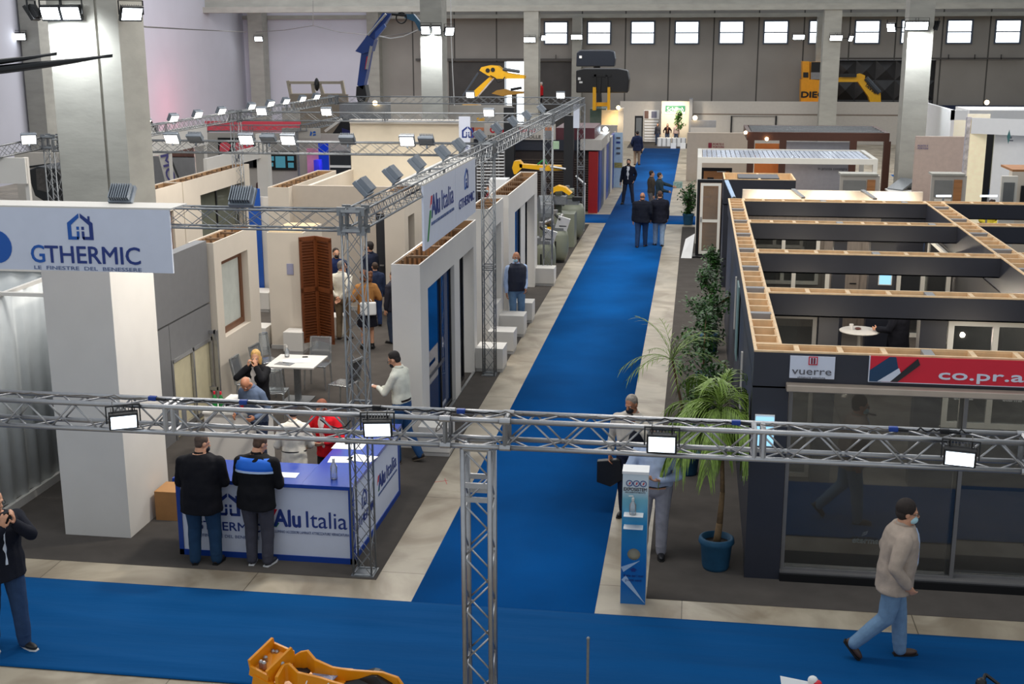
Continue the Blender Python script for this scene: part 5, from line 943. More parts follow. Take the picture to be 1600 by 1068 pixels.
mo = thing('milling_machine', 'machine with a big round saw guard under a yellow hood', 'machine', (c2.x - 1.2, c2.y + 3, 0), 'grey green metalworking machines'); YM = c2.y + 2.5; q = YP(847, 330, YM); MB().tube((q.x - .1, YM, q.z), (q.x + .3, YM + .1, q.z), .5, n=24).build('saw_guard', M('guard_grey', (110, 114, 118), .4), mo); MB().box(q.x - .4, q.x + 1.0, YM + .2, YM + 1.0, 0, q.z - .1).build('housing', MG, mo)
pts = [YP(x, y, YM) for x, y in ((860, 302), (863, 294), (872, 290), (883, 293), (893, 302), (889, 305), (878, 298), (868, 299), (862, 304))]; MB().prism(pts, (0, .35, 0)).build('yellow_hood', YEL, mo); MB().box(YP(862, 310, YM).x, YP(884, 310, YM).x, YM + .1, YM + .5, YP(870, 320, YM).z, YP(870, 308, YM).z).build('motor', GALV, mo); deco(mo, 'yellow_cover', 849, 356, 862, 364, YM - .6, YEL, .3); MB().tube(YP(845, 350, YM - .5), YP(880, 335, YM - .5), .06).build('guide_rail', ALU, mo); MB().box(YP(870, 310, YM).x - .1, YP(870, 310, YM).x + .1, YM + .5, YM + .6, 0, YP(870, 300, YM).z).build('hood_post', MG, mo)
si = G(912, 352); t = thing('info_stand', 'white slim stand with tilted sheet before the cross carpet', 'stand', si); MB().box(si.x - .04, si.x + .04, si.y, si.y + .04, 0, 1.5).build('pole', PAPER, t); MB().slab(si + V((-.3, 0, 1.75)), si + V((.05, 0, 1.45)), .25, .02, (0, 0, 1)).build('sheet_holder', PAPER, t)
t = pan('service_box', 'pale green electrical box fixed to the third slim post', 'box', 864, 221, 873, 233, 32.55, M('pale_green_box', (168, 196, 164), .5), .1, False)
t = pan('packing_box', 'white stretch wrapped boxes behind the open topped aisle walls', 'box', 764, 280, 792, 306, 37.5, PAPER, .6)
# --- along the aisle, far
t = thing('partition_wall', 'warm lit beige partition along the far aisle with a clamp lamp', 'wall', (-4, 62, 0)); a, b = YP(940, 172, 59.2), YP(966, 172, 59.2); MB().box(a.x, b.x, 59.2, 59.3, 0, a.z).build('panel', M('warm_beige', (224, 196, 152), .6), t); MB().box(b.x, b.x + .26, 59.15, 59.6, 0, a.z + .1).build('side_panel', LG, t); MB().ell(YP(966, 168, 59.1), .09).build('lamp', emis('warm_bulb', (255, 220, 160), 12), t); lampat(YP(960, 178, 58.7), (1, .8, .5), 50)
t = pan('partition_wall', 'plain beige partition before the warm lit one, left of the far aisle', 'wall', 905, 195, 962, 330, 58.3, LG, .2)
t = pan('roll_up_banner', 'pale blue roll-up banner with small logos beside the far aisle', 'banner', 960, 207, 972, 262, 55, M('banner_pale', (176, 200, 220), .5), .06)
for yy in (214, 221, 230, 238): deco(t, 'logo', 963, yy, 969, yy + 3, 54.97, GRL if yy != 221 else NAVY)
deco(t, 'picture', 960, 254, 972, 262, 54.97, M('banner_picture', (150, 140, 80), .5, var=.5, scale=20))
# --- green signed stand
YB = 80.6; t = pan('exhibition_wall', 'pale rear wall of the green signed stand at the end of the aisle', 'wall', 969, 158, 1040, 232, YB, LG); deco(t, 'poster', 1006, 172, 1030, 186, YB - .05, PAPER); deco(t, 'poster_photo', 1007, 173, 1013, 185, YB - .08, M('photo_brown', (120, 90, 80), .5)); deco(t, 'poster_photo', 1018, 174, 1026, 184, YB - .08, M('photo_grey', (120, 120, 140), .5))
for k in range(8): deco(t, 'rack_slat', 1007, 188 + k * 4.5, 1029, 191 + k * 4.5, YB - .06, PAPER)
t2 = pan('sign_wall', 'cream wall with the green rectangular sign', 'wall', 1034, 158, 1076, 236, 79.2, M('cream_wall')); deco(t2, 'sign_border', 1039, 164, 1071, 178, 79.15, PAPER); deco(t2, 'sign_board', 1040, 165, 1070, 174.5, 79.1, M('sign_green', (20, 124, 84), .5)); dtext(t2, 'Schilirò', 1042, 174, 26, 7, 79.07, PAPER, .02); MB().box(YP(1076, 200, 79.2).x, YP(1076, 200, 79.2).x + .2, 79, 81, 0, 2.75).build('return_wall', SH, t2)
lampat(YP(1050, 165, 77.5), (1, .85, .65), 200, .2, (math.radians(50), 0, 0))
for px0, px1, lab in ((1027, 1048, 'white crate-like desk before the cream sign wall, left part'), (1050, 1071, 'white desk before the cream sign wall, right part')):
    t = pan('stand_desk', lab, 'desk', px0, 216, px1, 234, 77, PAPER, .7)
    for k in range(4): a = px0 + (px1 - px0) * k / 3; deco(t, 'edge_strip', a - .4, 216, a + .4, 234, 76.95, SH)
for px, lab in ((1052, 'small white box on the floor before the desk, left'), (1067, 'small white box on the floor before the desk, right')): pan('display_box', lab, 'box', px - 4, 224, px + 4, 237, 75.4, PAPER, .4)
t = pan('display_window', 'dark framed window sample at the left of the green signed stand', 'window sample', 992, 181, 1004, 222, 72, FRAMEB, .12, False, z0=.01); deco(t, 'pane', 994, 184, 1002, 219, 71.95, M('sample_pane', (110, 112, 112), .3))
# --- right: partitions
t = pan('partition_wall', 'long pale partition across the right rear of the hall', 'wall', 1083, 158, 1420, 250, 79.8, LG, .15); deco(t, 'joint', 1083, 178.5, 1420, 179.3, 79.75, M('joint_brown', (120, 104, 92), .6))
for x0, y0, x1, y1 in ((1142, 181, 1143.5, 207), (1211.5, 181, 1213, 207), (1142, 181, 1213, 182)): deco(t, 'black_frame', x0, y0, x1, y1, 79.7, FRAMEB)
t = pan('partition_wall', 'beige partition with small maroon emblem right of the aisle', 'wall', 1074, 207, 1168, 320, 58, BGW, .15); deco(t, 'emblem', 1107, 223, 1112, 231, 57.95, M('logo_maroon')); dtext(t, 'PORTE E', 1114, 226.5, 17, 3, 57.95, M('logo_maroon')); dtext(t, 'PORTONI', 1114, 231, 17, 3, 57.95, M('logo_maroon'))
t = pan('partition_wall', 'low grey partition steps with a warm clamp lamp above the beige partition', 'wall', 1079, 188, 1118, 220, 66, SH, .2); deco(t, 'step', 1079, 199, 1119, 210, 65.8, LG); MB().ell(YP(1086, 184, 65.8), .12).build('lamp', emis('warm_bulb', (255, 220, 160), 12), t)
# pergolas
PB = M('pergola_brown', (74, 42, 30), .45)
pg = thing('pergola', 'brown wooden pergola with metal roof rails behind the white one', 'pergola', (4.8, 52, 0)); YG = 50; xa, xb = YP(1167, 215, YG).x, YP(1390, 215, YG).x; zt = YP(1280, 207, YG).z; zb = YP(1280, 220, YG).z
for y in (YG, YG + 4): MB().box(xa, xb, y, y + .16, zb, zt).build('front_beam' if y == YG else 'rear_beam', PB, pg)
for x in (xa, xb - .16): MB().box(x, x + .16, YG + .16, YG + 4, zb, zt).build('side_beam', PB, pg)
for px in (1168, 1218, 1328, 1381):
    x = YP(px, 230, YG).x; MB().box(x, x + .26, YG, YG + .2, 0, zb).build('post', PB, pg)
for k in range(5): MB().box(xa + .2, xb - .2, YG + .4 + k * .75, YG + .52 + k * .75, zt - .08, zt + .02).build('roof_rail', GALV, pg)
for px, py in ((1165, 207), (1198, 217)): MB().ell(YP(px, py, YG - .1), .07).build('lamp', emis('warm_bulb', (255, 220, 160), 12), pg)
lampat(YP(1198, 222, YG + .3), (1, .6, .3), 60); t = pan('partition_wall', 'grey wall with dark lettering under the brown pergola', 'wall', 1228, 221, 1327, 300, 52.5, M('cool_grey', (150, 150, 158), .6), .1); dtext(t, 'in pronta consegna', 1278, 265, 46, 4, 52.45, GRL)
t = pan('partition_wall', 'orange lit wood wall under the left bay of the brown pergola', 'wall', 1180, 224, 1218, 300, 53, M('lit_wood', (190, 110, 50), .5), .1)
wp = thing('pergola', 'white pergola with a slatted metal roof on the right', 'pergola', (2.9, 41, 0)); YW = 39.8; xa, xb = YP(1090, 250, YW).x, YP(1372, 250, YW).x; z1 = YP(1200, 247, YW).z; z0 = z1 - .17; yb = YW + 3.2
for y, n_ in ((YW, 'front_beam'), (yb, 'rear_beam')): MB().box(xa, xb, y, y + .14, z0, z1).build(n_, FRAMEW, wp)
for x in (xa, xb - .14): MB().box(x, x + .14, YW + .14, yb, z0, z1).build('side_beam', FRAMEW, wp)
for x in (xa, xb - .14):
    for y in (YW, yb): MB().box(x, x + .14, y, y + .14, 0, z0).build('post', FRAMEW, wp)
n = 34; RS = M('roof_slat', (196, 206, 226), .25, .5)
for k in range(n): x = xa + .16 + (xb - xa - .34) * k / n; MB().box(x, x + (xb - xa - .34) / n * .86, YW + .15, yb - .01, z1 - .05, z1 - .025, None).build('roof_slat', RS, wp)
t = thing('display_door', 'oak entrance door with dark frame under the white pergola', 'door', (.8, 40.6, 0)); a, b = YP(1096, 262, 40.5), YP(1144, 262, 40.5); MB().box(a.x, b.x, 40.5, 40.6, 0, a.z).build('frame', FRAMEB, t); MB().box(a.x + .08, b.x - .08, 40.44, 40.5, .05, a.z - .1).build('door_leaf', M('oak_board'), t); MB().box(a.x + .2, a.x + .4, 40.42, 40.44, .4, a.z - .3).build('pane', BLACK, t); MB().box(a.x + .5, b.x - .2, 40.4, 40.44, a.z - .12, a.z - .1).build('strip', PAPER, t)
t = thing('reception_desk', 'white desk with maroon base and laptop under the white pergola', 'desk', (3.9, 38.5, 0)); MB().box(2.2, 5.0, 38.6, 39.2, .7, 1.05).build('top', WHITE, t); MB().box(2.7, 5.0, 38.62, 39.15, 0, .7).build('base', M('logo_maroon'), t); lp = thing('laptop', 'small dark laptop on the white desk', 'laptop', (3.6, 38.9, 1.05)); MB().box(3.42, 3.78, 38.8, 39.05, 1.05, 1.07).build('keyboard', BLACK, lp); MB().slab((3.6, 39.06, 1.07), (3.6, 39.12, 1.32), .36, .015, (0, 1, 0)).build('screen', BLACK, lp)
# display frames behind the right stand
def dframe(label, px0, px1, py, Y):
    a, b = YP(px0, py, Y), YP(px1, py, Y); t = thing('sample_stand', label, 'display unit', ((a.x + b.x) / 2, Y + .4, 0), 'grey window sample stands'); z = a.z; GY = M('sample_grey', (128, 128, 126), .5)
    MB().box(a.x, b.x, Y, Y + .06, 0, z).build('back_panel', LG, t); MB().box(a.x + .08, b.x - .3, Y - .03, Y, z - .55, z - .12).build('grey_panel', GY, t); MB().box(b.x - .26, b.x - .06, Y - .03, Y, .1, z - .1).build('wood_strip', M('oak_board'), t); MB().box(a.x, b.x, Y - .05, Y + .5, z, z + .05).build('cap', M('sample_cap', (160, 158, 150), .5), t); MB().box(b.x, b.x + .05, Y, Y + .6, 0, z).build('side_panel', LG, t); frame_in(t, 'y', Y - .06, a.x + .1, b.x - .32, .3, z - .6, FRAMEW, .06, GLASSD, .05)
dframe('grey window sample stand left, behind the farthest dark beam', 1313, 1372, 274, 33); dframe('grey window sample stand right, beside the blue carpet', 1456, 1508, 274, 33)
t = thing('sample_table', 'white table with tilted window corner samples', 'table', (6.0, 34.5, 0)); a, b = G(1390, 300, .9), G(1455, 300, .9); MB().box(a.x, b.x, a.y, a.y + 1.2, .85, .9).build('top', WHITE, t)
for x in (a.x + .05, b.x - .1):
    for y in (a.y + .05, a.y + 1.1): MB().box(x, x + .05, y, y + .05, 0, .85).build('leg', GALV, t)
for px, lab in ((1398, 'tilted dark corner sample on the white table, left'), (1430, 'tilted dark corner sample on the white table, right')):
    q = G(px, 296, .92); tag(MB().slab(q, q + V((.55, .5, .35)), .7, .05, (0, 0, 1)).build('corner_sample', GALV), lab, 'sample')
for px, Y, lab in ((1513, 36, 'black bar stool nearest the blue carpet'), (1515, 37.5, 'black bar stool behind the first one')):
    q = YP(px, 300, Y); t = thing('bar_stool', lab, 'stool', (q.x, Y, 0), 'black stools by the sample stand'); MB().lathe([(.2, .72), (.21, .76), (.18, .78)], (q.x, Y, 0), 14).build('seat', BLACK, t); MB().tube((q.x, Y, 0), (q.x, Y, .72), .025).build('pole', ALU, t); MB().lathe([(.2, 0), (.2, .02)], (q.x, Y, 0), 14).build('base', BLACK, t)
for a, b, lab in ((1318, 1343, 'glowing white strip light before the left sample stand'), (1463, 1486, 'glowing white strip light before the right sample stand'), (1532, 1558, 'glowing white strip light over the blue carpet')):
    y = 305; q0, q1 = YP(a if a > 1400 else a + 0, 306, 31.2), YP(b, 306, 31.2)
    if a > 1400: t = thing('strip_light', lab, 'light', (q0.x, 31.2, q0.z), 'strip lights'); MB().tube(q0, q1, .025).build('tube', emis('strip_glow', (225, 240, 255), 3), t); MB().box((q0.x + q1.x) / 2 - .02, (q0.x + q1.x) / 2 + .02, 31.22, 31.26, 0, q0.z).build('stand', ALU, t)
t = pan('partition_wall', 'beige partition with faint purple lettering right of the big column', 'wall', 1432, 213, 1503, 300, 46, M('pinkish_beige', (200, 178, 166), .6), .2); dtext(t, 'PORTE E', 1434, 229, 16, 3, 45.97, PUR, .0); dtext(t, 'PORTONI', 1434, 233, 16, 3, 45.97, PUR, .0)
t = pan('partition_wall', 'pale sloping partition below the feather flag on the right', 'wall', 1436, 192, 1473, 240, 60, LG, .2)
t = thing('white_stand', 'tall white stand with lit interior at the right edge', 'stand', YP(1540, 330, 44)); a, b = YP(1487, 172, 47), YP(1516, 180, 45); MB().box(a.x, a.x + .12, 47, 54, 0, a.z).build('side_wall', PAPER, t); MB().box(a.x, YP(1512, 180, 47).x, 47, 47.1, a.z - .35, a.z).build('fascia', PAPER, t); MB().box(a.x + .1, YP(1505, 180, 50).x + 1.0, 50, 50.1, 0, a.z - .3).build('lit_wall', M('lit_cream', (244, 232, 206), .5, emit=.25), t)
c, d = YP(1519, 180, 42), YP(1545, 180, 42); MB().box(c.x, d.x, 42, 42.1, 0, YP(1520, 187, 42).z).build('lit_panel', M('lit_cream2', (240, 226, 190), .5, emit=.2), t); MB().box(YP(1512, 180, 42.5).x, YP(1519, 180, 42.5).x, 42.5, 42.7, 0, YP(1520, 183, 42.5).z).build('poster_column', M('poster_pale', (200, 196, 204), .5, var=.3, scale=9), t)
e, f2 = YP(1556, 200, 42), YP(1640, 200, 38); zt = YP(1524, 184, 42).z; MB().prism([(c.x, 42, zt - .5), (c.x, 42, zt), (e.x + 3, 40, zt), (e.x + 3, 40, zt - .5)], (0, .1, 0)).build('fascia', PAPER, t); MB().prism([(e.x, 42, 0), (e.x, 42, zt - .5), (e.x + 3, 40, zt - .5), (e.x + 3, 40, 0)], (0, .1, 0)).build('front_wall', PAPER, t)
MB().box(YP(1541, 200, 43).x, YP(1556, 200, 43).x, 43.2, 43.3, 0, YP(1548, 200, 43).z).build('dark_opening', BLACK, t); decal(t, [[(0, .5), (.12, 1), (.24, .5), (.12, 0)]], YP(1570, 224, 41.2) + V((0, -.2, 0)), (1, 0, 0), (0, 0, 1), M('teal_logo', (60, 110, 110), .5), sx=.45); deco(t, 'emblem_bar', 1575.5, 213, 1581, 216.5, 41.0, GRL); deco(t, 'emblem_bar', 1575, 218.5, 1583, 220.5, 41.0, GRL)
t = pan('roof_structure', 'white and olive roof edge at the far right behind the white stand', 'roof', 1515, 172, 1640, 183, 56, PAPER, 3, False, z0=2.6); MB().box(t['_x'][0], t['_x'][1], 56.5, 58, 0, 2.6).build('body', M('olive_body', (120, 120, 90), .6), t); MB().ell(YP(1542, 160, 56), .1).build('lamp', emis('warm_bulb', (255, 220, 160), 12), t)
ff = thing('feather_flag', 'white feather flag with pink letters beside the right column', 'flag', YP(1440, 250, 62)); MB().prism([YP(x, y, 62) for x, y in ((1439, 195), (1440, 172), (1445, 157), (1450, 151), (1451, 158), (1448, 180), (1446, 195))], (0, .03, 0)).build('cloth', PAPER, ff); MB().path([V((YP(1440, 235, 62).x, 62, 0)), YP(1440, 235, 62), YP(1439, 172, 62), YP(1449, 151, 62)], .04).build('pole', ALU, ff); [decal(ff, [[(0, 0), (1, .3), (.8, .9), (.1, .6)]], YP(1442.2 + k * .9, 191 - k * 5, 61.97), (1, 0, 0), (0, 0, 1), M('pink_print', (200, 60, 110), .5), sx=.11) for k in range(6)]
t = pan('door_sample', 'white door sample with glass at the right picture edge', 'door sample', 1566, 275, 1585, 340, 30.2, FRAMEW, .1); deco(t, 'pane', 1569, 285, 1581, 338, 30.15, M('sample_pane'))
t = pan('door_sample', 'white wide door sample with wood top at the right picture edge', 'door sample', 1582, 268, 1630, 340, 30.8, BEIGE, .3); MB().box(t['_x'][0], t['_x'][1], 30.8, 32, t['_x'][2], t['_x'][2] + .05).build('wood_top', M('oak_board'), t); deco(t, 'pane', 1596, 290, 1630, 340, 30.75, BLACK)

# --- small stand at the left picture edge, beside the big column
truss('box_truss', 'slim truss beam at the left picture edge left of the big column', YP(-30, 252, 22), YP(66, 232, 23.5), .22, .014, .006, .3, None, (0, 1, 0))
q = YP(68, 231, 23.5); cornerbox('metal corner box at the left picture edge beside the big column', q, .22)
truss('truss_post', 'slim truss post at the left picture edge beside the big column', (q.x, q.y, .02), (q.x, q.y, q.z), .22, .014, .006, .3, None, (0, 1, 0), updir=(1, 0, 0))
lp_ = YP(45, 217, 23); lamp('burning lamp on the short truss at the left picture edge', lp_.x, lp_.y, lp_.z, 30, .5)
t = thing('stand_fascia', 'white fascia band at the left picture edge below the short truss', 'fascia', YP(0, 290, 22.6)); a, b = YP(-60, 245, 22.6), YP(40, 243, 22.6); MB().box(a.x, b.x, 22.55, 22.6, YP(0, 286, 22.6).z, a.z).build('panel', WHITE, t); MB().box(b.x - .08, b.x, 22.62, 22.7, 0, a.z).build('post', WHITE, t)
t = thing('stand_wall', 'pale wall with grey joint behind the short truss at the left edge', 'wall', YP(50, 330, 27)); a, b = YP(22, 238, 27), YP(118, 228, 27); MB().box(a.x, b.x, 27, 27.1, 0, a.z).build('panel', LG, t); MB().slab(YP(28, 263, 26.98), YP(80, 256, 26.98), .03, .04).build('joint', BLACK, t)
t = thing('covered_machine', 'black covered machine with slanted outline left of the big column', 'machine', YP(75, 330, 25)); MB().prism([YP(x, y, 25) for x, y in ((41, 267), (58, 260), (92, 264), (100, 330), (74, 318), (54, 306))], (0, 1.0, 0)).build('cover', BLACK, t, bevel=.03); MB().prism([YP(x, y, 24.96) for x, y in ((56, 264), (70, 263), (73, 300), (58, 296))], (0, .04, 0)).build('panel', M('machine_panel', (70, 66, 64), .5, var=.4, scale=12), t); MB().box(YP(60, 300, 25).x, YP(95, 300, 25).x, 25.1, 25.9, 0, YP(80, 318, 25).z).build('base', BLACK, t)
# ================================================================== NEAR OBJECTS
# sanitising column
g0, g1 = G(969, 942), G(1008, 945); hk = 1.62; x0, x1, yk = g0.x, g1.x, g0.y
kb = thing('sanitizer_stand', 'tall slim white and blue sanitizer column with round hole at the crossing', 'sanitizer stand', ((x0 + x1) / 2, yk, 0))
KB = D.materials.new('kiosk_print'); KB.use_nodes = True; nt = KB.node_tree; b = nt.nodes['Principled BSDF']; b.inputs['Roughness'].default_value = .35
tc = nt.nodes.new('ShaderNodeNewGeometry'); sp = nt.nodes.new('ShaderNodeSeparateXYZ'); rp = nt.nodes.new('ShaderNodeValToRGB'); mr = nt.nodes.new('ShaderNodeMapRange'); mr.inputs['From Max'].default_value = 1.62
nt.links.new(tc.outputs['Position'], sp.inputs[0]); nt.links.new(sp.outputs[2], mr.inputs['Value']); nt.links.new(mr.outputs[0], rp.inputs[0])
for i, (p_, c_) in enumerate(((0, (30, 110, 180)), (.28, (20, 100, 176)), (.62, (30, 140, 196)), (.8, (120, 186, 206)), (.88, (214, 226, 232)))):
    e_ = rp.color_ramp.elements[i] if i < 2 else rp.color_ramp.elements.new(p_); e_.position = p_; e_.color = (*lin([v / 255 for v in c_]), 1)
nt.links.new(rp.outputs[0], b.inputs['Base Color'])
w_ = x1 - x0; xm = (x0 + x1) / 2; yd = yk + .24
ring = ngon(0, 0, 1, 24); zc, rc = .62, .075
fp = MB(); N = 24                                # front panel with a round hole
out = [];
for k in range(N):
    a = 2 * math.pi * k / N; c_, s_ = math.cos(a), math.sin(a); sc_ = min(w_ / 2 / max(abs(c_), 1e-6), .2 / max(abs(s_), 1e-6)); out.append((xm + c_ * sc_, zc + s_ * sc_))
vs = [V((xm + rc * math.cos(2 * math.pi * k / N), yk, zc + rc * math.sin(2 * math.pi * k / N))) for k in range(N)] + [V((q[0], yk, q[1])) for q in out]
vs += [v + V((0, .02, 0)) for v in vs]; fs_ = []
for k in range(N): j = (k + 1) % N; fs_ += [(k, j, N + j, N + k), (2 * N + k, 3 * N + k, 3 * N + j, 2 * N + j), (k, 2 * N + k, 2 * N + j, j)]
fp.add(vs, fs_); fp.box(x0, x1, yk, yk + .02, .0, zc - .2); fp.box(x0, x1, yk, yk + .02, zc + .2, hk - .01); 
for sx in (-1, 1):
    for sz in (-1, 1):
        pass
# little corner fills of the square around the hole
for sx in (-1, 1):
    for sz in (-1, 1): a = (xm + sx * w_ / 2, zc + sz * .2); ks = sorted(out, key=lambda q: (q[0] - a[0]) ** 2 + (q[1] - a[1]) ** 2)[:2]; fp.prism([(a[0], yk, a[1]), (ks[0][0], yk, ks[0][1]), (ks[1][0], yk, ks[1][1])], (0, .02, 0))
fp.build('front_panel', KB, kb)
cs = MB(); cs.box(x0, x0 + .012, yk + .02, yd, 0, hk - .02); cs.box(x1 - .012, x1, yk + .02, yd, 0, hk - .02); cs.box(x0, x1, yd - .012, yd, 0, hk - .02); cs.build('casing', PAPER, kb)
MB().box(x0 - .006, x1 + .006, yk - .006, yd, hk - .02, hk + .01).build('top_cap', PAPER, kb); MB().box(x0 + .02, x1 - .02, yk + .08, yk + .09, .4, .9).build('glove_bin', M('bin_cream', (206, 196, 168), .6), kb)
for z in (.98, 1.13): MB().box(xm - .12, xm + .1, yk - .13, yk, z, z + .008).build('shelf', PAPER, kb)
O = V((x0, yk - .003, 0)); 
for k in range(3): decal(kb, [[(math.cos(a_) * r_, math.sin(a_) * r_) for a_, r_ in [(2 * math.pi * i / 20, 1) for i in range(21)] + [(2 * math.pi * i / 20, .78) for i in range(20, -1, -1)]]], O + V((w_ * (.27 + .27 * k), 0, 1.49)), U, Z, NAVY, sx=.038); decal(kb, [[(-.3, -.5), (.1, -.5), (.5, .4), (.1, .5)]], O + V((w_ * (.27 + .27 * k), 0, 1.49)), U, Z, RED, sx=.03)
lettering(kb, 'EXPOSISTEM', O + V((.015, 0, 1.40)), U, Z, .04, GRL, width=w_ - .03, bold=.02); lettering(kb, 'ALLESTIMENTI', O + V((.03, 0, 1.375)), U, Z, .014, GRL, width=w_ - .06)
lettering(kb, 'Getta qui i tuoi', O + V((.03, 0, .345)), U, Z, .03, NAVY, width=w_ - .06); lettering(kb, 'guanti usati', O + V((.05, 0, .29)), U, Z, .03, NAVY, width=w_ - .1); decal(kb, [[(-.5, 0), (.5, 0), (.5, .4), (.9, .4), (0, 1), (-.9, .4), (-.5, .4)]], O + V((w_ / 2, 0, .41)), U, Z, NAVY, sx=.05)
SW = M('swoosh', (170, 196, 226), .4)
decal(kb, [[(.0, .46), (w_ * .75, .55), (w_ * .1, .40)], [(0.01, .3), (w_ * .98, .02), (w_ * .2, .36)]], O, U, Z, SW)
bottle('clear gel bottle in the shelf of the sanitizer column', xm - .02, yk - .07, 1.14, .2, .04, CLR, pump=True, group=None)
# yellow hydraulic attachment at the lower edge
ya = thing('hydraulic_attachment', 'orange yellow steel hydraulic attachment lying in the foreground', 'machine', G(500, 1060, 0))
A1, A2, A3, A4 = G(391, 1046, .55), G(428, 1010, .62), G(459, 1024, .62), G(420, 1062, .5)
MB().prism([A1, A2, A3, A4], (0, 0, -.05)).build('bolt_plate', ORG, ya)
for a, b in ((A1, A2), (A4, A3)): MB().slab(a + V((0, 0, .03)), b + V((0, 0, .03)), .03, .16).build('side_flange', ORG, ya, bevel=.004)
for a, b in ((A1, A4), (A2, A3)): MB().slab(a, b, .03, .1).build('cross_flange', ORG, ya, bevel=.004)
MB().slab(A1 - V((0, 0, .27)), A4 - V((0, 0, .27)), .05, .5).build('front_flange', ORG, ya)
for px, py in ((427, 1021), (433, 1022), (440, 1033), (413, 1040), (408, 1038), (415, 1031), (441, 1040)): q = G(px, py, .58); MB().lathe([(.024, -.03), (.024, .035), (.012, .05)], q, 8).build('bolt', ALU, ya)
def yplate(pts, th=.035, name='side_plate', mat=ORG): return MB().prism([G(x, y, z) for x, y, z in pts], (0, th, 0)).build(name, mat, ya, bevel=.004)
def strip(n_, pts, w_, mat=ORG, hgt=.12):
    P = [G(*a) for a in pts]; rings = []
    for k, p in enumerate(P):
        d = (P[min(k + 1, len(P) - 1)] - P[max(k - 1, 0)]); d.z = 0; d.normalize(); s_ = V((d.y, -d.x, 0)) * w_ / 2; h_ = V((0, 0, hgt / 2)); rings.append([p - s_ - h_ * 2, p + s_ - h_ * 2, p + s_ + h_, p - s_ + h_])
    MB().loft(rings).build(n_, mat, ya, bevel=.006)
strip('rear_plate', [(457, 1034, .55), (470, 1026, .6), (481, 1024, .62), (493, 1038, .56), (520, 1050, .5), (545, 1054, .48), (598, 1058, .46), (622, 1066, .42), (630, 1078, .36)], .035)
strip('front_plate', [(432, 1066, .5), (443, 1046, .55), (452, 1044, .56), (466, 1058, .5), (500, 1066, .46), (560, 1085, .4)], .035)
MB().prism([G(453, 1046, .5), G(474, 1036, .5), G(490, 1040, .5), G(470, 1060, .48)], (0, 0, -.03)).build('rubber_mat', M('black_mat', (40, 40, 44), .6), ya)
MB().prism([G(480, 1052, .44), G(540, 1056, .44), G(540, 1080, .4), G(470, 1075, .42)], (0, 0, -.03)).build('deck', ORG, ya)
yplate([(535, 1068, .42), (560, 1060, .45), (580, 1055, .5), (588, 1057, .5), (612, 1070, .42), (610, 1085, .36), (540, 1085, .36)], .16, 'cylinder_guard', BLACK)
c_ = G(500, 1070, 0); MB().box(c_.x - .4, c_.x + .4, c_.y - .55, c_.y - .15, 0, .3).build('body', ORG, ya)
q = G(506, 1052, .5); sheet('glossy colour leaflets lying on the orange attachment', q.x, q.y, .47, .24, .16, -.25, M('leaflet', (150, 160, 190), .3, var=.5, scale=18), 'leaflet', 'leaflet', .01)
q = G(512, 1042, .5); sheet('red edged leaflet lying on the orange attachment', q.x, q.y, .482, .26, .05, -.35, M('leaflet_red', (196, 50, 60), .3, var=.3, scale=12), 'leaflet', 'leaflet', .01)
cable('white tie loop hanging over the orange attachment, left', [G(x, y, .48) for x, y in ((478, 1068), (481, 1060), (486, 1057), (490, 1060))], .006, PAPER); cable('white tie loop hanging over the orange attachment, right', [G(x, y, .48) for x, y in ((512, 1068), (518, 1064), (519, 1057), (514, 1055))], .006, PAPER)
# sign tops at the lower right edge, barrier pole
q = G(919, 997, 1.0); t = thing('barrier_post', 'thin grey post standing on the blue carpet at the lower edge', 'post', (q.x, q.y, 0)); MB().tube((q.x, q.y, .0), (q.x, q.y, 1.0), .014).build('pole', GALV, t); MB().ell((q.x, q.y, 1.0), .018).build('cap', GALV, t); MB().lathe([(.15, 0), (.14, .02), (.02, .03)], (q.x, q.y, 0)).build('base', BLACK, t)
q = G(1240, 1066, .9); t = thing('info_board', 'small white info board with black print peeking in at the lower edge', 'sign', (q.x, q.y, 0)); a, b = G(1219, 1056, .95), G(1268, 1066, .95); MB().prism([a, b, b + V((.02, -.15, -.12)), a + V((.02, -.15, -.12))], (0, .01, 0)).build('board', PAPER, t); lettering(t, 'VENDESI', a + V((.03, -.02, -.05)), (b - a), V((0, -.1, .1)), .03, BLACK, width=.2); MB().tube((q.x, q.y + .03, 0), (q.x, q.y + .03, .92), .015).build('pole', BLACK, t); MB().ell(G(1270, 1062, .97), (.045, .04, .04)).build('clamp', PAPER, t); MB().ell(G(1277, 1067, .95), (.04, .04, .03)).build('red_knob', RED, t)
t = thing('handle_bar', 'black tubular machine handle at the lower right edge', 'handle', G(1550, 1068, .0)); MB().path([G(1532, 1072, .9), G(1540, 1053, .95), G(1565, 1072, .9)], .016).build('bar', BLACK, t); q = G(1533, 1068, .9); MB().ell(q, (.05, .05, .06)).build('grip', BLACK, t); MB().tube(q, (q.x, q.y, 0), .03).build('stem', BLACK, t)
cpx = G(690, 752); t = thing('tape_mark', 'red cross tape mark on the concrete strip beside the tower', 'tape', cpx); MB().slab(cpx + V((-.12, -.05, .002)), cpx + V((.08, .06, .002)), .006, .002).build('strip', RED, t); MB().slab(cpx + V((.02, .14, .002)), cpx + V((.1, -.1, .002)), .006, .002).build('strip', RED, t)
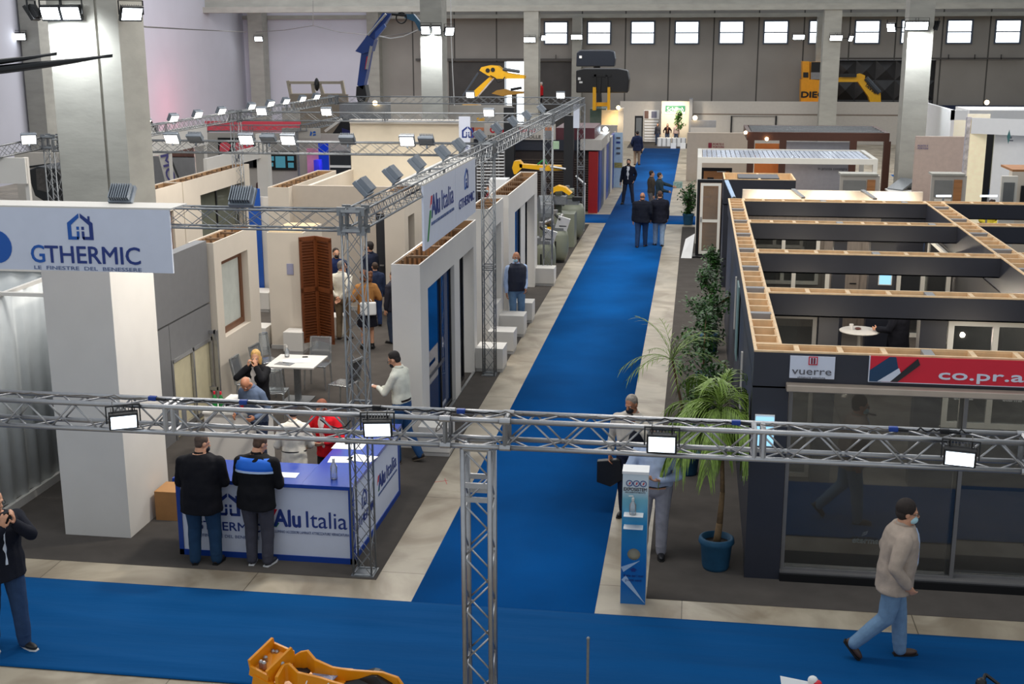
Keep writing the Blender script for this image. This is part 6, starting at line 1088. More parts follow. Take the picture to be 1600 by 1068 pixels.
# ------------------------------------------------------------------ plants
LEAF = M('leaf_green', (52, 92, 38), .5, var=.35, scale=30); PALM = M('palm_green', (112, 138, 54), .5, var=.3, scale=20); BARK = M('bark', (120, 96, 66), .8, var=.25, scale=20); POTB = M('pot_blue_cloth', (22, 76, 108), .75, var=.12, scale=8, bump=.2)
def leafblade(mb, p, d, L, w_, droop=0, n=3):
    d = V(d).normalized(); s_ = d.cross(V((0, 0, 1)));
    if s_.length < .05: s_ = V((1, 0, 0))
    s_.normalize(); vs = []; q = V(p); dd = d.copy()
    for k in range(n + 1):
        ww = w_ * math.sin(math.pi * (.12 + .88 * k / n)) * .5 + w_ * .04; vs += [q - s_ * ww, q + s_ * ww]; q = q + dd * L / n; dd = (dd + V((0, 0, -droop / n))).normalized()
    mb.add(vs, [(2 * k, 2 * k + 1, 2 * k + 3, 2 * k + 2) for k in range(n)])
def pot(t, x, y, r, h):
    MB().lathe([(r * .72, 0), (r * .8, h * .1), (r * .92, h * .75), (r * 1.06, h * .84), (r * 1.02, h * .97), (r * .86, h), (r * .82, h * .8), (r * .1, h * .78)], (x, y, 0), 24).build('plant_pot', POTB, t, smooth=True); MB().lathe([(r * .83, h * .8), (.01, h * .84)], (x, y, 0), 20).build('soil', M('soil', (46, 34, 26), .9), t)
rnd = random.Random(3)
gp = G(1118, 897); px_, py_ = gp.x, gp.y + .2
pm = thing('potted_palm', 'slender palm with drooping pale green fronds in a blue wrapped pot', 'plant', (px_, py_, 0)); pot(pm, px_, py_, .21, .42)
top = V((px_ - .02, py_ + .05, 1.72)); tp = [V((px_, py_, .3)), V((px_ + .03, py_, .6)), V((px_ + .05, py_ + .02, 1.0)), V((px_ + .03, py_ + .03, 1.4)), top]
tr = MB()
for a, b, r1, r2 in zip(tp, tp[1:], (.05, .04, .03, .026), (.04, .03, .026, .022)): tr.tube(a, b, r1, r2, n=9)
tr.build('trunk', BARK, pm, smooth=True)
for k in range(50):
    az = k * 2.4 + rnd.uniform(-.3, .3); el = rnd.uniform(.25, 1.45); L = rnd.uniform(.55, .95); st = top + V((0, 0, rnd.uniform(-.15, .4)))
    d = V((math.cos(az) * math.cos(el), math.sin(az) * math.cos(el), math.sin(el))); q = st.copy(); fr = MB(); n = 9; P_ = [q.copy()]
    for j in range(n): q = q + d * L / n; d = (d + V((0, 0, -.26))).normalized(); P_.append(q.copy())
    fr.path(P_, .005, 4)
    for j in range(2, n + 1):
        dd = (P_[j] - P_[j - 1]).normalized(); sd = dd.cross(V((0, 0, 1))).normalized()
        for s_ in (-1, 1):
            for h_ in (0, .5): leafblade(fr, P_[j - 1].lerp(P_[j], h_), dd * .9 + sd * s_ * .45 + V((0, 0, -.3)), rnd.uniform(.28, .46), .019, 1.8)
    for v in fr.v: v.x = min(v.x, .715 - .02 * rnd.random())
    fr.build('frond', PALM, pm)
# second papyrus like palm to the left of it, thinner
g2 = G(1010, 800) if False else V((-.12, 16.9, 0))
pp = thing('potted_palm', 'airy thin palm whose fronds hang over the man on the phone', 'plant', (.02, 17.9, 0)); pot(pp, .02, 17.9, .18, .36); top = V((-.25, 17.2, 1.95)); tr = MB(); tr.tube((.02, 17.9, .25), (-.1, 17.5, 1.2), .03, .022, n=8); tr.tube((-.1, 17.5, 1.2), top, .022, .014, n=8); tr.build('trunk', BARK, pp)
for k in range(16):
    az = k * 2.4; el = rnd.uniform(.2, 1.3); L = rnd.uniform(.5, .9); q = top.copy(); d = V((math.cos(az) * math.cos(el), math.sin(az) * math.cos(el) * .6, math.sin(el))); fr = MB(); n = 8; P_ = [q.copy()]
    for j in range(n): q = q + d * L / n; d = (d + V((0, 0, -.2))).normalized(); P_.append(q.copy())
    fr.path(P_, .004, 4)
    for j in range(2, n + 1):
        dd = (P_[j] - P_[j - 1]).normalized(); sd = dd.cross(V((0, 0, 1))).normalized()
        for s_ in (-1, 1): leafblade(fr, P_[j - 1], dd * .9 + sd * s_ * .6, .22, .01, .8)
    fr.build('frond', PALM, pp)
def bush(label, x, y, r, h, zc, nl, seed, lw=.045, name='potted_tree', mat=LEAF, ph=.4):
    rr = random.Random(seed); t = thing(name, label, 'plant', (x, y, 0)); pot(t, x, y, .2, ph); st = MB(); lf = MB(); st.tube((x, y, ph * .7), (x, y, h * .8), .025, .012)
    for k in range(26):
        z = zc + (h - zc) * rr.random(); a = rr.uniform(0, 6.28); rad = r * (.5 + .5 * rr.random()) * math.sin(math.pi * min(1, max(.12, (z - zc * .8) / (h - zc * .8))) * .95); e = V((x + math.cos(a) * rad, y + math.sin(a) * rad, z)); s0 = V((x, y, max(ph, z - .3))); st.tube(s0, e, .008, .003, n=4)
        for j in range(nl):
            u_ = rr.random() ** .6; p = s0.lerp(e, u_) + V([rr.gauss(0, .06) for _ in range(3)]); d = V((rr.gauss(0, 1), rr.gauss(0, 1), rr.gauss(-.1, .6))); leafblade(lf, p, d, lw * 1.7, lw, .3, 2)
    if x < .7 and y < 30:
        for v in st.v + lf.v: v.x = min(v.x, .70 - .06 * rr.random())
    st.build('branches', BARK, t); lf.build('foliage', mat, t); return t
def bpos(px, py): g_ = G(px, py); return g_.x, g_.y
bush('leafy potted tree beside the dark side wall, nearest one behind the palms', .22, 19.3, .62, 2.35, .6, 95, 5)
bush('taller leafy potted tree beside the dark side wall, second one', .32, 22.4, .52, 2.5, .6, 85, 6)
bush('slender leafy potted tree beside the dark side wall, third one by the glass door', .40, 25.6, .4, 2.2, .6, 60, 8)
x, y = bpos(1075, 352); bush('round leafy bush in a blue pot beside the far cross carpet', x, y + .2, .55, 1.55, .5, 46, 9, .06)
x, y = YP(1060, 212, 77.6).x, 77.6; bush('bright green plant on the desk under the green sign', x, y, .45, 2.1, 1.1, 14, 12, .09, mat=M('leaf_bright', (96, 150, 60), .5, var=.3)) 
# ================================================================== PEOPLE
SK = M('skin', (206, 152, 122), .5, var=.06, scale=20); SK2 = M('skin_tanned', (182, 124, 94), .5, var=.06, scale=20)
FOLD = D.textures.new('fold_noise', 'CLOUDS'); FOLD.noise_scale = .17; FOLD.noise_depth = 1
def blob(mb, name, mat, parent, vox, fold=0, smooth=4):
    o = mb.build(name, mat, parent); m_ = o.modifiers.new('remesh', 'REMESH'); m_.mode = 'VOXEL'; m_.voxel_size = vox; m_.use_smooth_shade = True
    if smooth: s_ = o.modifiers.new('smooth', 'SMOOTH'); s_.iterations = smooth; s_.factor = .5
    if fold: d_ = o.modifiers.new('folds', 'DISPLACE'); d_.texture = FOLD; d_.strength = fold; d_.mid_level = .5; d_.texture_coords = 'LOCAL'
    return o
def ik(a, b, l1, l2, pole):
    a, b = V(a), V(b); d = b - a; L = min(d.length, (l1 + l2) * .999); dn = d.normalized(); x = (l1 * l1 - l2 * l2 + L * L) / (2 * L); h_ = math.sqrt(max(l1 * l1 - x * x, 0)); p = V(pole); p = (p - dn * p.dot(dn)).normalized()
    return a + dn * x + p * h_, a + dn * L
def ball_tube(mb, a, b, r1, r2, n=12):
    mb.tube(a, b, r1, r2, n=n); mb.ell(a, r1, nu=n, nv=8); mb.ell(b, r2, nu=n, nv=8)
def person(label, loc, face, h=1.75, bulk=1.1, top='shirt', tc=(200, 200, 205), inner=None, legs='trousers', lc=(60, 70, 90), shoes=(30, 28, 28), sole=None, hair='short', hc=(50, 38, 30), mask=None, glasses=False, lean=0, yaw=0, pitch=0, hl=(-.27, .03, .80), hr=(.27, .03, .80), pl=(-.5, -1, -.2), pr=(.5, -1, -.2), fl=(-.1, 0, 0, 0), fr=(.1, 0, 0, 0), near=False, belt=None, belly=0, fem=False, skin=SK, hand_l=None, hand_r=None, extra=None, sit=0, mats=None, scene_group=None):
    t = local_thing('person', label, 'person', loc, math.radians(face), scene_group); t.scale = (h / 1.75,) * 3
    vx = .0075 if near else .013; cv = .011 if near else .016; W = (.93 if fem else 1.0) * bulk; LW = 1 + (bulk - 1) * .8; hz = .93 - sit; La = math.radians(lean)
    def tr(p, z0=.98):
        p = V(p) - V((0, 0, sit)); q = p - V((0, 0, hz + .04))
        return V((q.x, q.y * math.cos(La) + q.z * math.sin(La), q.z * math.cos(La) - q.y * math.sin(La))) + V((0, 0, hz + .04)) if p.z > z0 - sit - .05 else p
    Rl = Matrix.Rotation(-La, 3, 'X')
    def ring(z, w_, d_, yo=0, n=16): return [tr((w_ * W * math.cos(2 * math.pi * k / n) , yo + d_ * bulk * math.sin(2 * math.pi * k / n), z)) for k in range(n)]
    B = belly
    def torso(z0, e, flare=0): # e = how far outside the body
        rs = [(z0, .165 + flare, .115 + flare * .8, .0), (1.0, .162, .112 + B * .6, B * .3), (1.1, .152, .108 + B, B * .5), (1.22, .166, .115 + B * .4, B * .25), (1.33, .178, .118, 0), (1.41, .17, .098, -.005), (1.455, .12, .075, -.01), (1.49, .07, .062, -.005)]
        rs = [r for r in rs if r[0] >= z0]
        return [ring(z, a + e, b + e, y) for z, a, b, y in rs]
    sh = [tr((s * .172 * W, -.005, 1.385)) for s in (-1, 1)]; hd = []; el = []
    for k, (tg, po) in enumerate(((hl, pl), (hr, pr))):
        e, w_ = ik(sh[k], V(tg) - V((0, 0, 0)), .285, .255, po); el.append(e); hd.append(w_)
    hip = [V((s * .09 * LW, 0, hz)) for s in (-1, 1)]; ank = []; kn = []
    for k, f in enumerate((fl, fr)):
        a = V((f[0], f[1], f[2] + .085)); kn_, a_ = ik(hip[k], a, .43, .42, (0, 1, .1)); kn.append(kn_); ank.append(a_)
    # ---- body
    b = MB(); b.loft(torso(.9, 0)) ; b.ell((0, 0, hz - .02), (.15, .11, .11), nu=14)
    for k in (0, 1):
        ball_tube(b, sh[k], el[k], .048 * W, .038 * W); ball_tube(b, el[k], hd[k], .038 * W, .024); ball_tube(b, hip[k], kn[k], .078, .052); ball_tube(b, kn[k], ank[k], .052, .034)
        b.tube(tr((0, 0, 1.42)), sh[k], .055, .05)
    nk = tr((0, -.01, 1.46)); hc_ = tr((0, 0, 1.635)) + V((0, .012, 0)); Rh = Rl @ Matrix.Rotation(math.radians(-yaw), 3, 'Z') @ Matrix.Rotation(math.radians(-pitch), 3, 'X')
    piv = tr((0, -.005, 1.517)); 
    def hp(p): return piv + Rh @ (V(p) + V((0, .012, .105)))
    b.tube(nk, hp((0, -.01, -.06)), .056 * W, .052 * W, n=12)
    b.ell(hp((0, -.008, .022)), (.074, .092, .096), Rh, 16, 12); b.ell(hp((0, .028, -.045)), (.056, .062, .078), Rh, 14, 10); b.ell(hp((0, .068, -.1)), (.028, .024, .022), Rh)
    b.tube(hp((0, .092, .012)), hp((0, .112, -.028)), .009, .015, n=8); b.ell(hp((0, .106, -.03)), (.017, .014, .011), Rh); b.ell(hp((0, .078, .022)), (.05, .018, .012), Rh)
    b.ell(hp((0, .088, -.062)), (.024, .01, .012), Rh)
    for s in (-1, 1): b.ell(hp((s * .077, -.008, -.01)), (.011, .024, .034), Rh)
    # ---- hands
    fw = 1 if near else 1.25
    for k, hs in enumerate((hand_l, hand_r)):
        s = (-1, 1)[k]; d = V(hs[0]).normalized() if hs else (hd[k] - el[k]).normalized(); nrm = V(hs[1]).normalized() if hs else V((-s, .25, 0)); curl = hs[2] if hs and len(hs) > 2 else .45
        ac = d.cross(nrm).normalized(); nrm = ac.cross(d).normalized(); w0 = hd[k]; M3 = Matrix((ac, d, nrm)).transposed()
        b.ell(w0 + d * .05, (.038, .052, .016), M3, 12, 8)
        for i in range(4):
            o = (i - 1.5) * .019; L = (.066, .076, .072, .058)[i]; p = w0 + d * .09 + ac * o; cd = d.copy()
            for j in range(3):
                a_ = curl * (j + .6); cd2 = (d * math.cos(a_) + nrm * math.sin(a_) + ac * o * 1.5).normalized(); q = p + cd2 * L * (.45, .32, .25)[j]; b.tube(p, q, .0092 * fw, .0085 * fw, n=7); b.ell(q, .0085 * fw, nu=7, nv=5); p = q
        ts = ac * (1 if ac.dot(V((-s, 0, 0)) if abs(d.z) > .7 else V((0, 0, 1))) > 0 else -1)
        p = w0 + d * .03 + ts * .028; q = p + (d * .7 + ts * .6 + nrm * .35).normalized() * .04; r_ = q + (d * .9 + nrm * .5).normalized() * .032; b.tube(p, q, .0125, .011, n=8); b.ell(q, .011, nu=7, nv=5); b.tube(q, r_, .0105, .0095, n=8); b.ell(r_, .0095, nu=7, nv=5)
    body = blob(b, 'body', skin, t, vx, 0, 2)
    for s in (-1, 1):
        ew = MB().ell(hp((s * .03, .083, .003)), (.013, .008, .009), Rh, 10, 6).build('eye', M('eye_white', (225, 222, 216), .3), t, smooth=True); MB().ell(hp((s * .03, .0895, .003)), (.006, .003, .006), Rh, 8, 6).build('iris', M('iris_dark', (46, 30, 22), .2), ew, smooth=True)
    cn = '%d_%d_%d' % tuple(tc); tm = M('cloth_' + cn, tc, .85, var=.08, scale=14, bump=.12, bscale=60, spec=.2); lm = M('cloth_%d_%d_%d' % tuple(lc), lc, .85, var=.10, scale=14, bump=.12, bscale=60, spec=.2)
    # ---- legs
    if legs == 'trousers':
        q = MB(); q.ell((0, -.005, hz - .02), (.168 * W, (.125 + B * .3) * bulk, .125), nu=16, nv=10); q.loft([ring(z, a, b_, 0) for z, a, b_ in ((hz + .0 + sit - .02, .172, .125), (1.02, .165, .12 + B * .5))]) if not sit else None
        for k in (0, 1):
            ball_tube(q, hip[k], kn[k], .096 * LW, .071 * LW); e = ank[k] + V((0, 0, -.01)); ball_tube(q, kn[k], e, .071 * LW, .056 * LW); mid = kn[k].lerp(e, .82); q.ell(mid, (.062 * LW, .064 * LW, .03))
        blob(q, 'trousers', lm, t, cv, .016)
        if belt: bb = MB().loft([ring(z, .172, .126 + B * .6, B * .2) for z in (.985, 1.015)]); bb.build('belt', M('belt_%d' % belt[0], belt, .4), t, smooth=False)
    else:
        q = MB(); q.loft([[V((a * math.cos(2 * math.pi * k / 18), a * .8 * math.sin(2 * math.pi * k / 18), z)) for k in range(18)] for a, z in ((.235, .52), (.22, .62), (.185, .85), (.155, 1.02))]); blob(q, 'skirt', lm, t, cv, .012)
    # ---- shoes
    sm = M('shoe_%d_%d_%d' % tuple(shoes), shoes, .45, var=.08); so = M('sole_%d' % (sole or (18,))[0], sole or (18, 17, 17), .7)
    for k, f in enumerate((fl, fr)):
        Rp = Matrix.Rotation(math.radians(-f[3]), 3, 'X') if f[3] else Matrix.Identity(3); ft_yaw = Matrix.Rotation(math.radians((12, -12)[k]), 3, 'Z'); Rf = ft_yaw @ Rp; piv_ = ank[k] - V((0, 0, .085)) + V((0, 0, 0))
        def fp_(p): return ank[k] + Rf @ (V(p) - V((0, 0, .085)))
        s_ = MB(); s_.ell(fp_((0, .075, .042)), (.044, .115, .036), Rf, 14, 8); s_.ell(fp_((0, -.015, .05)), (.038, .052, .05), Rf, 12, 8); s_.tube(fp_((0, 0, .05)), ank[k] + (kn[k] - ank[k]).normalized() * .05, .044, .046)
        so_ = blob(s_, 'shoe', sm, t, .01, 0, 2); sl = [[fp_((.045 * x_, y_, z_)) for x_, y_ in ((-.8, -.065), (.8, -.065), (1.0, .05), (1.05, .13), (.5, .19), (-.5, .19), (-1.05, .13), (-1.0, .05))] for z_ in (0.001, .022)]; MB().loft(sl).build('sole', so, so_)
    # ---- upper garment
    sleeves = []
    if top in ('jacket', 'shirt', 'sweater', 'vest', 'tee', 'dress', 'coat'):
        z0 = {'jacket': .80, 'coat': .74, 'shirt': .96, 'sweater': .9, 'vest': .96, 'tee': .9, 'dress': .6}[top]; e = {'jacket': .024, 'coat': .026, 'shirt': .012, 'sweater': .016, 'vest': .01, 'tee': .012, 'dress': .016}[top]
        q = MB(); q.loft(torso(z0, e, .012 if top in ('jacket', 'coat') else (.06 if top == 'dress' else .0)))
        for k in (0, 1):
            r1, r2, r3 = [v * (1 + (bulk - 1) * .6) for v in ((.07, .06, .046) if top in ('jacket', 'coat') else (.062, .052, .038))]
            q.tube(tr((0, -.005, 1.43)), sh[k], .062, r1); ball_tube(q, sh[k], el[k], r1, r2)
            if top != 'tee': ball_tube(q, el[k], el[k].lerp(hd[k], .93), r2, r3)
        nm = {'jacket': 'jacket', 'coat': 'coat', 'vest': 'shirt', 'dress': 'dress'}.get(top, top); blob(q, nm, tm, t, cv, .03)
        cl = MB(); n = 18; c0, c1 = tr((0, -.008, 1.475)), tr((0, -.018, 1.525))
        for c_, rr, cc in ((c0, (.078, .074), 0),): cl.loft([[c0 + V((.082 * math.cos(a), .078 * math.sin(a), 0)) for a in [2 * math.pi * i / n for i in range(n)]], [c1 + V((.066 * math.cos(a), .064 * math.sin(a), 0)) for a in [2 * math.pi * i / n for i in range(n)]]])
        cl.build('collar', tm if top != 'tee' else tm, t, smooth=True)
    if top == 'vest':
        q = MB(); q.loft(torso(.88, .03, .004)); blob(q, 'vest', M('cloth_%d_%d_%d' % tuple(inner), inner, .7, var=.08), t, cv, .016)
    elif inner:
        fz = [.98, 1.1, 1.22, 1.33, 1.41, 1.47]; im = M('cloth_%d_%d_%d' % tuple(inner), inner, .8, var=.04); ed = {'jacket': .03, 'coat': .03}.get(top, .02)
        dd = {.98: .112 + B * .6, 1.1: .108 + B * 1.5, 1.22: .115 + B * .65, 1.33: .118, 1.41: .10, 1.47: .075}; wd = {.98: .05, 1.1: .05, 1.22: .055, 1.33: .062, 1.41: .06, 1.47: .05}
        MB().loft([[tr((sx * wd[z], dd[z] * bulk + ed - (.018 if abs(sx) == 1 else 0) + yy, z)) for sx, yy in ((-1, 0), (0, .004), (1, 0), (1, -.05), (-1, -.05))] for z in fz]).build('shirt_front', im, t)
    # ---- head dress
    if hair != 'bald':
        hm = M('hair_%d_%d_%d' % tuple(hc), hc, .75, var=.25, scale=40, bump=.3); q = MB()
        if hair == 'fringe': q.ell(hp((0, -.03, .005)), (.08, .078, .055), Rh, 14, 10)
        else: q.ell(hp((0, -.022, .042)), (.083, .092, .088), Rh, 16, 12); q.ell(hp((0, .0, .1)), (.058, .055, .024), Rh); q.ell(hp((0, -.048, -.005)), (.076, .052, .07), Rh, 12, 8)
        if hair == 'full': q.ell(hp((0, -.03, .045)), (.094, .104, .1), Rh, 16, 12); q.ell(hp((0, -.05, -.02)), (.086, .07, .07), Rh, 12, 8)
        if hair == 'long': q.ell(hp((0, -.045, -.06)), (.09, .06, .13), Rh, 14, 10); q.ell(hp((-.06, 0, -.06)), (.03, .05, .11), Rh); q.ell(hp((.06, 0, -.06)), (.03, .05, .11), Rh)
        if hair == 'curly':
            rr = random.Random(4)
            for i in range(40): a, c_ = rr.uniform(0, 6.28), rr.uniform(-.9, 1); y_ = math.sin(a) * .1 - .03; q.ell(hp((math.cos(a) * .1, min(y_, .03), c_ * .11 + .0)), rr.uniform(.03, .05), nu=8, nv=6)
        blob(q, 'hair', hm, t, .009 if near else .012, .012, 2)
    if mask:
        mk = MB(); mk.ell(hp((0, .055, -.062)), (.054, .062, .05), Rh, 16, 10)
        mo_ = mk.build('face_mask', M('mask_%d' % mask[0], mask, .7), t, smooth=True)
    if glasses:
        g = MB()
        for s in (-1, 1):
            c_ = (s * .032, .098, .004)
            for i in range(10): a, a2 = 2 * math.pi * i / 10, 2 * math.pi * (i + 1) / 10; g.tube(hp((c_[0] + .024 * math.cos(a), c_[1], c_[2] + .017 * math.sin(a))), hp((c_[0] + .024 * math.cos(a2), c_[1], c_[2] + .017 * math.sin(a2))), .0028, n=5)
            g.tube(hp((s * .056, .096, .008)), hp((s * .08, .0, .008)), .0025, n=5)
        g.tube(hp((-.008, .099, .006)), hp((.008, .099, .006)), .0028, n=5); g.build('glasses', BLACK, t)
    t['_hands'] = [*hd[0], *hd[1]]
    if extra: extra(t, tr, hd, torso, ring, hp)
    return t
def at(px, py): p = G(px, py); return (p.x, p.y, 0)
def held(t, k, d=(0, 0, 0)):
    """world point of hand k of person t"""
    h_ = t['_hands']; p = V((h_[3 * k] + d[0], h_[3 * k + 1] + d[1], h_[3 * k + 2] + d[2])) * t.scale[0]; R = Matrix.Rotation(t.rotation_euler[2], 3, 'Z'); return V(t.location) + R @ p
def item(name, label, cat, t, k, size, off=(0, 0, 0), mat=BLACK, rx=0, ry=0, rz=0, detail=None):
    c = held(t, k, off); a, b, c_ = size; R = Matrix.Rotation(t.rotation_euler[2] + rz, 3, 'Z') @ Matrix.Rotation(rx, 3, 'X') @ Matrix.Rotation(ry, 3, 'Y')
    o = MB().box(-a / 2, a / 2, -b / 2, b / 2, -c_ / 2, c_ / 2, R, c).build(name, mat, bevel=min(size) * .3); return tag(o, label, cat)
DN = (24, 27, 38); JN = (62, 92, 126); LJ = (138, 160, 186)
# right foreground, walking to the right
def lany(t, tr, hd, torso, ring, hp):
    MB().path([tr((-.05, .12, 1.44)), tr((-.02, .165, 1.3)), tr((.0, .18, 1.18)), tr((.03, .165, 1.3)), tr((.05, .12, 1.44))], .008).build('lanyard', M('lanyard_red', (140, 30, 36), .6), t); MB().slab(tr((0, .185, 1.2)), tr((0, .19, 1.1)), .07, .01, (0, 1, 0)).build('badge', M('badge_red', (150, 40, 50), .5), t)
p = G(1408, 1036); person('man in beige jacket and blue jeans striding right on the foreground carpet', (p.x - .12, p.y + .09, 0), -92, 1.80, 1.28, 'jacket', (172, 157, 144), (176, 196, 224), 'trousers', (112, 142, 172), (72, 52, 42), None, 'full', (38, 28, 24), (176, 216, 226), True, lean=6, yaw=0, pitch=3, hl=(-.27, .02, .9), hr=(.25, .10, .93), pl=(-.6, -1, -.2), pr=(.7, -1, -.2), fl=(-.08, .12, 0, 0), fr=(.1, -.36, .12, 50), near=True, belly=.02, extra=lany)
# left picture edge
t = person('bald man in black blazer at the left picture edge holding up a phone', at(14, 1012), -125, 1.84, 1.3, 'jacket', DN, (206, 216, 232), 'trousers', (44, 66, 100), (24, 24, 26), (210, 210, 210), 'bald', (0, 0, 0), None, True, yaw=-12, pitch=8, hl=(-.06, .30, 1.44), hr=(.07, .30, 1.42), pl=(-1, -.3, -1), pr=(1, -.3, -1), fl=(-.12, .12, 0, 0), fr=(.12, -.1, 0, 0), near=True, hand_l=((0.1, .25, 1), (.6, -.4, 0), .4), hand_r=((-.1, .25, 1), (-.6, -.4, 0), .4))
item('phone', 'dark phone held up by the bald man at the left picture edge', 'phone', t, 0, (.075, .01, .15), (.07, .02, .07))
# two customers at the counter
t = person('man in black blazer and blue jeans leaning at the counter, seen from behind', (at(322, 880)[0], at(322, 880)[1] - .02, 0), 4, 1.70, 1.36, 'coat', (20, 20, 26), None, 'trousers', (34, 62, 92), (40, 34, 32), None, 'short', (86, 70, 60), (24, 26, 36), False, lean=8, yaw=45, pitch=12, hl=(-.2, .3, 1.06), hr=(.2, .34, 1.08), pl=(-.55, -.7, -1.2), pr=(.55, -.7, -1.2), fl=(-.13, 0, 0, 0), fr=(.15, .02, 0, 0), near=True, belly=.03)
p = at(404, 884)
def bl(t, tr, hd, torso, ring, hp):
    m = MB().loft([ring(z, a, b_, 0) for z, a, b_ in ((1.28, .207, .143), (1.33, .211, .145), (1.40, .206, .132), (1.45, .165, .112))]); m.build('blue_yoke', M('yoke_blue', (20, 104, 214), .7), t, smooth=True)
    MB().loft([ring(z, .211, .151, 0) for z in (1.262, 1.288)]).build('reflective_stripe', M('stripe_silver', (176, 196, 226), .4), t)
t = person('man in blue and black striped work jacket and grey trousers leaning on the counter', (p[0], p[1] + .04, 0), -4, 1.70, 1.3, 'jacket', (20, 20, 24), None, 'trousers', (70, 70, 80), (50, 50, 54), (220, 220, 220), 'short', (84, 62, 48), None, lean=10, yaw=30, pitch=25, hl=(-.2, .32, 1.08), hr=(.2, .32, 1.08), pl=(-.55, -.7, -1.2), pr=(.55, -.7, -1.2), fl=(-.1, 0, 0, 0), fr=(.12, .0, 0, 0), near=True, extra=bl)
# behind the counter
person('grey haired man in slate blue shirt standing behind the counter', G(407, 740).to_tuple()[:2] + (0,), 160, 1.66, 1.1, 'sweater', (92, 106, 130), None, 'trousers', (50, 60, 84), hair='fringe', hc=(150, 140, 130), mask=None, lean=14, pitch=40, hl=(-.2, .28, 1.05), hr=(.2, .28, 1.05), skin=SK2, near=True)
def bw(t, tr, hd, torso, ring, hp): MB().loft([ring(z, .19, .14, 0) for z in (1.02, 1.035)]).build('sash', BLACK, t)
person('woman in long white coat with thin black belt behind the counter', (-5.35, 15.55, 0), 15, 1.55, 1.1, 'coat', (222, 216, 204), None, 'trousers', (210, 206, 196), hair='short', hc=(40, 34, 40), lean=6, pitch=15, yaw=-30, hl=(-.2, .25, 1.0), hr=(.2, .25, 1.0), near=True, fem=True, extra=bw)
person('woman in red jacket with long brown hair at the inner side of the counter', (-4.98, 15.95, 0), 165, 1.6, 1.1, 'jacket', (206, 24, 36), (220, 210, 204), 'trousers', (40, 40, 46), hair='long', hc=(120, 64, 40), lean=8, pitch=25, yaw=10, hl=(-.1, .26, 1.08), hr=(.12, .26, 1.08), pl=(-1, -.3, -.6), pr=(1, -.3, -.6), near=True, fem=True)
t = person('blonde woman in black jacket holding both hands to her face behind the counter', G(409, 700).to_tuple()[:2] + (0,), 172, 1.66, 1.1, 'jacket', (22, 22, 26), (214, 206, 200), 'trousers', (30, 30, 36), hair='long', hc=(208, 164, 98), lean=2, pitch=12, yaw=-12, hl=(-.07, .17, 1.47), hr=(.08, .17, 1.47), pl=(-1, 0, -1), pr=(1, 0, -1), near=True, fem=True, hand_l=((.1, .1, 1), (.8, -.4, 0), .8), hand_r=((-.1, .1, 1), (-.8, -.4, 0), .8))
# man with tablet
p = G(630, 722); t = person('man in white shirt and blue jeans with black mask tapping on a phone', (p.x, p.y, 0), 78, 1.8, 1.1, 'shirt', (226, 226, 212), None, 'trousers', (40, 76, 122), (34, 30, 30), (90, 80, 70), 'short', (34, 28, 26), (26, 28, 34), True, lean=5, yaw=0, pitch=24, hl=(-.06, .36, 1.16), hr=(.1, .36, 1.1), pl=(-1, -.8, -.6), pr=(1, -.8, -.6), fl=(-.1, .05, 0, 0), fr=(.1, -.24, .05, 22), near=True, belt=(40, 30, 26), hand_l=((.3, 1, .1), (.3, 0, -1), .4), hand_r=((-.3, 1, 0.05), (0, 0, 1), .4))
item('phone', 'phone in the hands of the man in the white shirt and black mask', 'phone', t, 1, (.09, .15, .01), (-.05, .1, .035), mat=PAPER, rx=.3)
# group on the left stand
GRP = None
t = person('man in cream shirt and khaki trousers seen from behind, hands folded on his back', at(537, 530), -8, 1.76, 1.1, 'shirt', (232, 228, 214), None, 'trousers', (134, 118, 96), (92, 76, 64), None, 'short', (120, 112, 106), None, True, yaw=50, pitch=5, hl=(-.05, -.17, .98), hr=(.05, -.19, .96), pl=(-1, -.6, 0), pr=(1, -.6, 0), hand_l=((.6, -.3, -.6), (0, -1, 0), .3), hand_r=((-.6, -.3, -.6), (0, -1, 0), .3), near=True)
def wbag(t, tr, hd, torso, ring, hp): MB().path([tr((-.12, .1, 1.46)), tr((.1, -.16, 1.1))], .008).build('bag_strap', PAPER, t)
t = person('woman with curly brown hair in tan jacket and black skirt, white handbag on her back', at(575, 545), 18, 1.7, 1.1, 'jacket', (166, 116, 66), None, 'skirt', (24, 24, 34), (20, 20, 22), None, 'curly', (110, 66, 40), hl=(-.2, .2, 1.1), hr=(.2, .22, 1.12), yaw=-20, fem=True, near=True, extra=wbag)
c = V(t.location) + Matrix.Rotation(t.rotation_euler[2], 3, 'Z') @ V((.02, -.2, .92)); tag(MB().box(-.17, .17, -.05, .05, -.14, .14, Matrix.Rotation(t.rotation_euler[2], 3, 'Z'), c).build('handbag', PAPER, bevel=.03), 'white handbag carried by the woman in the tan jacket', 'handbag')
MB_ = [t]
person('man in navy polo jacket and black mask facing the camera in the left group', (-8.2, 27.4, 0), -150, 1.72, 1.1, 'jacket', (32, 44, 84), None, 'trousers', (40, 44, 60), hair='short', hc=(44, 34, 28), mask=(28, 28, 34), hl=(-.2, .2, 1.0))
person('tall dark bearded man in navy jacket turned left in the left group', (-7.45, 27.6, 0), 70, 1.86, 1.1, 'jacket', (34, 40, 60), None, 'trousers', (40, 60, 96), (30, 30, 32), hair='short', hc=(28, 22, 22), mask=(50, 34, 36), glasses=True)
person('person in blue jeans partly hidden behind the woman with curly hair', (-7.15, 26.9, 0), 30, 1.5, 1.1, 'sweater', (40, 50, 76), None, 'trousers', (50, 66, 106), hair='short', hc=(60, 44, 34))
